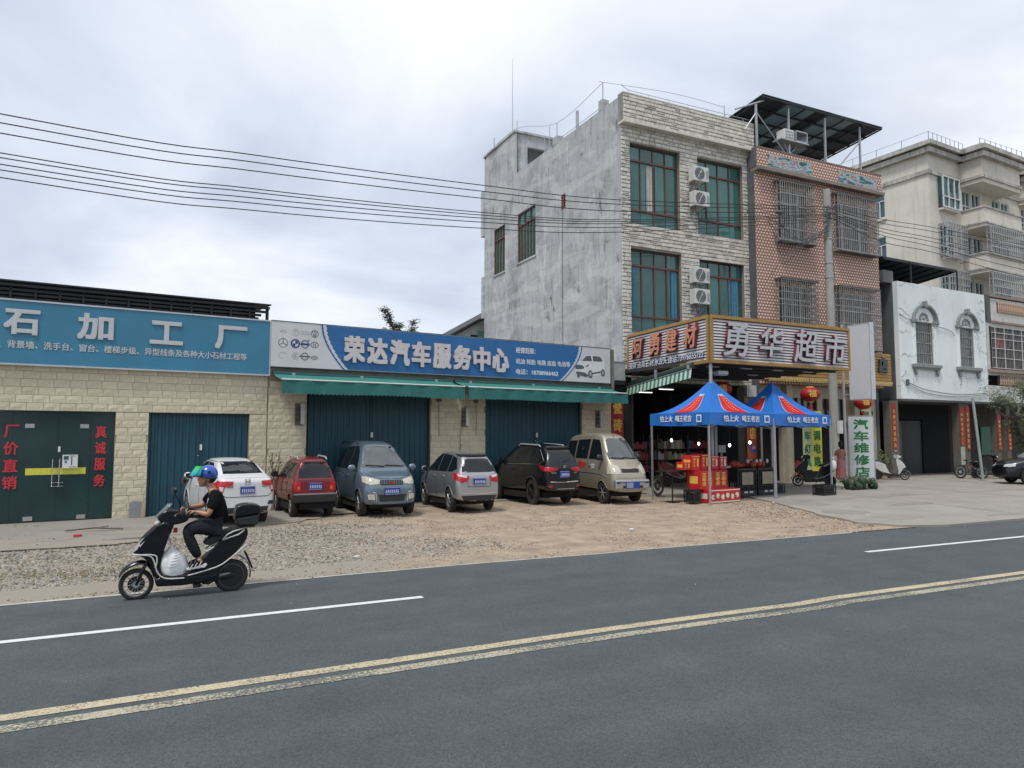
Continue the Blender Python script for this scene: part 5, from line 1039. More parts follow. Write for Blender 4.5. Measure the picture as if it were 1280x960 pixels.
for p0, p1 in (((-.3, 15), (-.3, -.3)), ((-.3, -.3), (4, -.3)), ((3.9, -1.5), (9.3, -1.7)), ((12.2, -1.5), (17.7, -1.7))):
    n = 8
    for i in range(n+1): x, y = p0[0]+(p1[0]-p0[0])*i/n, p0[1]+(p1[1]-p0[1])*i/n; q.cyl((x, y, 22.4), (x, y, 23.0), .02, 4)
    q.tube([(p0[0], p0[1], 22.98), (p1[0], p1[1], 22.98)], .012, 4)
q.obj('roof_rail', M_ink, ab)
# small shed gable and a tree top behind the garage
sg = root('rear_shed', 'pale shed gable with green shutters and a dark sloping roof behind the garage', 'shed', (13.2, 35, 0))
MB().prism([(0, 0), (5, 0), (5, 9.5), (0, 6.6)], 0, 3).obj('wall', mat('pale_shed_wall', (0.45, 0.49, 0.46), 0.8, var=.1), sg)
q = MB(); q.prism([(-.3, 6.50), (5, 9.57), (5, 9.70), (-.3, 6.63)], -.3, 3.2); q.obj('roof', M_roofmetal, sg)
MB().box(2.05, 2.45, -.04, 0, 6.0, 7.35).obj('window_glass', M_dark, sg); MB().box(1.75, 2.05, -.03, 0, 6.0, 7.15).box(2.45, 2.9, -.03, 0, 6.0, 7.6).objs('window_shutter', mat('pale_green_shutter', (0.16, 0.30, 0.25), 0.6), sg)
# ---------------------------------------------------------------- utility pole and overhead lines
M_pole = mat('pole_concrete', (0.33, 0.33, 0.31), 0.9, var=0.15, scale=3, stain=0.3, scol=(0.2, 0.2, 0.19))
up = root('utility_pole', 'grey concrete utility pole in front of the tiled house', 'utility pole', (24.35, 19.57, 0))
MB().cyl((0, 0, 0), (0, 0, 11.95), .18, 20, r1=.145).obj('shaft', M_pole, up, smooth=True)
for z in (5.2, 8.3, 8.9, 9.9, 10.6): MB().lathe([(.165-.001*z, z-.03), (.185-.001*z, z-.02), (.185-.001*z, z+.02), (.165-.001*z, z+.03)], (0, 0, 0), 'z', 16).obj('band', M_galv, up)
for k, z in enumerate((11.15, 11.05, 10.95, 10.85, 10.75)):
    q = MB(); q.box(-.45, .35, -.24, -.18, z-.05, z-.02) if k % 2 == 0 else None; q.cyl((-.2-.04*k, -.22, z-.03), (-.2-.04*k, -.22, z+.05), .03, 8); q.obj('insulator', M_ink, up)
bx2 = MB().box(-.1, .1, -.33, -.22, 2.0, 2.5).obj('label_box', M_white, up)
q = MB()
for k in range(7): q.tube(catmull([(-3.2+.1*k, .3, 10.5-.12*k), (-2.4, .2, 10.2-.25*k+rnd.uniform(-.2, .2)), (-1.0, .1, 9.6+.3*rnd.random()), (0, -.15, 10.6-.1*k)], 6), .012, 4)
q.tube(catmull([(-2.6, .1, 10.6), (-2.7, .1, 9.9), (-2.4, .1, 9.2), (-2.9, .5, 8.0), (-3.4, .8, 7.2), (-5, 1.2, 6.4)], 6), .012, 4); q.ell((-2.6, .1, 10.65), (.25, .08, .09), 8, 5); q.ell((-2.5, .1, 10.15), (.2, .08, .07), 8, 5)
q.tube(catmull([(0, -.15, 10.4), (.5, .2, 9.8), (.9, .5, 9.3), (1.6, 1, 8.5)], 5), .012, 4)
cbn = q.obj('spliced_cables', M_ink, up, fix=False, kind='stuff')
WL = [[(-3.01, 17.66, 8.6), (2.1, 18.01, 8.77), (8.32, 18.45, 9.18), (13.52, 18.81, 9.64), (24.3, 19.35, 11.15)],
      [(-3.0, 17.66, 8.41), (2.1, 18.01, 8.59), (8.32, 18.45, 9.0), (13.52, 18.81, 9.49), (24.3, 19.35, 11.05)],
      [(-2.99, 17.66, 8.19), (2.11, 18.01, 8.37), (8.32, 18.45, 8.79), (13.52, 18.81, 9.26), (24.3, 19.35, 10.95)],
      [(-2.97, 17.66, 7.77), (2.12, 18.02, 7.93), (8.32, 18.45, 8.37), (13.52, 18.81, 8.97), (24.3, 19.35, 10.87)],
      [(-2.97, 17.66, 7.67), (2.12, 18.02, 7.84), (8.32, 18.45, 8.29), (13.51, 18.81, 8.91), (24.3, 19.35, 10.82)],
      [(-2.96, 17.66, 7.53), (2.12, 18.02, 7.7), (8.32, 18.45, 8.2), (13.51, 18.81, 8.84), (24.3, 19.35, 10.77)],
      [(-2.95, 17.66, 7.41), (2.13, 18.02, 7.57), (8.32, 18.45, 8.08), (13.51, 18.81, 8.72), (24.3, 19.35, 10.68)],
      [(-2.95, 17.66, 7.25), (2.13, 18.02, 7.39), (8.32, 18.45, 7.9), (13.51, 18.81, 8.56), (24.3, 19.35, 10.58)]]
M_wire = mat('black_cable', (0.012, 0.012, 0.014), 0.6)
ordn = ('topmost', 'second from the top', 'third from the top', 'fourth from the top', 'fifth from the top', 'sixth from the top', 'seventh from the top', 'lowest')
for k, pts in enumerate(WL):
    a, b = Vector(pts[0]), Vector(pts[1]); pts = [tuple(a-(b-a)*4+Vector((0, 0, .9)))] + pts
    MB().tube(catmull(pts, 8), .0135 if k < 3 else .0125, 5).obj('power_line', M_wire, None, smooth='all', label='black overhead cable above the garage roof, %s of the eight' % ordn[k], category='cable', group='overhead cables left of the pole')
WR = [[11.17, 11.2, 11.31, 11.41], [11.07, 11.02, 11.12, 11.2], [10.97, 10.79, 10.81, 10.71], [10.87, 10.64, 10.64, 10.46], [10.8, 10.49, 10.42, 10.14], [10.7, 10.21, 10.16, 9.77]]
ord6 = ('topmost', 'second from the top', 'third from the top', 'fourth from the top', 'fifth from the top', 'lowest')
for k, zs in enumerate(WR):
    pts = [(24.4, 19.35, zs[0]), (27.76, 19.57, zs[1]), (31.16, 19.57, zs[2]), (38.45, 19.57, zs[3]), (52, 19.7, zs[3]*2-zs[2]+.3), (75, 19.7, 11.5)]
    MB().tube(catmull(pts, 8), .0135, 5).obj('power_line', M_wire, None, smooth='all', label='black overhead cable across the apartment block, %s of the six' % ord6[k], category='cable', group='overhead cables right of the pole')
# ---------------------------------------------------------------- blank light box and standing shop sign on posts
lb = root('light_box', 'tall blank white light-box sign mounted on a thin pole', 'light box', (24.2, 17.75, 0)); 
bevel(MB().box(0, .22, 0, .95, 3.30, 6.2).obj('box', mat('blank_white_panel', (0.60, 0.62, 0.64), 0.45, var=0.03), lb), .01)
MB().box(-.004, .224, .93, .955, 3.28, 6.22).box(-.006, .23, -.01, .02, 3.28, 6.22).box(-.006, .23, .02, .93, 6.18, 6.22).box(-.006, .23, .02, .93, 3.28, 3.32).obj('trim', M_alu, lb)
MB().cyl((.05, 1.25, 0), (.05, 1.25, 6.3), .05, 10).cyl((.05, 1.25, 3.5), (.05, .9, 3.5), .03, 6).cyl((.05, 1.25, 5.9), (.05, .9, 5.9), .03, 6).obj('pole', M_galv, lb)
vs_ = root('standing_sign', 'white upright car-repair sign with green characters standing on the forecourt', 'sign', (22.86, 16.78, 0), 122)
# local x runs from the near end to the far end, read from -y ... built facing the road's left
M_greenl = mat('green_letters', (0.02, 0.16, 0.05), 0.5)
q = vs_; q.rotation_euler = (0, 0, R(-58)); q.location = (22.36, 17.35, 0)
MB().box(0, .78, -.09, .09, .30, 2.60).obj('panel', mat('sign_white', (0.55, 0.59, 0.60), 0.5, var=.05), vs_)
MB().box(-.02, .0, -.10, .10, .02, 2.62).box(.78, .80, -.10, .10, .02, 2.62).box(0, .78, -.10, .10, 2.60, 2.62).box(0, .78, -.1, .1, .28, .30).obj('frame', M_galv, vs_)
for i, ch in enumerate('汽车维修店'): text('character', ch, .15, .63, 2.50-i*.42-.36, 2.50-i*.42, M_greenl, vs_, y=-.092, depth=.004, bold=.03)
text('small_lettering', '补胎换油', .12, .66, .34, .42, M_ink, vs_, y=-.092, depth=.004)
gp = root('melon_pile', 'dark green watermelons and leafy bundles heaped at the foot of the standing sign', 'melon pile', (22.2, 16.9, 0.045))
M_mel = mat('melon_skin', (0.025, 0.06, 0.03), 0.5, var=0.5, scale=14, streak=.4, scol=(.10, .14, .07))
for k in range(22):
    x, y = rnd.uniform(-.7, .75), rnd.uniform(-.3, .3); r_ = rnd.uniform(.08, .14); z = r_ + (.16 if k > 12 else 0)
    MB().ell((x*.9, y*.8, z), (r_, r_*.9, r_*1.15), 10, 7).obj('melon', M_mel, gp, smooth='all')
q = MB(); leaf_cloud_pts = [(rnd.uniform(-.7, .7), rnd.uniform(-.3, .25), rnd.uniform(.1, .38)) for _ in range(20)]
# banner stands and pillar banners
yb = root('vertical_banner', 'yellow and pale banner with car-wash and air-conditioning characters', 'banner', (23.25, 20.15, 0), -4)
MB().box(0, .46, 0, .03, .55, 2.9).obj('banner_face', mat('pale_green_banner', (0.42, 0.46, 0.25), 0.6, var=.1), yb); MB().box(.46, .98, -.01, .03, .5, 2.9).obj('banner_face', mat('yellow_banner', (0.62, 0.60, 0.08), 0.6, var=.08), yb)
for i, ch in enumerate('洗车灯具'): text('character', ch, .06, .40, 2.25-i*.52, 2.62-i*.52, M_greenl, yb, y=-.004, depth=.004, bold=.03)
for i, ch in enumerate('空调电路'): text('character', ch, .53, .90, 2.25-i*.52, 2.64-i*.52, M_greenl, yb, y=-.014, depth=.004, bold=.03)
ob_ = root('vertical_banner', 'orange-red pillar banner with a gold shop character and a blue logo', 'banner', (20.98, 20.94, 0), -1)
M_orr = mat('orange_red_banner', (0.50, 0.09, 0.035), 0.6, var=.1); MB().box(0, .56, -.05, 0, 1.0, 3.25).obj('banner_face', M_orr, ob_)
text('character', '砖', .12, .46, 2.62, 3.10, M_goldl, ob_, y=-.052, depth=.004, bold=.03); text('character', '店', .12, .46, 1.78, 2.24, M_goldl, ob_, y=-.052, depth=.004, bold=.04)
MB().lathe([(.0, 0), (.09, 0), (.09, .004), (0, .004)], (.2, -.058, 1.6), 'y', 14).box(.2, .46, -.058, -.052, 1.25, 1.36).box(.12, .24, -.058, -.052, 1.36, 1.52).obj('logo', mat('logo_blue', (0.02, 0.12, 0.45), 0.5), ob_); text('small_lettering', '瓷砖', .22, .44, 1.38, 1.50, M_wlet, ob_, y=-.052, depth=.004)
MB().box(.0, .5, -.12, -.0, 3.45, 3.90).obj('white_box', mat('white_enamel', (0.55, 0.57, 0.57), 0.5), ob_)
# lanterns
def lantern(x, y, z, s, label):
    l = root('lantern', label, 'lantern', (x, y, z), 0, 'red paper lanterns', (s, s, s)); M_l = mat('lantern_red', (0.33, 0.015, 0.015), 0.5, var=.12)
    q = MB(); n = 16
    def fn(u, v): a = 2*math.pi*u; b = math.pi*(v-.5)*.88; r_ = .36*math.cos(b)*(1+.035*abs(math.cos(a*n/2))); return (r_*math.cos(a), r_*math.sin(a), .29*math.sin(b))
    q.grid(fn, 48, 10, True); q.obj('lantern_body', M_l, l, smooth='all')
    MB().cyl((0, 0, .26), (0, 0, .31), .14, 14).obj('top_cap', M_goldl, l); MB().cyl((0, 0, -.31), (0, 0, -.27), .12, 14).obj('bottom_cap', M_goldl, l)
    MB().cyl((0, 0, .3), (0, 0, .66), .01, 5).obj('hanging_cord', M_ink, l); q = MB(); q.lathe([(.02, -.36), (.07, -.40), (.09, -.62), (.08, -.72), (0, -.72)], (0, 0, 0), 'z', 10).box(-.09, .09, -.02, .02, -.72, -.40); q.obj('tassel', MATS['red_letters'], l)
    f_ = [text('emblem', c, -.14, .14, -.12, .14, M_goldl, l, y=-.375, depth=.004, bold=.02) for c in '福']; f_[0].rotation_euler = (0, 0, R(-35))
lantern(16.5, 17.5, 3.42, .90, 'round red lantern under the supermarket canopy'); lantern(22.95, 19.5, 3.52, 1.0, 'round red lantern over the yellow banner'); lantern(26.9, 20.15, 3.30, .95, 'round red lantern half hidden behind the blank light box')
q = MB(); q.box(26.9, 27.9, 20.55, 20.6, 4.0, 4.05); 
ps = root('pale_strip_sign', 'pale strip notice with a green mark hanging under the blank light box', 'notice', (27.35, 20.55, 0)); MB().box(0, .6, 0, .03, 2.65, 3.5).obj('sheet', mat('pale_notice2', (0.42, 0.43, 0.33), 0.7), ps); MB().box(.18, .42, -.01, 0, 2.75, 2.95).obj('green_mark', M_greenl, ps); MB().box(.15, .45, -.012, 0, 3.1, 3.4).obj('red_mark', M_red, ps)
# ---------------------------------------------------------------- two pop-up gazebos
M_tent = mat('blue_tent_fabric', (0.015, 0.15, 0.52), 0.6, var=.10, scale=2); M_tred = mat('red_tent_print', (0.55, 0.01, 0.03), 0.6); M_tpale = mat('pale_tent_print', (0.30, 0.50, 0.72), 0.6)
M_tyel = mat('yellow_tent_print', (0.75, 0.5, 0.08), 0.6)
TA_, TW, TD = 6.6, 2.84, 2.2
for k, lab in enumerate(('blue pop-up gazebo with a red printed roof in front of the stacked red cartons', 'blue pop-up gazebo with a red printed roof beside the parked black scooter')):
    o = Vector((13.75, 15.1, 0)) + Vector((math.cos(R(TA_)), math.sin(R(TA_)), 0))*TW*k
    if k: o += Vector((.05, 0.02, 0))
    t = root('gazebo', lab, 'gazebo', o, TA_, 'blue pop-up gazebos'); ax, ay = TW-.02, TD; cx, cy, zt, zv, zp = ax/2, ay/2, 2.56, 2.22, 3.62 if k == 0 else 3.66
    for x, y in ((0, 0), (ax, 0), (ax, ay), (0, ay)):
        q = MB(); q.box(x-.022, x+.022, y-.022, y+.022, 0.02, 2.5); lg = q.obj('leg', M_galv, t); MB().box(x-.05, x+.05, y-.05, y+.05, 0.0, .02).obj('foot_plate', M_galv, lg)
    q = MB()
    C4 = [(-.03, -.03), (ax+.03, -.03), (ax+.03, ay+.03), (-.03, ay+.03)]
    def roofpt(a, b, s, t_):   # a,b edge corners; s along the edge, t_ up to the peak; the sides sag like cloth
        ex, ey = a[0]+(b[0]-a[0])*s, a[1]+(b[1]-a[1])*s; x, y = ex+(cx-ex)*t_, ey+(cy-ey)*t_
        return (x, y, zt+(zp-zt)*(t_**1.8) - .05*math.sin(math.pi*t_)*math.sin(math.pi*s) + .018*math.sin(s*21)*math.sin(math.pi*t_)*(1-t_))
    for i in range(4):
        a, b = C4[i], C4[(i+1) % 4]; q.grid(lambda u, v: roofpt(a, b, u, v), 10, 10)
    q.obj('roof_fabric', M_tent, t, smooth=30)
    for i in range(4):
        a, b = C4[i], C4[(i+1) % 4]; d_ = Vector((b[0]-a[0], b[1]-a[1], 0)); nn = d_.normalized().cross(Vector((0, 0, 1))); ln = d_.length
        q = MB(); q.grid(lambda u, v: (a[0]+d_.x*u+nn.x*(.030*math.sin(u*17+i)*(1-v)), a[1]+d_.y*u+nn.y*(.030*math.sin(u*17+i)*(1-v)), zv+.03*math.sin(u*3.14)*(-1 if v == 0 else 0)+(zt-zv)*v+.0), 16, 2); va = q.obj('valance', M_tent, t, smooth='all')
        # red ribbon print up each roof face with a pale border
        for j, (m_, lo, hi, ex_) in enumerate(((M_tpale, .02, .80, .0), (M_tred, .05, .76, .02))):
            q = MB()
            def rp(u, v):
                t_ = lo+(hi-lo)*v*.92; w_ = (.19-ex_); s0 = .5-w_*(.75+.4*math.sin(math.pi*min(1, v*1.0))); s_ = s0+(1-2*s0)*u
                p = roofpt(a, b, s_, t_); return (p[0]+nn.x*(.012+.006*j), p[1]+nn.y*(.012+.006*j), p[2]+.012+.006*j)
            q.grid(rp, 8, 10); q.obj('roof_print', m_, t, smooth='all', fix=False)
        q = MB()
        for c in range(9):
            t0 = .26+c*.05
            for s_ in (.44, .54): p = Vector(roofpt(a, b, s_, t0)); p2 = Vector(roofpt(a, b, s_+.05, t0+.03)); p3 = Vector(roofpt(a, b, s_+.02, t0+.035)); off = nn*.03+Vector((0, 0, .03)); q.add([p+off, p2+off, p3+off], [(0, 1, 2)])
        q.obj('roof_lettering', M_tyel, t, fix=False)
        if i in (0, 3):
            Mx = Matrix.Translation((a[0], a[1], 0)) @ Matrix.Rotation(math.atan2(d_.y, d_.x), 4, 'Z') 
            for body, f0, f1 in (('怕上火', .20, .42), ('喝王老吉', .47, .74)):
                o2 = text('valance_lettering', body, f0*ln, f1*ln, zv+.085, zv+.27, M_wlet, t, y=-.036, depth=.004, bold=.02); o2.matrix_local = Mx
            q = MB().box(.82*ln, .90*ln, -.040, -.034, zv+.07, zv+.28); e1 = q.obj('can_print', M_wlet, t); e1.matrix_local = Mx; q = MB().box(.835*ln, .885*ln, -.044, -.040, zv+.11, zv+.24); e2 = q.obj('can_print_centre', M_tent, e1)
    q = MB(); q.tube([(.05, .05, 2.4), (cx, .05, 2.15), (ax-.05, .05, 2.4)], .014, 5).tube([(.05, .05, 2.15), (cx, .05, 2.45), (ax-.05, .05, 2.15)], .014, 5).tube([(cx, cy, 2.3), (cx, cy, zp-.05)], .02, 6).tube([(.05, ay-.05, 2.4), (ax-.05, ay-.05, 2.15)], .014, 5).tube([(.05, .05, 2.3), (.05, ay-.05, 2.3)], .014, 5); q.obj('truss', M_galv, t)
# ---------------------------------------------------------------- goods under the gazebos
M_rbox = mat('red_carton', (0.48, 0.018, 0.02), 0.5, var=.08); M_rbox2 = mat('deep_red_carton', (0.36, 0.012, 0.018), 0.5, var=.08); M_cart_w = mat('carton_print', (0.66, 0.60, 0.50), 0.6)
def carton(x, y, z, w_, d_, h_, label, rz=6, m=None, style=0):
    c = root('carton', label, 'carton', (x, y, z), rz, 'red gift cartons stacked under the gazebo'); bevel(MB().box(0, w_, 0, d_, 0, h_).obj('box', m or M_rbox, c), .006)
    q = MB()
    if style == 0:
        for k in range(2): u = w_*(.18+.42*k); q.box(u, u+w_*.2, -.004, 0, h_*.25, h_*.8)
        q.box(w_*.05, w_*.95, -.004, 0, h_*.9, h_*.94); o = q.obj('print_panel', M_cart_w if rnd.random() < .4 else M_goldl, c); 
        text('lettering', '吉', w_*.20, w_*.36, h_*.32, h_*.72, M_red, c, y=-.005, depth=.003, bold=.03)
    elif style == 1:
        for k in range(6): u = w_*(.04+.16*k); q.lathe([(0, 0), (h_*.20, 0), (h_*.20, .004), (0, .004)], (u+h_*.2, -.004, h_*(.42+.1*(k % 2))), 'y', 10)
        q.box(w_*.0, w_, -.003, 0, 0, h_*.10).box(0, w_, -.003, 0, h_*.88, h_*.96); q.obj('print_panel', M_cart_w, c)
        q = MB()
        for k in range(5): u = w_*(.1+.18*k); q.box(u, u+.07, -.008, -.004, h_*.4, h_*.5)
        q.obj('print_detail', M_greenl, c)
    elif style == 2:
        text('lettering', '王老吉', w_*.12, w_*.42, h_*.18, h_*.88, M_goldl, c, y=-.002, depth=.003, bold=.03, vertical=True); text('lettering', '王老吉', w_*.55, w_*.86, h_*.18, h_*.88, M_goldl, c, y=-.002, depth=.003, bold=.03, vertical=True)
    MB().box(-.003, 0, d_*.2, d_*.8, h_*.3, h_*.7).obj('side_print', M_cart_w if style == 1 else M_goldl, c)
    return c
carton(13.98, 15.35, .03, 1.28, .5, .37, 'long red carton printed with pale fruit at the foot of the stack', 7, style=1)
carton(13.82, 15.55, .40, .55, .5, .52, 'upright red carton with gold characters on the second tier, left', 7, style=2)
carton(14.38, 15.62, .40, .58, .5, .52, 'upright red carton with white characters on the second tier, right', 7, M_rbox2, 2)
carton(13.45, 15.80, .94, .28, .3, .22, 'small red carton at the left end of the top tier', 7)
for k, (x, zz, h_) in enumerate(((13.72, .93, .42), (14.06, .93, .45), (14.42, .93, .40), (14.74, .93, .38))): carton(x, 15.76, zz, .32, .4, h_, ('red gift carton on the top tier behind the gazebo leg', 'red gift carton on the top tier, tallest one', 'red gift carton on the top tier, second from the right', 'red gift carton at the right end of the top tier')[k], 7, M_rbox2 if k % 2 else M_rbox, 0)
M_crate = mat('black_crate_plastic', (0.014, 0.015, 0.016), 0.5, var=.15)
def crate(x, y, w_, d_, h_, label, rz=6, panel=False, name='crate'):
    c = root(name, label, 'crate', (x, y, .045), rz)
    q = MB(); t = .03
    for z0_, z1_ in ((0, .06*h_/.3), (h_-.05, h_)): q.box(0, w_, 0, t, z0_, z1_).box(0, w_, d_-t, d_, z0_, z1_).box(0, t, t, d_-t, z0_, z1_).box(w_-t, w_, t, d_-t, z0_, z1_)
    n = max(3, int(w_/.1))
    for i in range(n+1): u = (w_-t)*i/n; q.box(u, u+t*.9, .003, t-.003, .05, h_-.05).box(u, u+t*.9, d_-t, d_-.003, .05, h_-.05)
    for i in range(int(d_/.1)+1): v_ = (d_-t)*i/max(1, int(d_/.1)); q.box(.003, t-.003, v_, v_+t*.9, .05, h_-.05).box(w_-t, w_-.003, v_, v_+t*.9, .05, h_-.05)
    for z_ in (h_*.35, h_*.65): q.box(0.001, w_, .004, t-.004, z_, z_+.02)
    q.box(t, w_-t, t, d_-t, .01, .03); q.obj('crate_frame', M_crate, c, fix=False)
    if panel:
        MB().box(.02, w_-.02, .032, .04, .04, h_-.04).obj('liner', M_crate, c); MB().box(w_*.22, w_*.80, -.012, .0, h_*.42, h_*.86).obj('label_panel', mat('tan_panel', (0.30, 0.27, 0.20), 0.7, var=.2), c)
        for u in (w_*.32, w_*.60): MB().box(u, u+.16, -.01, 0, h_*.12, h_*.19).obj('slot', M_alu, c)
    else: MB().box(.04, w_-.04, .05, d_-.05, .03, h_*.7).obj('liner', M_crate, c)
    return c
crate(16.0, 16.35, .88, .7, .86, 'large black bulk crate with a tan label panel, left one of the pair', 6, True, 'bulk_crate'); crate(16.95, 16.45, .88, .7, .86, 'large black bulk crate with a tan label panel, right one of the pair', 6, True, 'bulk_crate')
crate(17.95, 16.75, .55, .45, .30, 'small black crate on the slab right of the bulk crates', 6); crate(17.9, 17.15, .5, .4, .62, 'black crate behind the small one beside the bulk crates', 6)
crate(18.75, 15.5, .62, .42, .33, 'low black slotted crate standing at the gazebo leg near the woman', 6); crate(13.5, 15.45, .26, .4, .35, 'black crate end at the left foot of the red carton stack', 7)
# bagged fruit and goods on the bulk crates
bf = root('bagged_fruit', 'heap of red net bags of fruit on top of the bulk crates', 'fruit bags', (16.05, 16.45, .905), 6)
M_net = mat('red_net_bag', (0.33, 0.05, 0.035), 0.7, var=.4, scale=25)
for k in range(26):
    x, y = .08+1.72*rnd.random(), .1+.5*rnd.random(); r_ = rnd.uniform(.07, .12); MB().ell((x, y, r_*.9), (r_, r_, r_*rnd.uniform(.9, 1.3)), 9, 6).obj('fruit_bag', M_net, bf, smooth='all')
for k in range(5): x = .1+1.7*rnd.random(); q = MB(); q.ell((x, .2, .2), (.05, .04, .07), 7, 5); q.obj('bag_knot', M_white, bf)
gt = root('side_table', 'small dark folding table left of the red carton stack', 'table', (12.95, 15.95, .02), 6)
MB().box(0, .9, 0, .5, .86, .89).obj('table_top', M_crate, gt)
for x in (.42,): MB().cyl((x, .2, 0), (x, .2, .86), .02, 8).box(x-.15, x+.15, .05, .35, 0, .02).obj('leg', M_crate, gt)
sc_ = root('scale', 'grey shop scale with a tilted display on the crates behind the cartons', 'scale', (15.6, 16.45, .0), 6); MB().box(-.05, .25, 0, .3, .93, .99).box(.08, .12, .2, .24, .99, 1.45).box(-.05, .25, .18, .24, 1.4, 1.62).obj('body', mat('scale_grey', (0.30, 0.32, 0.33), 0.5), sc_); MB().cyl((.1, .15, 0), (.1, .15, .93), .03, 8).obj('stand', M_crate, sc_)
# ---------------------------------------------------------------- shop interior, dim: racks, packets, hanging lamps
def rack(x, y, w_, h_, rz, label, cols, pw=.12):
    c = root('display_rack', label, 'display rack', (x, y, .045), rz)
    q = MB()
    for u in (0, w_-.03): q.box(u, u+.03, 0, .03, 0, h_).box(u, u+.03, .37, .4, 0, h_)
    n = int(h_/.42)
    for i in range(n): q.box(0, w_, .0, .4, .08+i*.42, .10+i*.42)
    q.obj('rack_frame', M_crate, c)
    for i in range(n):
        u = .04
        while u < w_-.12:
            ww = rnd.uniform(.07, pw+.06); hh = rnd.uniform(.18, .36); MB().box(u, u+ww-.012, .03, .3, .10+i*.42, .10+i*.42+hh).obj('packet', rnd.choice(cols), c); u += ww
M_p1 = mat('packet_red', (0.26, 0.02, 0.025), 0.5); M_p2 = mat('packet_tan', (0.30, 0.22, 0.12), 0.6); M_p3 = mat('packet_green', (0.06, 0.13, 0.06), 0.6); M_p4 = mat('packet_blue', (0.03, 0.06, 0.15), 0.5); M_p5 = mat('packet_white', (0.4, 0.39, 0.36), 0.6)
rack(16.0, 22.3, 1.3, 1.9, 0, 'rack of red and pale packets deep in the supermarket, left', [M_p1, M_p1, M_p5]); rack(17.6, 22.2, 1.5, 1.9, 0, 'rack of mixed green and tan goods behind the red scooter', [M_p3, M_p2, M_p5, M_p1]); rack(19.3, 22.4, 1.4, 2.0, 0, 'rack of red packets deep in the supermarket, right', [M_p1, M_p1, M_p4])
rack(18.5, 24.5, 2.6, 1.8, 0, 'long low rack at the back of the supermarket', [M_p1, M_p4, M_p2])
rack(23.5, 21.3, 1.2, 1.2, 0, 'low rack of red packets inside the tiled house shop', [M_p1, M_p1, M_p2])
for k, (x, y, z, l) in enumerate(((17.9, 20.2, 1.62, 'bare bulb glowing over the red scooter'), (16.9, 17.6, 1.6, 'bare bulb glowing above the fruit bags, left one'), (18.3, 18.1, 1.68, 'bare bulb glowing above the fruit bags, right one'), (16.4, 19.9, 1.75, 'faint bulb glowing deep in the shop left'))):
    c = root('hanging_bulb', l, 'lamp', (x, y, z), 0, 'bare bulbs in the shop'); M_bulb = mat('lit_bulb', (1.0, 0.97, 0.9), 0.4, emit=6.0, var=0); MB().ell((0, 0, 0), (.040, .040, .055), 16, 10).obj('bulb', M_bulb, c, smooth='all'); MB().cyl((0, 0, .07), (0, 0, .13), .025, 8).obj('socket', M_crate, c); MB().cyl((0, 0, .13), (0, 0, 3.8-z), .006, 5).obj('flex', M_ink, c)
M_tube = mat('lit_tube', (0.95, 0.97, 1.0), 0.4, emit=1.6, var=0)
for x, y, l in ((16.3, 22.2, 'left front'), (16.9, 23.6, 'left rear'), (18.4, 22.6, 'right front'), (18.9, 24.6, 'right rear')):
    c = root('tube_light', 'dim white tube light on the shop ceiling, %s' % l, 'lamp', (x, y, 3.75), 0, 'tube lights on the shop ceiling'); MB().box(-.35, .35, -.02, .02, 0, .03).obj('tube', M_tube, c); MB().box(-.38, .38, -.03, .03, .03, .07).obj('housing', M_white, c)
# ---------------------------------------------------------------- trees and plants
def leaf_cloud(mb, pts, n, size, spread, mis=(0, 0, 1)):
    for k in range(n):
        c = Vector(rnd.choice(pts)) + Vector((rnd.gauss(0, spread), rnd.gauss(0, spread), rnd.gauss(0, spread*.7)))
        a = Vector((rnd.gauss(0, 1), rnd.gauss(0, 1), rnd.gauss(0, .6))).normalized(); b = a.orthogonal().normalized()*rnd.uniform(.35, .6); s = size*rnd.uniform(.6, 1.3); mb.mi = rnd.choice(mis)
        mb.add([c-a*s, c-b*s*.8+Vector((0, 0, s*.12)), c+a*s, c+b*s*.8+Vector((0, 0, s*.12))], [(0, 1, 2, 3)])
M_bark = mat('grey_bark', (0.13, 0.115, 0.09), 0.95, var=.25, scale=6, bump=.6); M_leaf = mat('dark_leaf', (0.045, 0.065, 0.03), 0.6, var=.3, scale=2); M_leaf2 = mat('dull_leaf', (0.10, 0.11, 0.065), 0.6, var=.3, scale=2); M_leaf3 = mat('fresh_leaf', (0.10, 0.15, 0.04), 0.6, var=.25)
gq = MB(); leaf_cloud(gq, leaf_cloud_pts, 420, .07, .07, (0, 0, 1)); gq.obj('leaves', [M_leaf, M_leaf2], gp, fix=False, kind='stuff')
rt_ = root('small_tree', 'small crooked tree with sparse dull leaves by the black sedan', 'tree', (35.6, 18.3, 0))
limbs = [[(0, 0, 0), (-.15, 0, .9), (-.5, -.1, 1.7), (-1.3, -.2, 2.6), (-1.7, -.2, 3.3)], [(-.5, -.1, 1.7), (.3, .1, 2.2), (1.2, 0, 2.7), (1.9, 0, 3.5)], [(-1.3, -.2, 2.6), (-.6, 0, 3.2), (0, 0, 3.9)], [(.3, .1, 2.2), (.5, .1, 3.0), (.4, .2, 3.9), (.9, .1, 4.6)], [(-1.3, -.2, 2.6), (-2.1, 0, 2.9), (-2.4, 0, 3.4)], [(1.2, 0, 2.7), (2.2, .2, 2.8), (3.0, .2, 3.3)]]
q = MB()
for l_ in limbs: cm = catmull(l_, 5); r0 = .15 if l_ is limbs[0] else .07; q.tube(cm, r0, 8, rr=[r0*(1-.75*i/len(cm)) for i in range(len(cm))])
tips = [p for l_ in limbs for p in catmull(l_, 5)[8:]]; twigs = MB(); crown = MB()
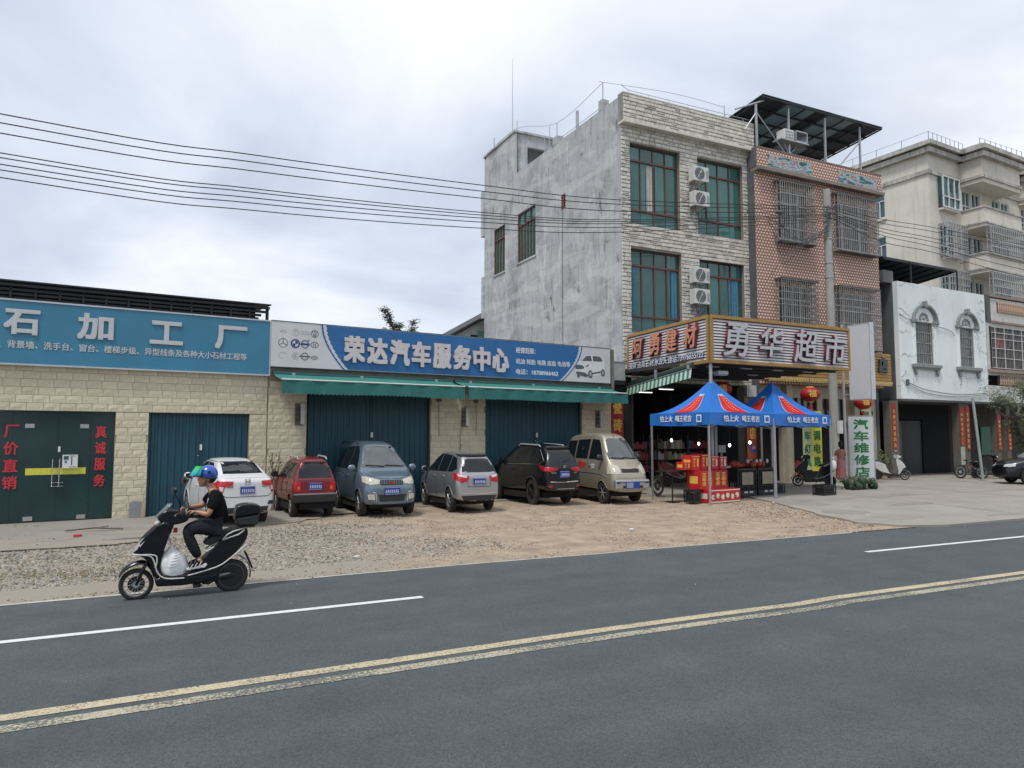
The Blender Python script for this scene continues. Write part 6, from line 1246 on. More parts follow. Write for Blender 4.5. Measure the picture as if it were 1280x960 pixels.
for k in range(90):
    a = Vector(rnd.choice(tips)); b = a+Vector((rnd.gauss(0, .4), rnd.gauss(0, .4), rnd.uniform(-.1, .55))); twigs.tube([a, a.lerp(b, .5)+Vector((0, 0, .05)), b], .012, 4, rr=[.016, .01, .004]); leaf_cloud(crown, [b, a.lerp(b, .6)], 75, .06, .17, (0, 0, 0, 1, 1, 2))
q.obj('trunk', M_bark, rt_, smooth='all'); twigs.obj('twigs', M_bark, rt_, kind='stuff'); crown.obj('crown', [M_leaf, M_leaf2, M_leaf3], rt_, fix=False, kind='stuff')
bt = root('distant_tree', 'dark feathery tree top showing above the auto repair sign', 'tree', (8.9, 28, 0)); q = MB(); q.tube([(0, 0, 0), (0.05, 0, 4.5), (-.1, 0, 6.2), (-.45, 0, 7.1)], .16, 7, rr=[.2, .12, .06, .02]).tube([(.05, 0, 5), (.5, 0, 6.0), (.75, 0, 6.75)], .05, 5, rr=[.07, .04, .015]).tube([(0, 0, 5.2), (-.6, 0, 6.0)], .04, 5, rr=[.05, .03]); q.obj('trunk', M_bark, bt, smooth='all')
crown = MB(); leaf_cloud(crown, [(-.5, 0, 7.0), (-.38, 0, 6.8), (-.3, 0, 6.6), (-.15, 0, 6.4), (0, 0, 6.2), (.1, 0, 6.4), (.15, 0, 6.1), (.3, 0, 6.0), (.75, 0, 6.6), (.68, 0, 6.3), (.6, 0, 6.0), (-.55, 0, 6.1), (-.5, 0, 6.15), (0, 0, 5.8), (.3, 0, 5.5), (-.4, 0, 5.4), (.5, 0, 5.0)], 2600, .06, .10, (0, 0, 1)); crown.obj('crown', [M_leaf, M_leaf2], bt, fix=False, kind='stuff')
for (x, y, n, s, lab) in ((37.4, 18.4, 500, .5, 'yellow-green shrub in front of the right-hand pillars'), (28.6, 20.6, 300, .35, 'potted green plant behind the white scooter')):
    r_ = root('shrub', lab, 'shrub', (x, y, .04)); cr = MB(); leaf_cloud(cr, [(rnd.uniform(-s, s), rnd.uniform(-.3, .3), rnd.uniform(.5, 1.15)) for _ in range(16)], n, .05, .09, (2, 2, 1)); cr.obj('foliage', [M_leaf, M_leaf2, M_leaf3], r_, fix=False, kind='stuff'); MB().lathe([(0, 0), (.18, 0), (.24, .42), (.20, .42), (0, .40)], (0, 0, 0), 'z', 14).obj('pot', MATS['terracotta_baluster'], r_)
# litter
lt = root('litter', 'crumpled red drink can lying on the concrete by the glass doors', 'can', (-1.13, 15.5, .05), 20, None, (.62, .62, .7)); q = MB(); q.cyl((-.11, 0, .03), (.11, 0, .03), .035, 10); q.obj('can', M_red, lt, smooth=True); MB().cyl((.11, 0, .03), (.13, 0, .03), .03, 10).obj('can_end', M_galv, lt)
for x, y, l, s in ((2.9, 11.0, 'pale crumpled scrap on the gravel edge', .05), (15.6, 14.6, 'white scrap of paper at the edge of the forecourt slab', .05), (30.4, 16.2, 'small white scrap lying in front of the white house', .07), (8.6, 11.7, 'flattened pale wrapper on the dirt', .06)):
    r_ = root('litter', l, 'litter', (x, y, .05)); MB().ell((0, 0, s*.1), (s, s*.7, s*.3), 7, 4).obj('scrap', M_paper, r_)
st = root('broken_branch', 'dead brown stick lying on the concrete apron left of the scooter rider', 'stick', (-.9, 16.3, .05), -8); MB().tube([(-.5, 0, .02), (0, .05, .05), (.5, -.03, .02)], .018, 5).tube([(0, .05, .05), (.2, .2, .06)], .01, 4).obj('stick', M_bark, st)
# ---------------------------------------------------------------- cars (built full size, then set narrow as the photograph shows them)
def paint(name, col, metal=0.3, rough=0.3, coat=0.7): return mat(name, col, rough, metal=metal, var=0.05, scale=1.2, coat=coat, stain=0.12, scol=tuple(c*.6+.02 for c in col), sscale=1.4, spos=.56)
M_cglass = mat('car_window_glass', (0.008, 0.010, 0.012), 0.04, var=0, spec=0.6); M_cshield = mat('car_windscreen_glass', (0.05, 0.06, 0.065), 0.04, var=.5, scale=1.6, spec=1.0, coat=.6)
M_ctrim = mat('black_car_plastic', (0.02, 0.02, 0.021), 0.55, var=.15); M_tyre = mat('tyre_rubber', (0.022, 0.021, 0.02), 0.85, var=.25, scale=6, stain=.4, scol=(.10, .085, .065), sscale=3)
M_rim = mat('alloy_rim', (0.50, 0.51, 0.52), 0.3, metal=.8); M_rimd = mat('dark_rim', (0.03, 0.03, 0.032), 0.35, metal=.5)
M_tail = mat('tail_lamp_red', (0.45, 0.012, 0.02), 0.15, coat=.6, var=.15, scale=12); M_tailw = mat('lamp_clear', (0.55, 0.55, 0.55), 0.12, coat=.6); M_head = mat('head_lamp', (0.50, 0.47, 0.38), 0.10, coat=.8, var=.35, scale=22)
M_plate = mat('blue_number_plate', (0.015, 0.05, 0.30), 0.4, var=.05); M_platew = mat('plate_characters', (0.65, 0.67, 0.7), 0.5); M_well = mat('wheel_well', (0.008, 0.008, 0.008), 0.95)
M_seam = mat('door_gap', (0.006, 0.006, 0.006), 0.9); M_cchrome = mat('car_chrome', (0.6, 0.6, 0.6), 0.12, metal=1.0, var=0)
def lerpt(T, x):
    if x <= T[0][0]: return T[0][1]
    for (a, u), (b, v) in zip(T, T[1:]):
        if x <= b: return u+(v-u)*(x-a)/max(b-a, 1e-6)
    return T[-1][1]
def car_body(P):
    """lofted shell; x forward, y left. top: roofline/bonnet profile, belt: shoulder height, hw: half width in plan"""
    xs = sorted(set([round(t[0], 3) for t in P['top']] + [round(t[0], 3) for t in P['hw']])); st = []
    for a, b in zip(xs, xs[1:]):
        st.append(a)
        if b-a > .35: st += [a+(b-a)*k/ math.ceil((b-a)/.3) for k in range(1, math.ceil((b-a)/.3))]
    st.append(xs[-1]); rows = []
    for x in st:
        zt = lerpt(P['top'], x); zb = min(lerpt(P['belt'], x), zt-.03); hw = lerpt(P['hw'], x); zl = lerpt(P['low'], x); f = min(1, max(0, (zt-zb)/.35))
        rw = hw*.93 - P['tumble']*f*(zt-zb)*.9/ .5 * .5
        rows.append([(x, 0, zl), (x, hw*.80, zl), (x, hw*.965, zl+.07), (x, hw, zl+(zb-zl)*.45), (x, hw*.995, zl+(zb-zl)*.72), (x, hw*.965, zb), (x, rw+.02*f, zt-.09*f-.01), (x, rw-.08, zt), (x, rw*.5, zt+.012), (x, 0, zt+.018)])
    return rows
def build_car(P, name, label, cat, loc, rz, body_mat, sc=(.72, .72, 1), group='cars parked on the forecourt dirt'):
    car = root(name, label, cat, loc, rz, group, sc)
    rows = car_body(P); n = len(rows[0]); vs = []; fs = []
    full = [r[:] + [(p[0], -p[1], p[2]) for p in r[-2:0:-1]] for r in rows]; m = len(full[0])
    for r in full: vs += r
    for i in range(len(full)-1):
        for j in range(m): a = i*m+j; b = i*m+(j+1) % m; fs.append((a, b, b+m, a+m))
    # end caps as strips between left and right halves
    for base in (0, (len(full)-1)*m):
        for j in range(n-1):
            l0, l1 = j, j+1; r0, r1 = (m-j) % m, (m-j-1) % m
            f = [base+l0, base+l1, base+r1, base+r0]; f = list(dict.fromkeys(f))
            if len(f) > 2: fs.append(tuple(f))
    q = MB(); q.add(vs, fs); me = q.mesh('car_body', body_mat, 'all')
    tmp = bpy.data.objects.new('tmp', me); COL.objects.link(tmp); s = tmp.modifiers.new('s', 'SUBSURF'); s.levels = 2; s.render_levels = 2
    dg = bpy.context.evaluated_depsgraph_get(); smooth_me = bpy.data.meshes.new_from_object(tmp.evaluated_get(dg)); tmp.modifiers.clear()
    bm = bmesh.new(); bm.from_mesh(smooth_me); bvh = BVHTree.FromBMesh(bm); bm.free()
    # wheel wells cut out of the shell
    tmp.data = smooth_me; smooth_me.materials.append(M_well); cut = MB()
    for x in (P['wf'], P['wr']):
        for s_ in (-1, 1): cut.cyl((x, s_*.42, P['r']*.98), (x, s_*1.3, P['r']*.98), P['r']*1.17, 28)
    co = cut.obj('cut', M_well); bo = tmp.modifiers.new('b', 'BOOLEAN'); bo.operation = 'DIFFERENCE'; bo.object = co; bo.solver = 'EXACT'; bo.material_mode = 'TRANSFER'
    dg = bpy.context.evaluated_depsgraph_get(); fin = bpy.data.meshes.new_from_object(tmp.evaluated_get(dg)); bpy.data.objects.remove(tmp); bpy.data.objects.remove(co)
    fin.polygons.foreach_set('use_smooth', [True]*len(fin.polygons)); fin.set_sharp_from_angle(angle=R(38)); link('body', fin, car)
    hw_ = max(t[1] for t in P['hw']); MB().box(P['wr']-.5, P['wf']+.5, -hw_*.66, hw_*.66, .20, .36).box(P['wr']+.5, P['wf']-.5, -hw_*.86, hw_*.86, .17, .34).obj('under_car_light_block', M_well, car)  # dark boxes added beneath the shell to block light and deepen the car's shadow
    def hit(view, a, b):
        if view in ('L', 'R'): s_ = 1 if view == 'L' else -1; o, d = Vector((a, s_*3, b)), Vector((0, -s_, 0))
        elif view == 'F': o, d = Vector((5, a, b)), Vector((-1, 0, 0))
        elif view == 'B': o, d = Vector((-5, a, b)), Vector((1, 0, 0))
        else: o, d = Vector((a, b, 4)), Vector((0, 0, -1))
        h_ = bvh.ray_cast(o, d); return (h_[0], h_[1] if h_[1].dot(d) < 0 else -h_[1]) if h_[0] is not None else (None, None)
    def patch(view, poly, m_, nm='trim', off=.008, parent=None, rings=5, sub=5, both=None, thick=True):
        for mir in ((1, -1) if both else (1,)):
            q = MB(); pts = []
            for i in range(len(poly)):
                a, b = poly[i], poly[(i+1) % len(poly)]
                for k in range(sub): pts.append((a[0]+(b[0]-a[0])*k/sub, a[1]+(b[1]-a[1])*k/sub))
            c = (sum(p[0] for p in pts)/len(pts), sum(p[1] for p in pts)/len(pts)); V = []
            vw = view
            for r_ in range(1, rings+1):
                for p in pts:
                    a, b = c[0]+(p[0]-c[0])*r_/rings, c[1]+(p[1]-c[1])*r_/rings
                    if mir < 0:
                        if view == 'L': vw = 'R'
                        elif view in ('F', 'B'): a = -a
                        else: b = -b
                    h_, nn = hit(vw, a, b); V.append((h_+nn*off, nn) if h_ is not None else None)
            a, b = c
            if mir < 0 and view in ('F', 'B'): a = -a
            if mir < 0 and view == 'T': b = -b
            h_, nn = hit(vw, a, b)
            if h_ is None: continue
            ctr = (h_+nn*off, nn); last = ctr; N_ = len(pts); out = [ctr[0]]
            for v in V:
                if v is None: v = last
                last = v; out.append(v[0])
            F_ = [(0, 1+j, 1+(j+1) % N_) for j in range(N_)]
            for r_ in range(rings-1):
                for j in range(N_): F_.append((1+r_*N_+j, 1+r_*N_+(j+1) % N_, 1+(r_+1)*N_+(j+1) % N_, 1+(r_+1)*N_+j))
            if thick:   # rim going back into the body
                k0 = len(out); b0 = 1+(rings-1)*N_
                for j in range(N_): v = V[(rings-1)*N_+j] or ctr; out.append(v[0]-v[1]*(off+.01))
                for j in range(N_): F_.append((b0+j, b0+(j+1) % N_, k0+(j+1) % N_, k0+j))
            q.add([tuple(p) for p in out], F_); q.obj(nm, m_, parent or car, smooth=60)
    def line(view, pts, wd=.012, m_=M_seam, nm='door_seam', both=True):
        for mir in ((1, -1) if both else (1,)):
            q = MB(); P3 = []
            vw = {1: view, -1: 'R' if view == 'L' else view}[mir]
            for i in range(len(pts)-1):
                for k in range(6):
                    a, b = pts[i][0]+(pts[i+1][0]-pts[i][0])*k/6, pts[i][1]+(pts[i+1][1]-pts[i][1])*k/6
                    if mir < 0 and view in ('F', 'B'): a = -a
                    h_, nn = hit(vw, a, b)
                    if h_ is not None: P3.append(h_+nn*.001)
            if len(P3) > 1: q.tube(P3, wd/2, 5); q.obj(nm, m_, car, fix=False)
    # wheels
    r = P['r']; hwid = max(t[1] for t in P['hw'])
    def wheel(x, s_, steer=0):
        tw = .20; y = s_*(hwid-.13); hub = bpy.data.objects.new('wheel', None); 
        q = MB(); q.lathe([(r*.62, -tw/2), (r*.93, -tw/2), (r, -tw*.36), (r, tw*.36), (r*.93, tw/2), (r*.62, tw/2)], (0, 0, 0), 'y', 32, closed=True)
        w_ = q.obj('wheel', M_tyre, car, smooth=True); w_.location = (x, y, r); w_.rotation_euler = (0, 0, R(steer))
        rm = P.get('rim', M_rim); q = MB(); q.lathe([(r*.64, -tw*.42), (r*.66, tw*.44), (r*.60, tw*.44), (r*.57, tw*.1)], (0, 0, 0), 'y', 28); 
        ns = P.get('spokes', 5)
        for i in range(ns):
            t = 6.2832*i/ns; c_, s2 = math.cos(t), math.sin(t); wd = r*.10*(5/ns)**.5
            for e in (-.09, .09) if ns <= 5 else (0,):
                t2 = t+e; q.tube([(c_*r*.12, s_*tw*.40, s2*r*.12), (math.cos(t2)*r*.36, s_*tw*.43, math.sin(t2)*r*.36), (math.cos(t2)*r*.60, s_*tw*.38, math.sin(t2)*r*.60)], wd*.45, 5)
        q.lathe([(0, s_*tw*.47), (r*.14, s_*tw*.46), (r*.16, s_*tw*.40), (0, s_*tw*.40)], (0, 0, 0), 'y', 14); q.obj('rim', rm, w_, fix=False)
        q = MB(); q.lathe([(0, s_*.0), (r*.58, s_*.0), (r*.58, -s_*.02), (0, -s_*.02)], (0, 0, 0), 'y', 20); q.obj('brake_disc', M_well, w_)
    for x in (P['wf'], P['wr']):
        for s_ in (-1, 1): wheel(x, s_, P.get('steer', 0) if x == P['wf'] else 0)
    for x in (P['wf'], P['wr']):   # dark arch lining lip
        for s_ in (-1, 1):
            pts = []
            for k in range(15):
                t = math.pi*(k/14); a, b = x+math.cos(t)*r*1.185, r*.98+math.sin(t)*r*1.185; h_, nn = hit('L' if s_ > 0 else 'R', a, b)
                if h_ is not None and b > .2: pts.append(h_+Vector((0, s_*.002, 0)))
            if len(pts) > 3: MB().tube(pts, P.get('lip', .012), 5).obj('wheel_arch', P.get('lip_mat', body_mat), car, fix=False)
    def plate(view, y, z, bz=0, wd=.44):
        h_, nn = hit(view, y, z); s_ = 1 if view == 'F' else -1; x = h_.x + s_*.022
        o = MB().box(x-.008, x+.008, y-wd/2, y+wd/2, z-.085, z+.085).obj('number_plate', M_plate, car)
        q = MB()
        for k, (w2, hh) in enumerate(((.045, .08), (.04, .09), (.04, .09), (.04, .09), (.04, .09), (.04, .09), (.04, .09))):
            yy = y-wd/2+.03+k*.056; q.box(x+s_*.008, x+s_*.011, yy, yy+w2*.55, z-.045, z-.045+hh*.8); 
        q.box(x+s_*.008, x+s_*.010, y-wd/2+.01, y+wd/2-.01, z+.072, z+.077).box(x+s_*.008, x+s_*.010, y-wd/2+.01, y+wd/2-.01, z-.077, z-.072); q.obj('plate_marks', M_platew, o)
    def mirror(x, z, s_, m_=None):
        h_, nn = hit('L' if s_ > 0 else 'R', x, z-.02); y = h_.y if h_ is not None else s_*hwid
        q = MB(); q.ell((x-.02, y+s_*.15, z+.04), (.075, .12, .085), 12, 8); o = q.obj('mirror', m_ or body_mat, car, smooth='all'); MB().tube([(x+.02, y-s_*.02, z-.02), (x, y+s_*.1, z)], .025, 6).obj('mirror_stalk', M_ctrim, o); MB().box(x-.102, x-.088, y+s_*.07, y+s_*.23, z-.02, z+.10).obj('mirror_glass', M_cglass, o)
    def handle(x, z):
        for v in ('L', 'R'):
            h_, nn = hit(v, x, z); s_ = 1 if v == 'L' else -1
            if h_ is not None: MB().tube([(x-.09, h_.y-.0, z), (x-.07, h_.y+s_*.03, z), (x+.07, h_.y+s_*.03, z), (x+.09, h_.y, z)], .014, 6).obj('door_handle', P.get('handle_mat', body_mat), car)
    return car, patch, line, plate, mirror, handle, hit
def wiper(car, hit, view, pts):
    P3 = []
    for a, b in pts: h_, nn = hit(view, a, b); P3.append(h_+nn*.025)
    MB().tube(P3, .012, 5).obj('wiper', M_ctrim, car)

# white saloon -------------------------------------------------------------------------------------------------
PW = dict(top=[(-2.28, .93), (-2.22, 1.03), (-1.95, 1.09), (-1.80, 1.11), (-1.15, 1.36), (-.55, 1.435), (.1, 1.44), (.55, 1.38), (1.30, .98), (1.45, .93), (1.95, .84), (2.2, .72), (2.28, .62)],
          belt=[(-2.28, .90), (-1.5, .97), (1.2, .90), (2.28, .60)], hw=[(-2.28, .74), (-2.12, .86), (-1.3, .905), (1.3, .895), (2.0, .84), (2.28, .62)], low=[(-2.28, .30), (-1.9, .22), (1.9, .2), (2.28, .26)], tumble=.55, wf=1.42, wr=-1.28, r=.325, spokes=5)
M_pw = paint('white_car_paint', (0.66, 0.67, 0.68), metal=0, rough=.28)
car, patch, line, plate, mirror, handle, hit = build_car(PW, 'parked_car', 'white four-door saloon parked behind the scooter rider, blue plate and red wrap-around tail lamps', 'car', (1.56, 17.25, .03), 101, M_pw, (.66, .68, .96))
patch('B', [(-.60, 1.125), (.60, 1.125), (.50, 1.375), (-.50, 1.375)], M_cglass, 'rear_window')
patch('F', [(-.66, .99), (.66, .99), (.53, 1.375), (-.53, 1.375)], M_cshield, 'windscreen')
patch('L', [(-1.62, 1.06), (-1.35, 1.00), (-.25, 1.00), (-.25, 1.36), (-.75, 1.345)], M_cglass, 'side_window', both=True); patch('L', [(-.19, 1.0), (1.0, .985), (.55, 1.26), (.25, 1.36), (-.19, 1.37)], M_cglass, 'side_window', both=True)
patch('B', [(.42, .97), (.80, .98), (.85, .93), (.84, .74), (.74, .72), (.66, .86), (.44, .89)], M_tail, 'tail_lamp', off=.014, both=True); patch('L', [(-2.16, .97), (-1.92, 1.00), (-2.0, .80), (-2.18, .74)], M_tail, 'tail_lamp_side', off=.012, both=True)
patch('B', [(.70, .86), (.79, .86), (.78, .78), (.72, .77)], M_tailw, 'reverse_lamp', off=.022, both=True)
patch('B', [(-.60, .30), (.60, .30), (.66, .42), (-.66, .42)], M_ctrim, 'lower_bumper', off=.01); patch('B', [(.62, .46), (.82, .46), (.80, .54), (.66, .54)], M_ctrim, 'bumper_vent', off=.012, both=True)
line('B', [(-.74, .70), (-.62, .64), (.62, .64), (.74, .70)], .014, nm='boot_seam', both=False); line('B', [(-.78, 1.035), (0, 1.05), (.78, 1.035)], .03, M_pw, 'boot_spoiler', False)
line('L', [(-.22, 1.0), (-.22, .45), (-.15, .30)]); line('L', [(-1.15, 1.02), (-1.0, .75), (-.95, .62)]); line('L', [(1.0, .98), (.98, .5), (.9, .30), (-.9, .30)]); line('L', [(-1.9, .80), (0, .76), (1.6, .72)], .012, M_pw, 'body_crease')
plate('B', 0, .78); handle(-.95, .86); handle(.12, .84); mirror(.95, .98, 1, M_pw); mirror(.95, .98, -1, M_pw)
h_, n_ = hit('B', 0, .97); q = MB(); x = h_.x-.012
q.box(x-.006, x+.006, -.055, -.035, .915, 1.01).box(x-.006, x+.006, .035, .055, .915, 1.01).box(x-.006, x+.006, -.035, .035, .95, .968).box(x-.005, x+.005, -.075, .075, .895, .905).box(x-.005, x+.005, -.085, .085, 1.02, 1.028).box(x-.005, x+.005, -.085, -.075, .90, 1.02).box(x-.005, x+.005, .075, .085, .90, 1.02); q.obj('badge', M_cchrome, car)
for s_ in (-1, 1): h_, n_ = hit('B', s_*.52, .86); MB().box(h_.x-.014, h_.x-.004, s_*.52-.09, s_*.52+.09, .845, .875).obj('lettering', M_cchrome, car)
line('L', [(-.9, 1.375), (.3, 1.40)], .02, M_ctrim, 'roof_seam')

# red boxy hatchback ---------------------------------------------------------------------------------------------
M_pr = paint('dark_red_car_paint', (0.20, 0.012, 0.022), metal=.15, rough=.35)
PR = dict(top=[(-1.60, .86), (-1.55, .92), (-1.42, 1.31), (-1.30, 1.375), (-.3, 1.41), (.35, 1.38), (.85, .95), (1.0, .90), (1.5, .80), (1.6, .66)], belt=[(-1.6, .84), (.9, .86), (1.6, .64)], hw=[(-1.60, .66), (-1.50, .70), (1.2, .70), (1.6, .60)], low=[(-1.6, .34), (1.6, .28)], tumble=.42, wf=1.05, wr=-1.10, r=.265, spokes=6, rim=M_rim)
car, patch, line, plate, mirror, handle, hit = build_car(PR, 'parked_car', 'small dark red hatchback with a boxy tail, black bumper and roof rails', 'car', (3.38, 18.0, .03), 93, M_pr, (.74, .72, .97))
patch('B', [(-.53, .93), (.53, .93), (.46, 1.27), (-.46, 1.27)], M_cglass, 'rear_window'); patch('F', [(-.55, .95), (.55, .95), (.46, 1.33), (-.46, 1.33)], M_cshield, 'windscreen')
patch('L', [(-1.38, .92), (-.75, .92), (-.75, 1.28), (-1.25, 1.27)], M_cglass, 'side_window', both=True); patch('L', [(-.68, .92), (-.05, .92), (-.05, 1.31), (-.68, 1.29)], M_cglass, 'side_window', both=True); patch('L', [(.0, .92), (.72, .92), (.35, 1.28), (.0, 1.31)], M_cglass, 'side_window', both=True)
patch('B', [(.46, .62), (.66, .62), (.66, .84), (.46, .84)], M_tail, 'tail_lamp', off=.014, both=True); patch('B', [(.48, .66), (.56, .66), (.56, .74), (.48, .74)], mat('amber_lamp', (0.6, 0.14, 0.03), .2), 'indicator_lamp', off=.022, both=True)
bp_ = MB().box(-1.68, -1.50, -.70, .70, .36, .56).obj('rear_bumper', M_ctrim, car); bevel(bp_, .03, 3); MB().box(-1.685, -1.60, -.68, .68, .545, .57).obj('bumper_strip', mat('grey_trim', (.25, .25, .25), .5), bp_)
patch('B', [(-.62, .885), (.62, .885), (.60, .915), (-.60, .915)], M_pr, 'tailgate_crease', off=.012); patch('B', [(-.50, 1.28), (.50, 1.28), (.48, 1.31), (-.48, 1.31)], M_ctrim, 'roof_spoiler', off=.03)
plate('B', 0, .74); mirror(.72, .93, 1, M_ctrim); mirror(.72, .93, -1, M_ctrim); handle(-.55, .80); handle(.1, .80)
line('L', [(-.02, .92), (-.02, .34)]); line('L', [(-.72, .92), (-.72, .5), (-.85, .4)]); line('L', [(.75, .92), (.72, .34), (-.8, .34)]); line('L', [(-1.5, .62), (1.1, .58)], .02, M_ctrim, 'side_moulding')
for s_ in (-1, 1): MB().tube([(-1.2, s_*.46, 1.36), (-1.1, s_*.46, 1.415), (-.2, s_*.46, 1.44), (-.05, s_*.46, 1.39)], .022, 6).obj('roof_rail', M_alu, car)
MB().cyl((-1.40, .12, .30), (-1.0, .12, .33), .12, 14).obj('spare_wheel', M_tyre, car)

# blue-grey people carrier, nose to the road -----------------------------------------------------------------------
M_pb = paint('slate_blue_car_paint', (0.13, 0.18, 0.23), metal=.45, rough=.32)
PB = dict(top=[(-2.13, .92), (-2.10, 1.0), (-1.98, 1.55), (-1.8, 1.66), (-.9, 1.735), (.1, 1.73), (.55, 1.66), (1.35, 1.10), (1.5, 1.03), (1.95, .90), (2.10, .74), (2.14, .62)], belt=[(-2.13, .9), (1.2, 1.0), (2.14, .6)], hw=[(-2.13, .72), (-1.95, .80), (1.3, .82), (1.9, .76), (2.14, .60)], low=[(-2.13, .28), (2.0, .26), (2.14, .3)], tumble=.42, wf=1.42, wr=-1.30, r=.30, spokes=6, rim=M_rim)
car, patch, line, plate, mirror, handle, hit = build_car(PB, 'parked_van', 'slate-blue people carrier parked nose to the road with a slatted grille', 'van', (5.04, 17.70, .03), 271, M_pb, (.73, .84, 1.0))
patch('F', [(-.66, 1.12), (.66, 1.12), (.58, 1.62), (-.58, 1.62)], M_cshield, 'windscreen'); patch('B', [(-.6, 1.05), (.6, 1.05), (.52, 1.5), (-.52, 1.5)], M_cglass, 'rear_window')
for a, b in (([(-1.85, 1.08), (-1.05, 1.06), (-1.05, 1.58), (-1.78, 1.52)], 0), ([(-.98, 1.06), (-.12, 1.06), (-.12, 1.62), (-.98, 1.59)], 0), ([(-.05, 1.06), (1.12, 1.06), (.55, 1.50), (.30, 1.60), (-.05, 1.62)], 0)): patch('L', a, M_cglass, 'side_window', both=True)
patch('F', [(.32, .84), (.72, .93), (.74, .80), (.60, .74), (.36, .76)], M_head, 'head_lamp', off=.016, both=True); patch('L', [(1.72, .93), (1.98, .86), (1.98, .76), (1.75, .80)], M_head, 'head_lamp_side', off=.012, both=True)
patch('F', [(-.32, .73), (.32, .73), (.33, .84), (-.33, .84)], M_ctrim, 'grille', off=.010)
for k in range(9): y = -.28+k*.07; h_, n_ = hit('F', y, .785); MB().box(h_.x+.005, h_.x+.03, y-.012, y+.012, .735, .835).obj('grille_bar', M_cchrome, car)
h_, n_ = hit('F', 0, .79); MB().prism([(-.05, .78), (0, .74), (.05, .78), (0, .84)], h_.x+.03, h_.x+.05, 'x').obj('badge', M_tail, car)
patch('F', [(-.34, .36), (.34, .36), (.40, .52), (-.40, .52)], M_ctrim, 'lower_grille', off=.01); patch('F', [(.48, .40), (.64, .42), (.66, .52), (.50, .54)], M_head, 'fog_lamp', off=.016, both=True); line('F', [(.44, .36), (.47, .56), (.56, .58)], .03, M_cchrome, 'fog_surround')
plate('F', 0, .60); mirror(1.12, 1.07, 1); mirror(1.12, 1.07, -1); handle(.05, .92); handle(-1.0, .92)
wiper(car, hit, 'F', [(.58, 1.13), (.0, 1.155)]); wiper(car, hit, 'F', [(-.02, 1.13), (-.55, 1.16)])
line('L', [(-.08, 1.06), (-.08, .34)]); line('L', [(-1.0, 1.06), (-1.0, .34)]); line('L', [(1.15, 1.05), (1.05, .6), (1.0, .34), (-.95, .34)]); line('L', [(-1.9, .94), (-.2, .96)], .015, M_ctrim, 'sliding_rail')
line('F', [(.66, 1.03), (.60, .95), (.30, .88), (0, .87)], .010, nm='bonnet_seam'); line('F', [(.42, 1.05), (.30, .90)], .012, M_pb, 'bonnet_crease')
for s_ in (-1, 1): MB().tube([(-1.6, s_*.56, 1.66), (-1.5, s_*.56, 1.72), (.1, s_*.56, 1.74), (.3, s_*.54, 1.68)], .02, 6).obj('roof_rail', M_ctrim, car)

# silver wagon ------------------------------------------------------------------------------------------------------
M_ps = paint('silver_car_paint', (0.42, 0.43, 0.44), metal=.7, rough=.32)
PS_ = dict(top=[(-2.02, .86), (-1.99, .96), (-1.80, 1.30), (-1.62, 1.44), (-1.2, 1.50), (-.2, 1.54), (.35, 1.48), (1.15, 1.0), (1.35, .95), (1.85, .84), (2.02, .64)], belt=[(-2.02, .84), (-1.5, .98), (1.1, .92), (2.02, .62)], hw=[(-2.02, .70), (-1.85, .82), (1.2, .84), (1.75, .78), (2.02, .60)], low=[(-2.02, .30), (1.9, .24), (2.02, .28)], tumble=.5, wf=1.28, wr=-1.22, r=.305, spokes=7)
car, patch, line, plate, mirror, handle, hit = build_car(PS_, 'parked_car', 'silver five-door wagon parked nose in, red and clear tail lamps and blue plate', 'car', (7.28, 17.6, .02), 90, M_ps, (.73, .72, .97))
patch('B', [(-.62, 1.02), (.62, 1.02), (.54, 1.36), (-.54, 1.36)], M_cglass, 'rear_window'); patch('F', [(-.62, 1.0), (.62, 1.0), (.52, 1.44), (-.52, 1.44)], M_cshield, 'windscreen')
patch('L', [(-1.70, 1.10), (-1.42, 1.03), (-1.0, 1.02), (-1.0, 1.42), (-1.40, 1.36)], M_cglass, 'side_window', both=True); patch('L', [(-.94, 1.02), (-.12, 1.01), (-.12, 1.46), (-.94, 1.43)], M_cglass, 'side_window', both=True); patch('L', [(-.06, 1.01), (.95, .99), (.42, 1.36), (.15, 1.46), (-.06, 1.46)], M_cglass, 'side_window', both=True)
patch('B', [(.36, .92), (.76, 1.00), (.80, .84), (.66, .76), (.44, .80)], M_tail, 'tail_lamp', off=.016, both=True); patch('B', [(.44, .93), (.74, .97), (.72, .91), (.48, .88)], M_tailw, 'lamp_insert', off=.024, both=True); patch('L', [(-1.92, .98), (-1.66, 1.0), (-1.74, .86), (-1.94, .80)], M_tail, 'tail_lamp_side', off=.012, both=True)
patch('B', [(-.56, .30), (.56, .30), (.66, .44), (-.66, .44)], M_ctrim, 'lower_bumper', off=.012); line('B', [(-.74, .50), (0, .46), (.74, .50)], .03, M_ps, 'bumper_crease', False); line('B', [(-.44, .92), (-.42, .66), (.42, .66), (.44, .92)], .012, nm='tailgate_seam', both=False)
patch('B', [(-.50, 1.40), (.50, 1.40), (.50, 1.44), (-.50, 1.44)], M_ctrim, 'roof_spoiler', off=.05); line('B', [(-.30, .93), (0, .955), (.30, .93)], .02, M_cchrome, 'tailgate_handle', False)
plate('B', 0, .79); mirror(.92, 1.0, 1, M_ps); mirror(.92, 1.0, -1, M_ps); handle(-.72, .90); handle(.12, .88)
line('L', [(-.09, 1.0), (-.09, .45), (0, .32)]); line('L', [(-.97, 1.0), (-.90, .75), (-.86, .55)]); line('L', [(1.0, .98), (.92, .32), (-.85, .32)]); line('L', [(-1.8, .74), (1.5, .66)], .012, M_ps, 'body_crease')
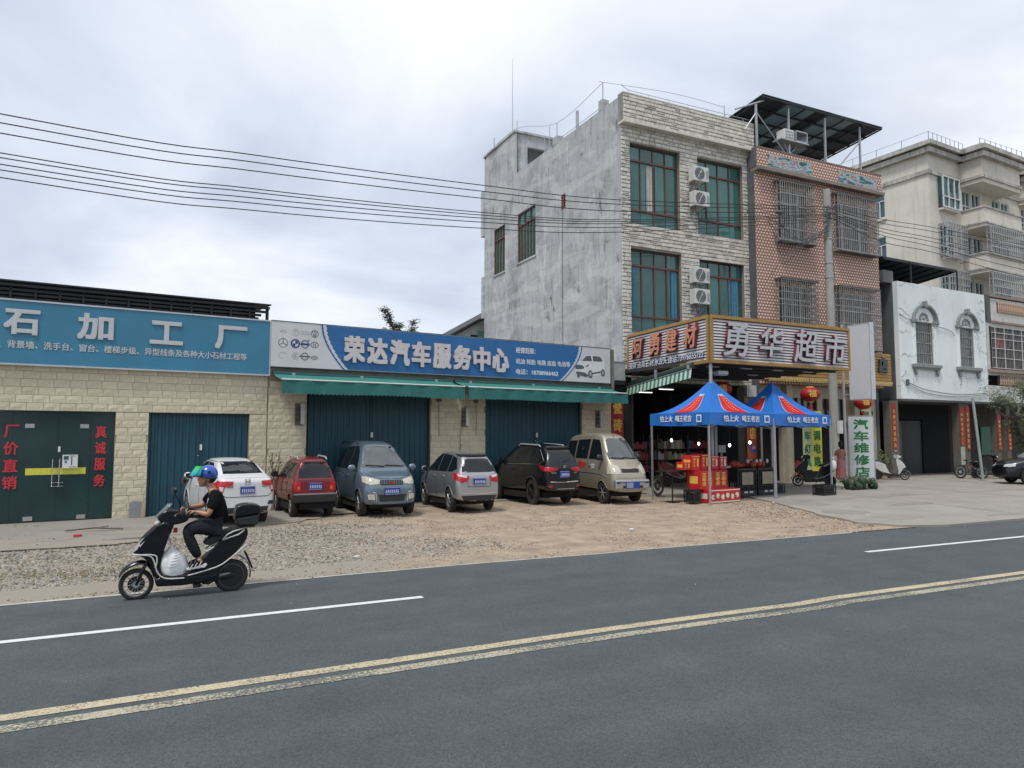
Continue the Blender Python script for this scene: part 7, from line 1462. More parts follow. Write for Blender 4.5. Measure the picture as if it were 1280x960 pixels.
MB().tube([(-.2, 0, 1.54), (-.45, 0, 1.72)], .01, 5).obj('aerial', M_ctrim, car)

# black suv ----------------------------------------------------------------------------------------------------------
M_pk = paint('black_car_paint', (0.004, 0.005, 0.008), metal=0, rough=.2, coat=.35)
PK_ = dict(top=[(-2.28, 1.0), (-2.24, 1.10), (-2.02, 1.42), (-1.85, 1.58), (-1.3, 1.65), (-.2, 1.69), (.35, 1.63), (1.05, 1.18), (1.25, 1.12), (1.95, 1.0), (2.25, .78), (2.30, .66)], belt=[(-2.28, .98), (-1.5, 1.10), (1.0, 1.06), (2.3, .64)], hw=[(-2.28, .76), (-2.1, .88), (-1.2, .925), (1.3, .92), (1.95, .86), (2.3, .68)], low=[(-2.28, .40), (2.1, .30), (2.3, .36)], tumble=.5, wf=1.36, wr=-1.30, r=.36, spokes=10, rim=M_rimd, lip=.03, lip_mat=M_ctrim)
car, patch, line, plate, mirror, handle, hit = build_car(PK_, 'parked_suv', 'black sport utility parked nose in, dark spoked wheels and blue plate', 'suv', (9.93, 18.35, .02), 94, M_pk, (.74, .68, .99))
patch('B', [(-.62, 1.18), (.62, 1.18), (.52, 1.50), (-.52, 1.50)], M_cglass, 'rear_window'); patch('F', [(-.68, 1.16), (.68, 1.16), (.56, 1.58), (-.56, 1.58)], M_cshield, 'windscreen')
patch('L', [(-1.90, 1.25), (-1.70, 1.16), (-1.22, 1.16), (-1.22, 1.55), (-1.5, 1.50)], M_cglass, 'side_window', both=True); patch('L', [(-1.15, 1.15), (-.25, 1.14), (-.25, 1.60), (-1.15, 1.57)], M_cglass, 'side_window', both=True); patch('L', [(-.18, 1.14), (.95, 1.12), (.45, 1.50), (.2, 1.59), (-.18, 1.60)], M_cglass, 'side_window', both=True)
line('L', [(-1.95, 1.22), (-1.70, 1.13), (.95, 1.10)], .022, M_cchrome, 'chrome_strip'); line('L', [(-1.95, 1.22), (-1.55, 1.52), (-1.2, 1.585)], .022, M_cchrome, 'chrome_strip')
patch('B', [(.30, 1.02), (.84, 1.06), (.82, .96), (.62, .92), (.32, .98)], M_tail, 'tail_lamp', off=.018, both=True); patch('L', [(-2.20, 1.05), (-1.72, 1.12), (-1.90, .98), (-2.2, .92)], mat('tail_lamp_dark', (0.20, .012, .02), .15, coat=.6), 'tail_lamp_side', off=.014, both=True)
patch('B', [(-.66, .42), (.66, .42), (.76, .60), (-.76, .60)], M_ctrim, 'lower_bumper', off=.012); line('B', [(-.80, .655), (0, .64), (.80, .655)], .03, M_cchrome, 'bumper_strip', False); line('B', [(-.5, .46), (.5, .46)], .03, M_alu, 'lower_strip', False); patch('B', [(.58, .52), (.74, .52), (.74, .56), (.58, .56)], M_tail, 'reflector', off=.024, both=True)
patch('B', [(-.52, 1.53), (.52, 1.53), (.52, 1.57), (-.52, 1.57)], M_ctrim, 'roof_spoiler', off=.06)
plate('B', 0, .86, wd=.48); mirror(.92, 1.15, 1); mirror(.92, 1.15, -1); handle(-.9, .98); handle(.05, .97)
h_, n_ = hit('B', 0, 1.05); MB().box(h_.x-.02, h_.x-.006, -.06, .06, 1.03, 1.10).obj('badge', M_cchrome, car)
for s_, w_ in ((1, .12), (-1, .08)): h_, n_ = hit('B', s_*.52, .90); MB().box(h_.x-.02, h_.x-.006, s_*.52-w_, s_*.52+w_, .885, .915).obj('lettering', M_cchrome, car)
line('L', [(-.22, 1.12), (-.22, .5), (-.1, .38)], .014, M_ctrim); line('L', [(-2.0, .80), (1.7, .76)], .012, M_pk, 'body_crease'); wiper(car, hit, 'B', [(0, 1.20), (-.35, 1.24)])
for s_ in (-1, 1): MB().tube([(-1.5, s_*.58, 1.60), (-1.4, s_*.58, 1.645), (-.1, s_*.58, 1.675), (.05, s_*.57, 1.62)], .02, 6).obj('roof_rail', M_alu, car)

# champagne microvan ---------------------------------------------------------------------------------------------------
M_pg = paint('champagne_car_paint', (0.40, 0.355, 0.28), metal=.5, rough=.38)
PG = dict(top=[(-1.90, 1.0), (-1.88, 1.2), (-1.82, 1.72), (-1.65, 1.83), (-.8, 1.90), (.3, 1.90), (.75, 1.82), (1.42, 1.15), (1.62, 1.02), (1.82, .86), (1.88, .68)], belt=[(-1.9, .98), (1.3, 1.04), (1.88, .66)], hw=[(-1.90, .70), (-1.8, .75), (1.2, .76), (1.7, .72), (1.88, .62)], low=[(-1.9, .34), (1.88, .32)], tumble=.30, wf=1.08, wr=-1.30, r=.285, spokes=6, rim=mat('dusty_rim', (.28, .26, .24), .5, metal=.4), steer=12)
car, patch, line, plate, mirror, handle, hit = build_car(PG, 'parked_van', 'champagne microvan with red characters on its door, parked nose to the road', 'van', (12.05, 17.75, .02), 267, M_pg, (.80, .80, 1.03))
patch('F', [(-.60, 1.18), (.60, 1.18), (.52, 1.76), (-.52, 1.76)], M_cshield, 'windscreen'); patch('B', [(-.55, 1.15), (.55, 1.15), (.5, 1.65), (-.5, 1.65)], M_cglass, 'rear_window')
for p in ([(-1.72, 1.18), (-1.02, 1.18), (-1.02, 1.70), (-1.68, 1.68)], [(-.92, 1.18), (-.02, 1.18), (-.02, 1.74), (-.92, 1.72)], [(.10, 1.18), (1.12, 1.18), (.72, 1.62), (.58, 1.72), (.10, 1.74)]): patch('L', p, M_cglass, 'side_window', both=True)
patch('F', [(.40, 1.00), (.64, 1.06), (.68, .80), (.44, .80)], M_head, 'head_lamp', off=.016, both=True); patch('L', [(1.42, 1.10), (1.68, .96), (1.72, .80), (1.45, .80)], M_head, 'head_lamp_side', off=.014, both=True)
patch('F', [(-.34, .84), (.34, .84), (.36, .93), (-.36, .93)], M_ctrim, 'grille', off=.012); line('F', [(-.36, .95), (0, .93), (.36, .95)], .022, M_cchrome, 'grille_trim', False); line('F', [(-.08, .95), (0, .86), (.08, .95)], .022, M_cchrome, 'badge', False)
bp_ = MB().box(1.78, 1.96, -.70, .70, .40, .66).obj('front_bumper', M_ps, car); bevel(bp_, .05, 3); MB().box(1.955, 1.975, -.5, .5, .585, .60).box(1.955, 1.975, -.66, -.5, .56, .60).box(1.955, 1.975, .5, .66, .56, .60).box(1.955, 1.972, -.4, .4, .43, .50).obj('bumper_slot', M_ctrim, bp_)
o = MB().box(1.97, 1.985, -.30, .26, .42, .60).obj('number_plate', M_plate, car); MB().box(1.984, 1.988, -.27, .0, .44, .58).obj('plate_marks', mat('plate_grey', (.25, .27, .36), .5), o)
mirror(1.10, 1.20, 1, M_ctrim); mirror(1.10, 1.20, -1, M_ctrim); handle(.22, 1.0); handle(-.85, 1.0); wiper(car, hit, 'F', [(.52, 1.19), (-.05, 1.22)]); wiper(car, hit, 'F', [(-.02, 1.19), (-.5, 1.22)])
line('L', [(.04, 1.74), (.04, .42)]); line('L', [(-.97, 1.72), (-.97, .42)]); line('L', [(1.2, 1.12), (1.15, .8), (.75, .42), (-.95, .42)]); line('L', [(-1.8, .80), (.7, .80), (1.1, .78), (1.5, .70)], .03, M_ps, 'side_strip'); line('L', [(-1.7, 1.79), (.6, 1.82)], .02, M_pg, 'gutter')
MB().tube([(.9, -.1, 1.78), (.75, -.1, 2.05)], .008, 5).obj('aerial', M_ctrim, car)
for ch, x0_, x1_ in (('回', -.62, -.36), ('收', -.32, -.04)):
    me = text_mesh(ch, -.5*(x1_-x0_), .5*(x1_-x0_), .86, 1.12, 0, .006, bold=.03); me.materials.clear(); me.materials.append(M_red); o = link('character', me, car); h_, n_ = hit('R', (x0_+x1_)/2, 1.0); o.location = ((x0_+x1_)/2, h_.y-.012, 0)
h_, n_ = hit('R', .62, 1.0); o = MB().box(.38, .56, h_.y-.012, h_.y, .93, 1.05).obj('door_sticker', M_platew, car); MB().box(.41, .53, h_.y-.016, h_.y-.012, .98, 1.0).obj('sticker_print', M_ink, o)

# black saloon at the right edge -------------------------------------------------------------------------------------------
PX = dict(top=[(-2.35, .95), (-2.28, 1.04), (-1.8, 1.10), (-1.1, 1.38), (-.5, 1.45), (.1, 1.44), (.6, 1.36), (1.35, 1.0), (1.5, .96), (2.05, .86), (2.32, .68), (2.38, .58)], belt=[(-2.35, .92), (-1.5, .98), (1.2, .92), (2.38, .56)], hw=[(-2.35, .74), (-2.15, .88), (1.3, .90), (2.0, .85), (2.38, .62)], low=[(-2.35, .28), (2.38, .24)], tumble=.55, wf=1.42, wr=-1.36, r=.33, spokes=10)
car, patch, line, plate, mirror, handle, hit = build_car(PX, 'parked_car', 'glossy black saloon with bright spoked wheels at the right edge of the forecourt', 'car', (31.3, 15.35, .045), 143, M_pk, (.80, .85, 1.0), None)
patch('F', [(-.64, 1.02), (.64, 1.02), (.52, 1.38), (-.52, 1.38)], M_cshield, 'windscreen'); patch('B', [(-.6, 1.13), (.6, 1.13), (.5, 1.38), (-.5, 1.38)], M_cglass, 'rear_window')
patch('L', [(-1.55, 1.06), (-1.3, 1.01), (-.25, 1.01), (-.25, 1.37), (-.75, 1.35)], M_cglass, 'side_window', both=True); patch('L', [(-.19, 1.01), (1.05, 1.0), (.6, 1.26), (.25, 1.36), (-.19, 1.38)], M_cglass, 'side_window', both=True)
line('L', [(-1.6, 1.04), (-1.3, .99), (1.1, .98)], .018, M_cchrome, 'chrome_strip'); patch('F', [(.42, .74), (.74, .80), (.76, .68), (.46, .66)], M_tailw, 'head_lamp', off=.014, both=True); patch('L', [(1.95, .80), (2.22, .72), (2.2, .66), (1.95, .70)], M_tailw, 'head_lamp_side', off=.012, both=True)
line('L', [(-.22, 1.0), (-.22, .45), (-.15, .30)], .014, M_ctrim); line('L', [(1.05, .98), (1.02, .5), (.95, .30), (-.9, .30)], .014, M_ctrim); mirror(1.0, 1.0, 1); mirror(1.0, 1.0, -1); handle(.1, .88); handle(-1.0, .9)
# ---------------------------------------------------------------- people: skinned skeletons merged into one surface
def skin_bm(P, E, subd=2, rootk=None):
    """P: name -> (x,y,z, radius[, radius2]); E: pairs of names; returns a mesh"""
    ks = list(P); me = bpy.data.meshes.new('sk'); me.from_pydata([P[k][:3] for k in ks], [(ks.index(a), ks.index(b)) for a, b in E], [])
    o = bpy.data.objects.new('sk', me); COL.objects.link(o); m = o.modifiers.new('s', 'SKIN'); m.use_smooth_shade = True; m.branch_smoothing = .6
    for i, k in enumerate(ks):
        v = me.skin_vertices[0].data[i]; r = P[k][3]; v.radius = (r, P[k][4] if len(P[k]) > 4 else r); v.use_root = (k == (rootk or ks[0]))
    s = o.modifiers.new('d', 'SUBSURF'); s.levels = subd; s.render_levels = subd
    dg = bpy.context.evaluated_depsgraph_get(); out = bpy.data.meshes.new_from_object(o.evaluated_get(dg)); bpy.data.objects.remove(o); bpy.data.meshes.remove(me); return out
def fuse(meshes, voxel=.007, smooth=2):
    bm = bmesh.new()
    for m in meshes: bm.from_mesh(m)
    me = bpy.data.meshes.new('fused'); bm.to_mesh(me); bm.free(); o = bpy.data.objects.new('f', me); COL.objects.link(o)
    r = o.modifiers.new('r', 'REMESH'); r.mode = 'VOXEL'; r.voxel_size = voxel; r.use_smooth_shade = True
    if smooth: s = o.modifiers.new('s', 'SMOOTH'); s.iterations = smooth; s.factor = .5
    dg = bpy.context.evaluated_depsgraph_get(); out = bpy.data.meshes.new_from_object(o.evaluated_get(dg)); bpy.data.objects.remove(o)
    out.polygons.foreach_set('use_smooth', [True]*len(out.polygons)); out.materials.clear(); return out
def ellm(c, r, rot=None, nu=18, nv=12):
    q = MB(); q.ell((0, 0, 0), r, nu, nv); M = Matrix.Translation(c) @ (Matrix.Rotation(R(rot[1]), 4, rot[0]) if rot else Matrix.Identity(4)); q.xf(M); return q.mesh('e', MATS['skin'], 'all')
M_skin = mat('skin', (0.42, 0.22, 0.135), 0.5, var=.08, scale=9); M_hair = mat('black_hair', (0.010, 0.008, 0.008), 0.6)
M_shirt = mat('black_cotton', (0.006, 0.006, 0.007), 0.95, spec=.2, var=.25, scale=7, bump=.5, bscale=9); M_jean = mat('charcoal_jeans', (0.014, 0.017, 0.022), 0.9, spec=.25, var=.6, scale=5, bump=.5, bscale=12)
def hand(P, E, wrist, base, dirv, up, side, s, curl, pre):
    """palm and five fingers of unequal length hung on a wrist; curl bends the fingers towards -up"""
    d, u, sd2 = Vector(dirv).normalized(), Vector(up).normalized(), Vector(side).normalized(); w_ = Vector(base)
    P[pre+'palm'] = (*(w_+d*.035*s), .024*s, .015*s); E.append((wrist, pre+'palm')); P[pre+'knk'] = (*(w_+d*.070*s), .030*s, .013*s); E.append((pre+'palm', pre+'knk'))
    for i, (off, ln) in enumerate(((-.028, .075), (-.010, .085), (.010, .080), (.027, .062))):
        a = w_+d*.085*s+sd2*off*s; dd = (d*math.cos(curl)-u*math.sin(curl)); b = a+dd*ln*.5*s; d2 = (d*math.cos(curl*2.1)-u*math.sin(curl*2.1)); c = b+d2*ln*.5*s
        for k, (p, r) in enumerate(((a, .0098), (b, .0088), (c, .0074))): P[f'{pre}f{i}{k}'] = (*p, r*s)
        E += [(pre+'knk', f'{pre}f{i}0'), (f'{pre}f{i}0', f'{pre}f{i}1'), (f'{pre}f{i}1', f'{pre}f{i}2')]
    a = w_+d*.03*s-sd2*.034*s; b = a+(d*.8-sd2*.4-u*.45).normalized()*.036*s; c = b+(d-u*.7).normalized()*.030*s
    for k, (p, r) in enumerate(((a, .012), (b, .011), (c, .009))): P[f'{pre}t{k}'] = (*p, r*s)
    E += [(pre+'palm', pre+'t0'), (pre+'t0', pre+'t1'), (pre+'t1', pre+'t2')]
# --- rider's frame: origin under the front wheel line; he rides towards -x, his left side faces the camera (-y)
SY = 9.54
P = {'pelvis': (.775, 0, .80, .105, .115), 'waist': (.785, 0, .92, .088, .105), 'chest': (.755, 0, 1.08, .095, .125), 'neckb': (.705, 0, 1.235, .052), 'neck': (.672, 0, 1.30, .043), 'skull': (.645, 0, 1.36, .05)}
E = [('pelvis', 'waist'), ('waist', 'chest'), ('chest', 'neckb'), ('neckb', 'neck'), ('neck', 'skull')]
for s_, pre, el, wr in ((-1, 'l', (.655, -.20, .955), (.535, -.13, .995)), (1, 'r', (.60, .185, 1.03), (.475, .10, 1.035))):
    P[pre+'sh'] = (.735, s_*.135, 1.19, .055); P[pre+'ua'] = ((.735+el[0])/2+.005, s_*.18, (1.19+el[2])/2, .042); P[pre+'el'] = (*el, .038); P[pre+'fa'] = ((el[0]*.6+wr[0]*.4), (el[1]*.6+wr[1]*.4), (el[2]*.6+wr[2]*.4), .033); P[pre+'wr'] = (*wr, .024)
    E += [('neckb', pre+'sh'), (pre+'sh', pre+'ua'), (pre+'ua', pre+'el'), (pre+'el', pre+'fa'), (pre+'fa', pre+'wr')]
    P[pre+'hip'] = (.745, s_*.075, .80, .075); P[pre+'th'] = (.58, s_*.10, .80, .065); P[pre+'kn'] = (.43, s_*.115, .775, .045); P[pre+'ca'] = (.475, s_*.115, .64, .045); P[pre+'an'] = (.575, s_*.12, .44, .030); P[pre+'he'] = (.60, s_*.12, .375, .032); P[pre+'to'] = (.50, s_*.125, .345, .026)
    E += [('pelvis', pre+'hip'), (pre+'hip', pre+'th'), (pre+'th', pre+'kn'), (pre+'kn', pre+'ca'), (pre+'ca', pre+'an'), (pre+'an', pre+'he'), (pre+'he', pre+'to')]
body_P = dict(P); body_E = list(E)
hand(body_P, body_E, 'lwr', (.535, -.13, .995), (-.95, .25, .12), (0, .05, 1), (.2, .95, 0), .95, .62, 'L'); hand(body_P, body_E, 'rwr', (.475, .10, 1.035), (-.9, -.15, .05), (0, 0, 1), (.1, -1, 0), .95, .7, 'Q')
head = [ellm((.642, 0, 1.405), (.082, .067, .105)), ellm((.607, 0, 1.355), (.060, .052, .072)), ellm((.585, 0, 1.305), (.033, .034, .026)), ellm((.552, 0, 1.372), (.020, .012, .020), ('Y', 25)), ellm((.560, 0, 1.330), (.018, .024, .009)), ellm((.562, 0, 1.415), (.020, .045, .012)), ellm((.655, -.072, 1.375), (.018, .010, .030)), ellm((.655, .072, 1.375), (.018, .010, .030))]
me = fuse([skin_bm(body_P, body_E, 2)]+head, .0062, 2); me.materials.append(M_skin)
rider = root('person', 'scooter rider in a black t-shirt and dark jeans under a blue helmet', 'person', (0, SY, 0)); link('body', me, rider)
for s_ in (-1, 1):
    q = MB(); q.ell((.5615, s_*.026, 1.392), (.006, .011, .006), 8, 6); q.obj('eye', M_hair, rider, smooth='all'); MB().tube([(.560, s_*.012, 1.412), (.557, s_*.026, 1.416), (.564, s_*.040, 1.411)], .004, 5).obj('eyebrow', M_hair, rider)
q = MB(); q.ell((.675, 0, 1.40), (.080, .074, .085), 20, 12); q.obj('hair', M_hair, rider, smooth='all')
sh = {k: P[k] for k in ('pelvis', 'waist', 'chest', 'neckb')}; sh = {k: (v[0], v[1], v[2], v[3]+.034, (v[4] if len(v) > 4 else v[3])+.028) for k, v in sh.items()}; sh['neckb'] = (.712, 0, 1.225, .062); sh['pelvis'] = (.795, 0, .80, .10, .12)
shE = [('pelvis', 'waist'), ('waist', 'chest'), ('chest', 'neckb')]
for pre, s_ in (('l', -1), ('r', 1)):
    sh[pre+'sh'] = (*P[pre+'sh'][:3], .072); a, b = Vector(P[pre+'ua'][:3]), Vector(P[pre+'el'][:3]); sh[pre+'ua'] = (*a, .068); c = a.lerp(b, .55); sh[pre+'cf'] = (*c, .062); shE += [('neckb', pre+'sh'), (pre+'sh', pre+'ua'), (pre+'ua', pre+'cf')]
me = fuse([skin_bm(sh, shE, 2), ellm((.765, -.0, 1.0), (.115, .135, .20))], .009, 3); me.materials.append(M_shirt); link('shirt', me, rider)
me = text_mesh('S', .655, .675, 1.12, 1.19, -.150, .004); me.materials.clear(); me.materials.append(M_white)
MB().tube([(.643, -.128, 1.02), (.650, -.137, 1.07), (.655, -.145, 1.12), (.662, -.15, 1.15)], .010, 6).obj('shirt_print', M_white, rider)
tr = {}; trE = []
for pre in ('l', 'r'):
    for k, r in (('hip', .105), ('th', .100), ('kn', .080), ('ca', .074), ('an', .053)): tr[pre+k] = (*P[pre+k][:3], r)
    trE += [(pre+'hip', pre+'th'), (pre+'th', pre+'kn'), (pre+'kn', pre+'ca'), (pre+'ca', pre+'an')]
tr['pelvis'] = (.785, 0, .79, .11, .12); trE += [('pelvis', 'lhip'), ('pelvis', 'rhip')]
me = fuse([skin_bm(tr, trE, 2, 'pelvis')], .009, 3); me.materials.append(M_jean); link('trousers', me, rider)
for s_ in (-1, 1):
    up_ = skin_bm({'a': (.625, s_*.12, .375, .040), 'b': (.575, s_*.12, .375, .042), 'c': (.51, s_*.125, .352, .034), 'd': (.465, s_*.128, .338, .026)}, [('a', 'b'), ('b', 'c'), ('c', 'd')], 2); up_.materials.clear(); up_.materials.append(M_shirt); sh_ = link('shoe', up_, rider)
    MB().prism([(.44, .315), (.64, .335), (.665, .365), (.655, .378), (.53, .345), (.44, .332)], s_*.12-.040, s_*.12+.048).obj('sole', M_white, sh_)
    for k in range(3): MB().tube([(.60-.045*k, s_*.12-.043, .405-.012*k), (.575-.045*k, s_*.12-.045, .355-.006*k), (.60-.045*k, s_*.12-.045, .345-.006*k)], .006, 5).obj('stripe', M_white, sh_)
    MB().tube([(.585, s_*.12-.03, .43), (.56, s_*.12-.03, .42)], .007, 5).obj('lace', M_white, sh_)
hm = root('helmet', 'blue helmet with a green and cyan mirrored visor worn by the scooter rider', 'helmet', (0, SY, 0))
M_helm = mat('blue_helmet', (0.012, 0.075, 0.42), 0.25, coat=.7, var=.1, scale=6)
q = MB()
def hs(u, v): a = 2*math.pi*u; b = math.pi*.5-(math.pi*.62)*v; r_ = (.112, .098, .115); x = math.cos(a)*math.cos(b)*r_[0]; return (.655+x, math.sin(a)*math.cos(b)*r_[1], 1.432+math.sin(b)*r_[2] + (.03*(max(0, -math.cos(a)))*v if b < 0 else 0))
q.grid(hs, 32, 14, True); q.obj('shell', M_helm, hm, smooth='all'); MB().tube([(.655+.106*math.cos(t), .094*math.sin(t), 1.385+.035*max(0, -math.cos(t))) for t in [i*.3307 for i in range(20)]], .008, 6).obj('rim', M_ctrim, hm)
M_vis = mat('mirrored_visor', (.1, .6, .3), .08, metal=.6, var=0); N, L, b = nodes_of(M_vis); c = N.new('ShaderNodeTexCoord'); s = N.new('ShaderNodeSeparateXYZ'); L.new(c.outputs['Object'], s.inputs[0]); m = N.new('ShaderNodeMapRange'); L.new(s.outputs[2], m.inputs[0]); m.inputs['From Min'].default_value = 1.40; m.inputs['From Max'].default_value = 1.54
r_ = N.new('ShaderNodeValToRGB'); L.new(m.outputs[0], r_.inputs[0]); cr = r_.color_ramp; cr.elements[0].color = (.03, .10, .35, 1); cr.elements[1].color = (.06, .65, .15, 1); e_ = cr.elements.new(.35); e_.color = (.06, .55, .60, 1); e_ = cr.elements.new(.7); e_.color = (.10, .70, .30, 1); L.new(r_.outputs[0], b.inputs['Base Color'])
q = MB()
def vf(u, v): a = math.pi*(.62+.76*u); tl = v; cx = .630-.0*v; x = cx+math.cos(a)*(.118+.07*tl); return (x, math.sin(a)*(.104-.01*tl), 1.535-.115*tl+.0*u)
q.grid(vf, 18, 6); o = q.obj('visor', M_vis, hm, smooth='all', fix=False); MB().cyl((.66, -.105, 1.46), (.66, -.095, 1.46), .02, 12).cyl((.66, .095, 1.46), (.66, .105, 1.46), .02, 12).obj('visor_hinge', M_ctrim, hm)
MB().tube([(.645, -.07, 1.385), (.615, -.055, 1.315), (.60, 0, 1.285), (.615, .055, 1.315), (.645, .07, 1.385)], .006, 5).obj('chin_strap', M_ctrim, hm)
ph_ = root('phone', 'small phone held in the scooter rider\'s hands', 'phone', (.42, SY-.02, 1.055), 0); bevel(MB().box(-.055, .05, -.03, .03, -.005, .006).obj('case', M_ctrim, ph_), .003)
# ---------------------------------------------------------------- the ridden scooter
sc = root('electric_scooter', 'black electric scooter with pale trim ridden along the near road edge', 'scooter', (0, SY, 0))
M_sb = mat('black_scooter_plastic', (0.004, 0.005, 0.009), 0.25, spec=.35, coat=.3, var=.15, scale=4); M_strim = mat('pale_scooter_trim', (0.58, 0.57, 0.54), 0.4, var=.08); M_seat = mat('scooter_seat', (0.018, 0.018, 0.018), 0.7)
def wheel2(parent, x, z, r, tw, name='wheel', spokes=16, solid=False, rimm=None):
    q = MB(); q.lathe([(r*.74, -tw*.4), (r*.90, -tw*.5), (r*.985, -tw*.28), (r, 0), (r*.985, tw*.28), (r*.90, tw*.5), (r*.74, tw*.4)], (0, 0, 0), 'y', 36, closed=True); w_ = q.obj(name, M_tyre, parent, smooth='all'); w_.location = (x, 0, z)
    q = MB(); q.lathe([(r*.70, -tw*.35), (r*.76, -tw*.35), (r*.76, tw*.35), (r*.70, tw*.35)], (0, 0, 0), 'y', 32, closed=True)
    for i in range(spokes): t = 6.2832*i/spokes; q.tube([(math.cos(t)*r*.2, -tw*.2*(1 if i % 2 else -1), math.sin(t)*r*.2), (math.cos(t+.12)*r*.72, -tw*.22*(1 if i % 2 else -1), math.sin(t+.12)*r*.72)], .0045 if spokes > 8 else .010, 5)
    q.cyl((0, -tw*.4, 0), (0, tw*.4, 0), r*.2, 14); q.obj('rim', rimm or M_rim, w_, fix=False)
    q = MB(); q.cyl((0, tw*.22, 0), (0, tw*.27, 0), r*.5, 20) if not solid else q.cyl((0, -tw*.45, 0), (0, tw*.45, 0), r*.72, 28); q.obj('brake_disc' if not solid else 'hub_motor', M_rimd, w_, smooth=True); return w_
wheel2(sc, -.085, .172, .185, .075, spokes=14); wheel2(sc, .95, .188, .198, .09, solid=True)
def shell(pts, hw, m, name, parent, bev=.02, narrow=None):
    """side outline given real width with rounded edges"""
    q = MB(); q.prism(pts, -hw, hw); o = q.obj(name, m, parent); 
    if narrow:
        for v in o.data.vertices:
            f = narrow(v.co.x, v.co.z); v.co.y *= f
    b_ = o.modifiers.new('edge', 'BEVEL'); b_.width = bev; b_.segments = 4; b_.limit_method = 'ANGLE'; b_.angle_limit = R(50)
    for p in o.data.polygons: p.use_smooth = True
    o.data.set_sharp_from_angle(angle=R(30)); wn_ = o.modifiers.new('n', 'WEIGHTED_NORMAL'); return o
def lift(pts, n=4): return [(p.x, p.y) for p in catmull([(*q, 0) for q in pts], n)]
# front fender
q = MB(); arc = catmull([(-.268, 0, .30), (-.235, 0, .36), (-.16, 0, .42), (-.06, 0, .45), (.02, 0, .43), (.07, 0, .36), (.105, 0, .27)], 4)
for sgn in (0,): q.grid(lambda u, v: (lambda p, t: (p.x*(1)+.0, math.sin(t)*.060, p.z-.05*(1-math.cos(t))*1.2))(arc[min(int(round(u*(len(arc)-1))), len(arc)-1)], (v-.5)*2.6), len(arc)-1, 8)
o = q.obj('front_fender', M_sb, sc, smooth='all', fix=False); sl = o.modifiers.new('t', 'SOLIDIFY'); sl.thickness = .008
q = MB()
for s_ in (-1, 1): q.tube([(-.085, s_*.06, .172), (-.02, s_*.065, .34), (.06, s_*.05, .50)], .016, 8)
q.obj('fork', M_rimd, sc, smooth='all')
shell(lift([(-.135, .545), (-.09, .64), (-.03, .72), (.05, .80), (.13, .862), (.185, .895), (.245, .87), (.25, .80), (.235, .70), (.20, .58), (.175, .46), (.165, .36), (.19, .27)], 3)+[(.12, .235), (.07, .33), (.03, .44), (-.04, .50)], .145, M_sb, 'leg_shield', sc, .03, lambda x, z: .55+.6*min(1, max(0, (x+.14)/.25)) if z > .5 else .85)
q = MB()
for s_ in (-1, 1):
    pts = [(-.128, .555), (-.105, .625), (-.045, .705), (.02, .745), (-.015, .675), (-.065, .60)]; q.add([(x, s_*(.083+.28*(x+.13)), z) for x, z in pts]+[(x, s_*(.070+.28*(x+.13)), z) for x, z in pts], [(0, 1, 2, 3, 4, 5)]+[(i, (i+1) % 6, (i+1) % 6+6, i+6) for i in range(6)])
q.add([(-.138, -.08, .56), (-.138, .08, .56), (-.06, .08, .695), (-.06, -.08, .695)], [(0, 1, 2, 3)]); q.obj('head_lamp', M_tailw, sc)
shell(lift([(.105, .945), (.16, 1.0), (.23, 1.025), (.33, 1.015), (.42, .985), (.452, .93), (.43, .885), (.35, .855), (.24, .848), (.165, .878), (.12, .915)], 3), .115, M_sb, 'handlebar_cowl', sc, .03)
shell([(.185, .83), (.25, .86), (.30, .86), (.26, .74), (.225, .70)], .06, M_sb, 'steering_neck', sc, .02)
q = MB(); q.grid(lambda u, v: (.085+.135*v+.05*abs(u-.5)*2, (u-.5)*.20*(1-.35*v), .94+.15*v), 8, 4); o = q.obj('windscreen', mat('smoked_screen', (.10, .11, .12), .1, coat=.5, var=.1), sc, smooth='all', fix=False); sl = o.modifiers.new('t', 'SOLIDIFY'); sl.thickness = .006
shell([(.08, .875), (.16, .915), (.20, .905), (.10, .84)], .07, M_strim, 'front_badge_panel', sc, .012)
q = MB(); q.tube(catmull([(.36, -.25, .99), (.34, -.14, .99), (.30, 0, .98), (.34, .14, .99), (.36, .25, .99)], 4), .012, 8); hb = q.obj('handlebar', M_rimd, sc, smooth='all')
for s_ in (-1, 1): MB().cyl((.355, s_*.17, .99), (.37, s_*.27, .99), .019, 10).obj('grip', M_blackrub, hb); MB().tube([(.33, s_*.16, .985), (.29, s_*.22, .97), (.30, s_*.27, .965)], .006, 5).obj('brake_lever', M_rim, hb)
for s_, top in ((-1, (.275, -.26, 1.245)), (1, (.40, .30, 1.335))):
    MB().tube(catmull([(.335, s_*.14, .99), (.34, s_*.20, 1.10), top], 5), .007, 6).obj('mirror_stem', M_sb, sc); q = MB(); q.ell((0, 0, 0), (.018, .058, .042), 14, 9); o = q.obj('mirror', M_sb, sc, smooth='all'); o.location = (top[0], top[1], top[2]+.02); o.rotation_euler = (0, 0, R(28))
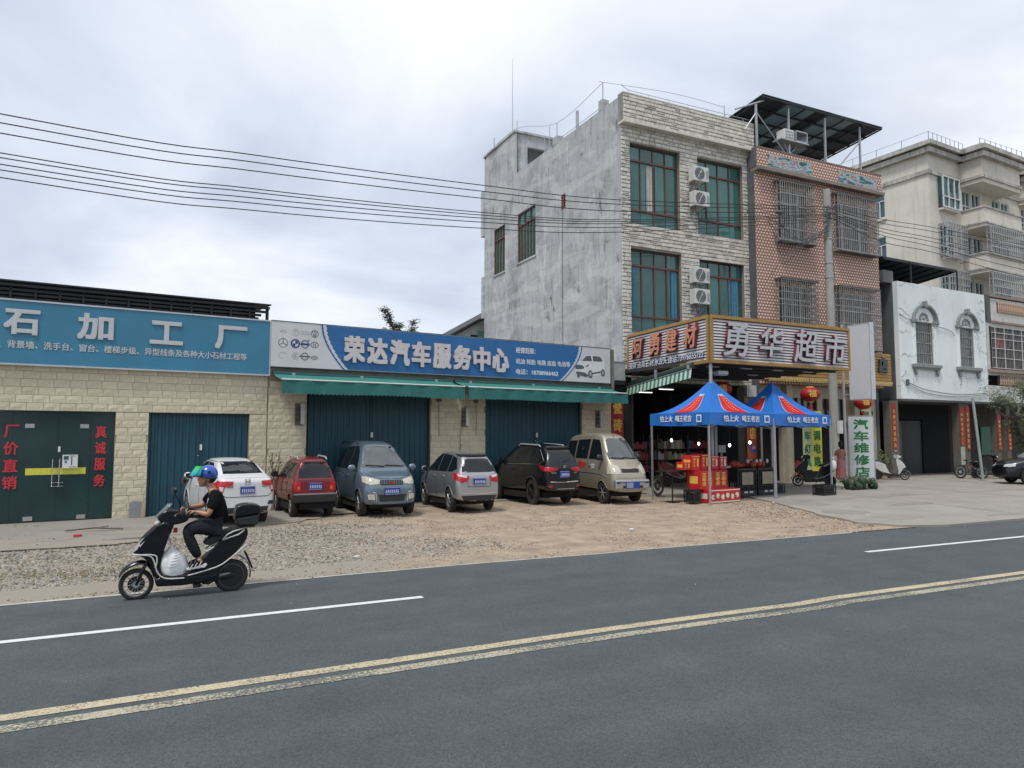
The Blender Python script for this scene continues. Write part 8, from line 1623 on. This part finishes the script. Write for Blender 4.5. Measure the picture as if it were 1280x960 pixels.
# floor, under-tray, rear body
shell([(.10, .22), (.13, .145), (.40, .135), (.62, .150), (.80, .19), (.82, .34), (.70, .30), (.50, .265), (.30, .262), (.20, .28)], .135, M_sb, 'footboard', sc, .02)
shell(lift([(.46, .275), (.56, .36), (.66, .47), (.74, .56), (.86, .665), (.98, .735), (1.09, .765), (1.125, .73), (1.115, .64), (1.06, .55), (.96, .44), (.86, .37), (.70, .32), (.56, .29)], 3), .125, M_sb, 'rear_body', sc, .035, lambda x, z: 1.0-.45*max(0, min(1, (x-.7)/.45)))
shell(lift([(.62, .60), (.68, .665), (.80, .715), (.92, .765), (1.04, .80), (1.06, .77), (.95, .70), (.82, .64), (.70, .58)], 3), .12, M_seat, 'seat', sc, .025, lambda x, z: 1.0-.3*max(0, min(1, (x-.7)/.4)))
for s_ in (-1, 1):
    MB().tube(catmull([(-.135, s_*.12, .535), (-.03, s_*.155, .525), (.06, s_*.155, .50), (.10, s_*.155, .42), (.125, s_*.152, .33), (.17, s_*.15, .265), (.25, s_*.148, .232), (.42, s_*.145, .225)], 5), .0085, 6).obj('trim_tube', M_strim, sc, smooth='all')
    MB().tube(catmull([(-.03, s_*.155, .528), (.05, s_*.16, .525), (.115, s_*.16, .50), (.12, s_*.16, .42), (.105, s_*.158, .37)], 5), .008, 6).obj('trim_tube', M_strim, sc, smooth='all')
    MB().tube(catmull([(.455, s_*.145, .25), (.62, s_*.142, .285), (.80, s_*.135, .335), (.92, s_*.12, .41), (1.02, s_*.10, .49), (1.115, s_*.08, .565)], 5), .0085, 6).obj('trim_tube', M_strim, sc, smooth='all')
    MB().tube([(.83, s_*.115, .64), (.885, s_*.115, .70), (.955, s_*.11, .735), (1.09, s_*.09, .765), (1.075, s_*.09, .735), (1.01, s_*.10, .69), (.83, s_*.115, .64)], .0095, 6).obj('grab_rail', M_strim, sc, smooth='all')
    MB().tube([(.655, s_*.128, .515), (.735, s_*.128, .565)], .010, 6).obj('side_flash', M_strim, sc)
shell([(1.02, .60), (1.06, .735), (1.115, .72), (1.105, .60)], .055, mat('amber_tail', (0.35, 0.07, 0.03), .2, coat=.5), 'tail_lamp', sc, .012)
q = MB(); q.tube([(.95, .0, .74), (1.08, 0, .785), (1.22, 0, .79)], .012, 6); q.box(.98, 1.20, -.09, .09, .775, .787); q.obj('rack', M_rimd, sc)
shell([(.62, .115), (.66, .20), (.80, .24), (.93, .235), (.98, .20), (.93, .165), (.78, .15), (.70, .11)], .075, M_rimd, 'swing_arm', sc, .015); shell([(.70, .165), (.92, .215), (.935, .235), (.80, .225), (.70, .195)], .085, mat('tarnished_alloy', (.25, .25, .24), .4, metal=.6), 'swing_arm_cover', sc, .008)
q = MB(); q.grid(lambda u, v: (.95+.225*math.cos(1.25-1.5*u), (v-.5)*.11, .188+.235*math.sin(1.25-1.5*u)+.02), 10, 3); o = q.obj('rear_fender', M_sb, sc, smooth='all', fix=False); sl = o.modifiers.new('t', 'SOLIDIFY'); sl.thickness = .008
MB().prism([(1.09, .46), (1.115, .47), (1.20, .27), (1.18, .262)], -.06, .06).obj('mudflap', M_sb, sc); MB().tube([(.86, -.06, .38), (.95, -.06, .42), (1.05, -.05, .44), (1.12, -.04, .37)], .008, 5).obj('number_plate_stay', M_strim, sc)
q = MB(); q.tube([(.56, -.10, .16), (.62, -.12, .12), (.52, -.12, .11)], .012, 6).tube([(.56, .10, .15), (.64, .12, .10)], .012, 6).box(.52, .60, -.10, .10, .09, .15); q.obj('centre_stand', M_rimd, sc); MB().box(.385, .43, -.145, -.12, .118, .13).obj('stand_plate', M_strim, sc)
q = MB(); q.box(.29, .335, -.02, .02, .745, .80); q.obj('drink_label', M_red, sc)
tb = root('top_box', 'black scooter top box behind the rider', 'top box', (0, SY, 0))
shell(lift([(.965, .90), (.975, .99), (1.00, 1.04), (1.09, 1.06), (1.20, 1.055), (1.265, 1.02), (1.275, .94)], 3), .13, M_sb, 'lid', tb, .03); shell([(.975, .895), (1.00, .80), (1.23, .795), (1.26, .93), (1.11, .91)], .12, M_ctrim, 'base', tb, .02)
MB().box(1.235, 1.262, -.08, .08, .90, .925).box(.965, .985, -.09, .09, .87, .90).obj('latch', M_rimd, tb)
bg_ = root('carrier_bag', 'bulging white plastic bag with faint grey print standing on the scooter footboard', 'bag', (0, SY, 0))
q = MB()
def bagf(u, v):
    a = 2*math.pi*u; t = v; prof = math.sin(math.pi*min(1, .10+.9*(1-t)**.8))**.6 if t < 1 else .05; prof = max(.05, (1-(2*t-.72)**2*.62 if t > .36 else 1-(1-t/.36)**2*.35)*(1-max(0, t-.70)*2.9))
    n_ = 1+.06*mathutils.noise.noise(Vector((math.cos(a)*2, math.sin(a)*2, t*4)))+.025*math.sin(a*9+t*4)*(t**1.5)
    return (.315+.165*prof*n_*math.cos(a)-.045*t, -.035+.115*prof*n_*math.sin(a), .215+.42*t)
q.grid(bagf, 48, 22, True); q.obj('bag', mat('white_poly_bag', (0.80, 0.81, 0.82), 0.35, var=.05, bump=.5, bscale=14), bg_, smooth='all'); MB().tube(catmull([(.26, -.06, .60), (.24, -.05, .68), (.245, 0, .73), (.25, .04, .68), (.27, .0, .60)], 4), .008, 5).obj('bag_handle', MATS['white_poly_bag'], bg_)
for k in range(7):
    z = .34+.032*k; MB().tube([(.30+.012*k-.05, -.152+.0015*k*k, z+.02), (.33+.01*k, -.157+.0016*k*k, z+.035), (.375, -.150+.0016*k*k, z+.05)], .0028, 4).obj('faint_print', mat('bag_print', (.30, .31, .33), .6), bg_)

# ---------------------------------------------------------------- the woman by the utility pole
wm = root('person', 'woman seen from behind in a dusty rose dress, dark hair pinned up', 'person', (21.55, 17.1, .045), 63, None, (1, .86, 1.0))
# local: facing +x, left is +y
P = {'pelvis': (0, 0, .93, .10, .125), 'waist': (0, 0, 1.06, .078, .10), 'chest': (0, 0, 1.24, .085, .12), 'neckb': (-.01, 0, 1.38, .04), 'neck': (0, 0, 1.44, .036), 'sk': (.01, 0, 1.52, .04)}; E = [('pelvis', 'waist'), ('waist', 'chest'), ('chest', 'neckb'), ('neckb', 'neck'), ('neck', 'sk')]
for s_, pre in ((1, 'l'), (-1, 'r')):
    P[pre+'sh'] = (0, s_*.155, 1.33, .045); P[pre+'el'] = (.03, s_*.22, 1.10, .033); P[pre+'wr'] = (.16, s_*.20, .98, .022); P[pre+'hip'] = (0, s_*.08, .88, .085); P[pre+'kn'] = (.01, s_*.075, .50, .052); P[pre+'ca'] = (-.02, s_*.072, .34, .047); P[pre+'an'] = (-.01, s_*.065, .09, .030); P[pre+'he'] = (-.02, s_*.065, .04, .028); P[pre+'to'] = (.12, s_*.08, .025, .022)
    E += [('neckb', pre+'sh'), (pre+'sh', pre+'el'), (pre+'el', pre+'wr'), ('pelvis', pre+'hip'), (pre+'hip', pre+'kn'), (pre+'kn', pre+'ca'), (pre+'ca', pre+'an'), (pre+'an', pre+'he'), (pre+'he', pre+'to')]
    hand(P, E, pre+'wr', P[pre+'wr'][:3], (.9, -s_*.2, -.1), (0, 0, 1), (0, -s_, 0), .9, .6, pre+'h')
head = [ellm((.01, 0, 1.565), (.085, .068, .10)), ellm((.045, 0, 1.52), (.05, .048, .06)), ellm((.10, 0, 1.54), (.018, .011, .018)), ellm((.01, .07, 1.55), (.016, .009, .026)), ellm((.01, -.07, 1.55), (.016, .009, .026)), ellm((.082, 0, 1.50), (.018, .022, .008))]
me = fuse([skin_bm(P, E, 2)]+head, .009, 2); me.materials.append(M_skin); link('body', me, wm)
for s_ in (-1, 1): MB().ell((.088, s_*.027, 1.562), (.006, .011, .006), 8, 6).obj('eye', M_hair, wm)
q = MB(); q.ell((-.018, 0, 1.585), (.088, .078, .098), 18, 12).ell((-.07, 0, 1.66), (.045, .045, .038), 12, 8).ell((-.055, 0, 1.51), (.045, .055, .05), 12, 8); q.obj('hair', M_hair, wm, smooth='all')
M_dress = mat('rose_dress', (0.27, 0.105, 0.095), 0.9, var=.2, scale=14, bump=.5, bscale=18)
q = MB(); prof = [(1.40, .055, .075), (1.36, .085, .165), (1.28, .10, .165), (1.15, .092, .14), (1.05, .088, .125), (.95, .115, .155), (.8, .135, .175), (.6, .145, .185), (.42, .16, .20), (.38, .158, .198)]
def dr(u, v):
    k = v*(len(prof)-1); i = min(int(k), len(prof)-2); f = k-i; z, rx, ry = [a+(b-a)*f for a, b in zip(prof[i], prof[i+1])]; a = 2*math.pi*u; w_ = 1+.06*math.sin(a*8)*max(0, (1.0-z)/.6); return (rx*w_*math.cos(a), ry*w_*math.sin(a), z)
q.grid(dr, 64, 36, True); q.obj('dress', M_dress, wm, smooth='all')
for s_ in (1, -1): me = skin_bm({'a': (0, s_*.13, 1.34, .058), 'b': (.01, s_*.185, 1.24, .056), 'c': (.02, s_*.205, 1.16, .054)}, [('a', 'b'), ('b', 'c')], 2); me.materials.clear(); me.materials.append(M_dress); link('sleeve', me, wm); MB().prism([(-.06, 0), (.15, 0), (.15, .02), (-.06, .035)], s_*.07-.035, s_*.07+.04).ell((.10, s_*.08, .03), (.05, .036, .03), 10, 6).obj('shoe', M_white, wm)
wb = root('plastic_bag', 'small white plastic bag hanging at the gazebo leg by the woman', 'bag', (19.75, 15.95, .95)); q = MB(); q.ell((0, 0, 0), (.11, .09, .17), 12, 9); q.tube([(0, 0, .15), (0, 0, .28)], .02, 6); q.obj('bag', M_white, wb, smooth='all')

# ---------------------------------------------------------------- parked scooters and bicycles
def parked_scooter(label, loc, rz, col, s=1.0, trim=None, box=False):
    o_ = root('parked_scooter', label, 'scooter', loc, rz, 'scooters parked at the shops', (s, s, s)); t_ = trim or M_strim
    g_ = bpy.data.objects
    def F(pts): return [(-x+.43, z) for x, z in pts]   # mirror of the ridden one: nose to +x
    for x, solid in ((.515, False), (-.52, True)): wheel2(o_, x, .19, .19, .08, spokes=6, solid=solid)
    shell(F([(-.135, .545), (-.05, .72), (.05, .82), (.20, .92), (.26, .86), (.235, .70), (.19, .50), (.165, .36), (.19, .25), (.12, .235), (.05, .36), (-.04, .50)]), .13, col, 'leg_shield', o_, .03)
    shell(F([(.06, .99), (.16, 1.08), (.28, 1.08), (.34, 1.0), (.28, .92), (.14, .90)]), .10, col, 'handlebar_cowl', o_, .03)
    shell(F([(.12, .24), (.14, .15), (.60, .16), (.80, .20), (.80, .30), (.5, .27), (.25, .28)]), .12, M_ctrim, 'footboard', o_, .02)
    shell(F([(.50, .28), (.60, .50), (.66, .66), (.80, .74), (1.08, .80), (1.14, .72), (1.06, .54), (.9, .38), (.7, .30)]), .12, col, 'rear_body', o_, .03); shell(F([(.60, .68), (.64, .76), (.85, .80), (1.08, .86), (1.10, .80), (.80, .73)]), .115, M_seat, 'seat', o_, .02)
    q = MB(); q.tube([(.17, -.26, 1.05), (.20, 0, 1.03), (.17, .26, 1.05)], .012, 6); q.obj('handlebar', M_rimd, o_)
    for s_ in (-1, 1): MB().cyl((.165, s_*.18, 1.05), (.155, s_*.29, 1.05), .02, 8).obj('grip', M_blackrub, o_); MB().tube([(.2, s_*.14, 1.05), (.21, s_*.2, 1.2)], .007, 5).obj('mirror_stem', M_rimd, o_); MB().ell((.21, s_*.22, 1.24), (.02, .06, .045), 10, 7).obj('mirror', col, o_, smooth='all'); MB().tube([(.55, s_*.05, .19), (.42, s_*.06, .5)], .014, 6).obj('fork', M_rimd, o_); MB().tube(catmull([(-.03, s_*.135, .27), (-.35, s_*.13, .36), (-.66, s_*.10, .56)], 4), .009, 5).obj('trim_tube', t_, o_); MB().tube([(-.3, s_*.12, .70), (-.5, s_*.11, .78), (-.68, s_*.09, .80), (-.55, s_*.1, .72), (-.3, s_*.12, .70)], .010, 5).obj('grab_rail', t_, o_)
    q = MB(); q.ell((.36, 0, .99), (.05, .07, .045), 12, 8); q.obj('head_lamp', M_tailw, o_, smooth='all'); q = MB(); q.grid(lambda u, v: (.515+.225*math.cos(.2+2.5*u), (v-.5)*.10, .19+.225*math.sin(.2+2.5*u)), 10, 2); f_ = q.obj('front_fender', col, o_, smooth='all', fix=False); sl = f_.modifiers.new('t', 'SOLIDIFY'); sl.thickness = .008
    MB().box(-.74, -.70, -.05, .05, .55, .66).obj('tail_lamp', M_tail, o_); MB().tube([(-.05, .12, .16), (-.02, .20, .02), (.05, .2, .02)], .01, 5).obj('side_stand', M_rimd, o_)
    if box: bevel(MB().box(-.86, -.52, -.14, .14, .84, 1.1).obj('rear_box', col, o_), .03, 3)
    return o_
parked_scooter('black scooter parked between the gazebo and the woman, nose to the left', (21.9, 18.55, .045), 140, M_sb, 1.08)
parked_scooter('white and black scooter parked in front of the couplet pillar, headlamp to the right', (28.2, 19.9, .045), -48, mat('white_scooter_plastic', (0.52, 0.53, 0.53), .3, coat=.4, var=.05), .98)
parked_scooter('red electric scooter parked inside the shop front behind the small table', (17.55, 20.7, .045), -38, mat('red_scooter_plastic', (0.24, 0.015, 0.02), .3, coat=.4, var=.1), 1.12)
def bicycle(label, loc, rz, m, s=1.0, n=1):
    o_ = root('bicycle', label, 'bicycle', loc, rz, 'bicycles parked at the shops', (s*.8, s, s))
    for x in (-.52, .52): wheel2(o_, x, .31, .31, .035, spokes=14)
    for nm, pts, r in (('frame_tube', [(-.12, 0, .30), (-.22, 0, .80)], .016), ('frame_tube', [(-.20, 0, .72), (.34, 0, .76)], .016), ('frame_tube', [(-.12, 0, .30), (.34, 0, .72)], .018), ('chain_stay', [(-.52, 0, .31), (-.12, 0, .30)], .012), ('seat_stay', [(-.52, 0, .31), (-.20, 0, .72)], .010), ('fork', [(.52, 0, .31), (.36, 0, .70), (.32, 0, .98)], .014), ('handlebar', [(.20, -.26, 1.0), (.32, -.12, .99), (.32, .12, .99), (.20, .26, 1.0)], .012), ('crank', [(-.12, -.08, .18), (-.12, 0, .30), (-.12, .08, .42)], .010)): MB().tube(pts, r, 6).obj(nm, m, o_)
    q = MB(); q.ell((-.24, 0, .84), (.13, .07, .035), 12, 7); q.obj('saddle', M_seat, o_, smooth='all'); MB().box(.34, .62, -.13, .13, .72, .74).box(.34, .36, -.13, .13, .74, .92).box(.60, .62, -.13, .13, .74, .92).box(.36, .60, -.13, -.11, .74, .92).box(.36, .60, .11, .13, .74, .92).obj('basket', M_rimd, o_)
bicycle('dark bicycle leaning by the couplet pillar of the white house', (31.9, 18.75, .045), -62, M_rimd, .95); bicycle('dark bicycle half hidden behind the champagne van', (14.1, 18.3, .045), 100, M_rimd, 1.0)
parked_scooter('dark scooter standing behind the black saloon', (32.9, 18.6, .045), -50, M_sb, .95)

# ---------------------------------------------------------------- trees on the near side of the road, behind the viewpoint (mirrored in glass and paint)
protoM = None
for k in range(11):
    x = -34+k*8.5+rnd.uniform(-2, 2); y = -13-rnd.uniform(0, 5); h_ = rnd.uniform(.8, 1.25)
    t_ = root('roadside_tree', 'leafy dark roadside tree on the near side of the road behind the viewpoint', 'tree', (x, y, 0), rnd.uniform(0, 360), 'roadside trees behind the viewpoint', (h_, h_, h_))
    if protoM is None:
        q = MB(); q.tube([(0, 0, 0), (.1, 0, 1.6), (0, .1, 3.4), (.1, 0, 5.5)], .2, 8, rr=[.26, .2, .14, .06]); 
        for a in range(6): q.tube([(0, 0, 2+a*.5), (math.cos(a*1.9)*1.3, math.sin(a*1.9)*1.3, 3.4+a*.5)], .06, 5, rr=[.09, .03])
        cr = MB(); cen = [(rnd.gauss(0, 1.5), rnd.gauss(0, 1.5), rnd.uniform(2.4, 7)) for _ in range(60)]; leaf_cloud(cr, cen, 3200, .26, .5, (0, 0, 1)); protoM = (q.mesh('trunk', M_bark, 'all'), cr.mesh('crown', [M_leaf, M_leaf2], fix=False))
    link('trunk', protoM[0], t_); link('crown', protoM[1], t_, kind='stuff')
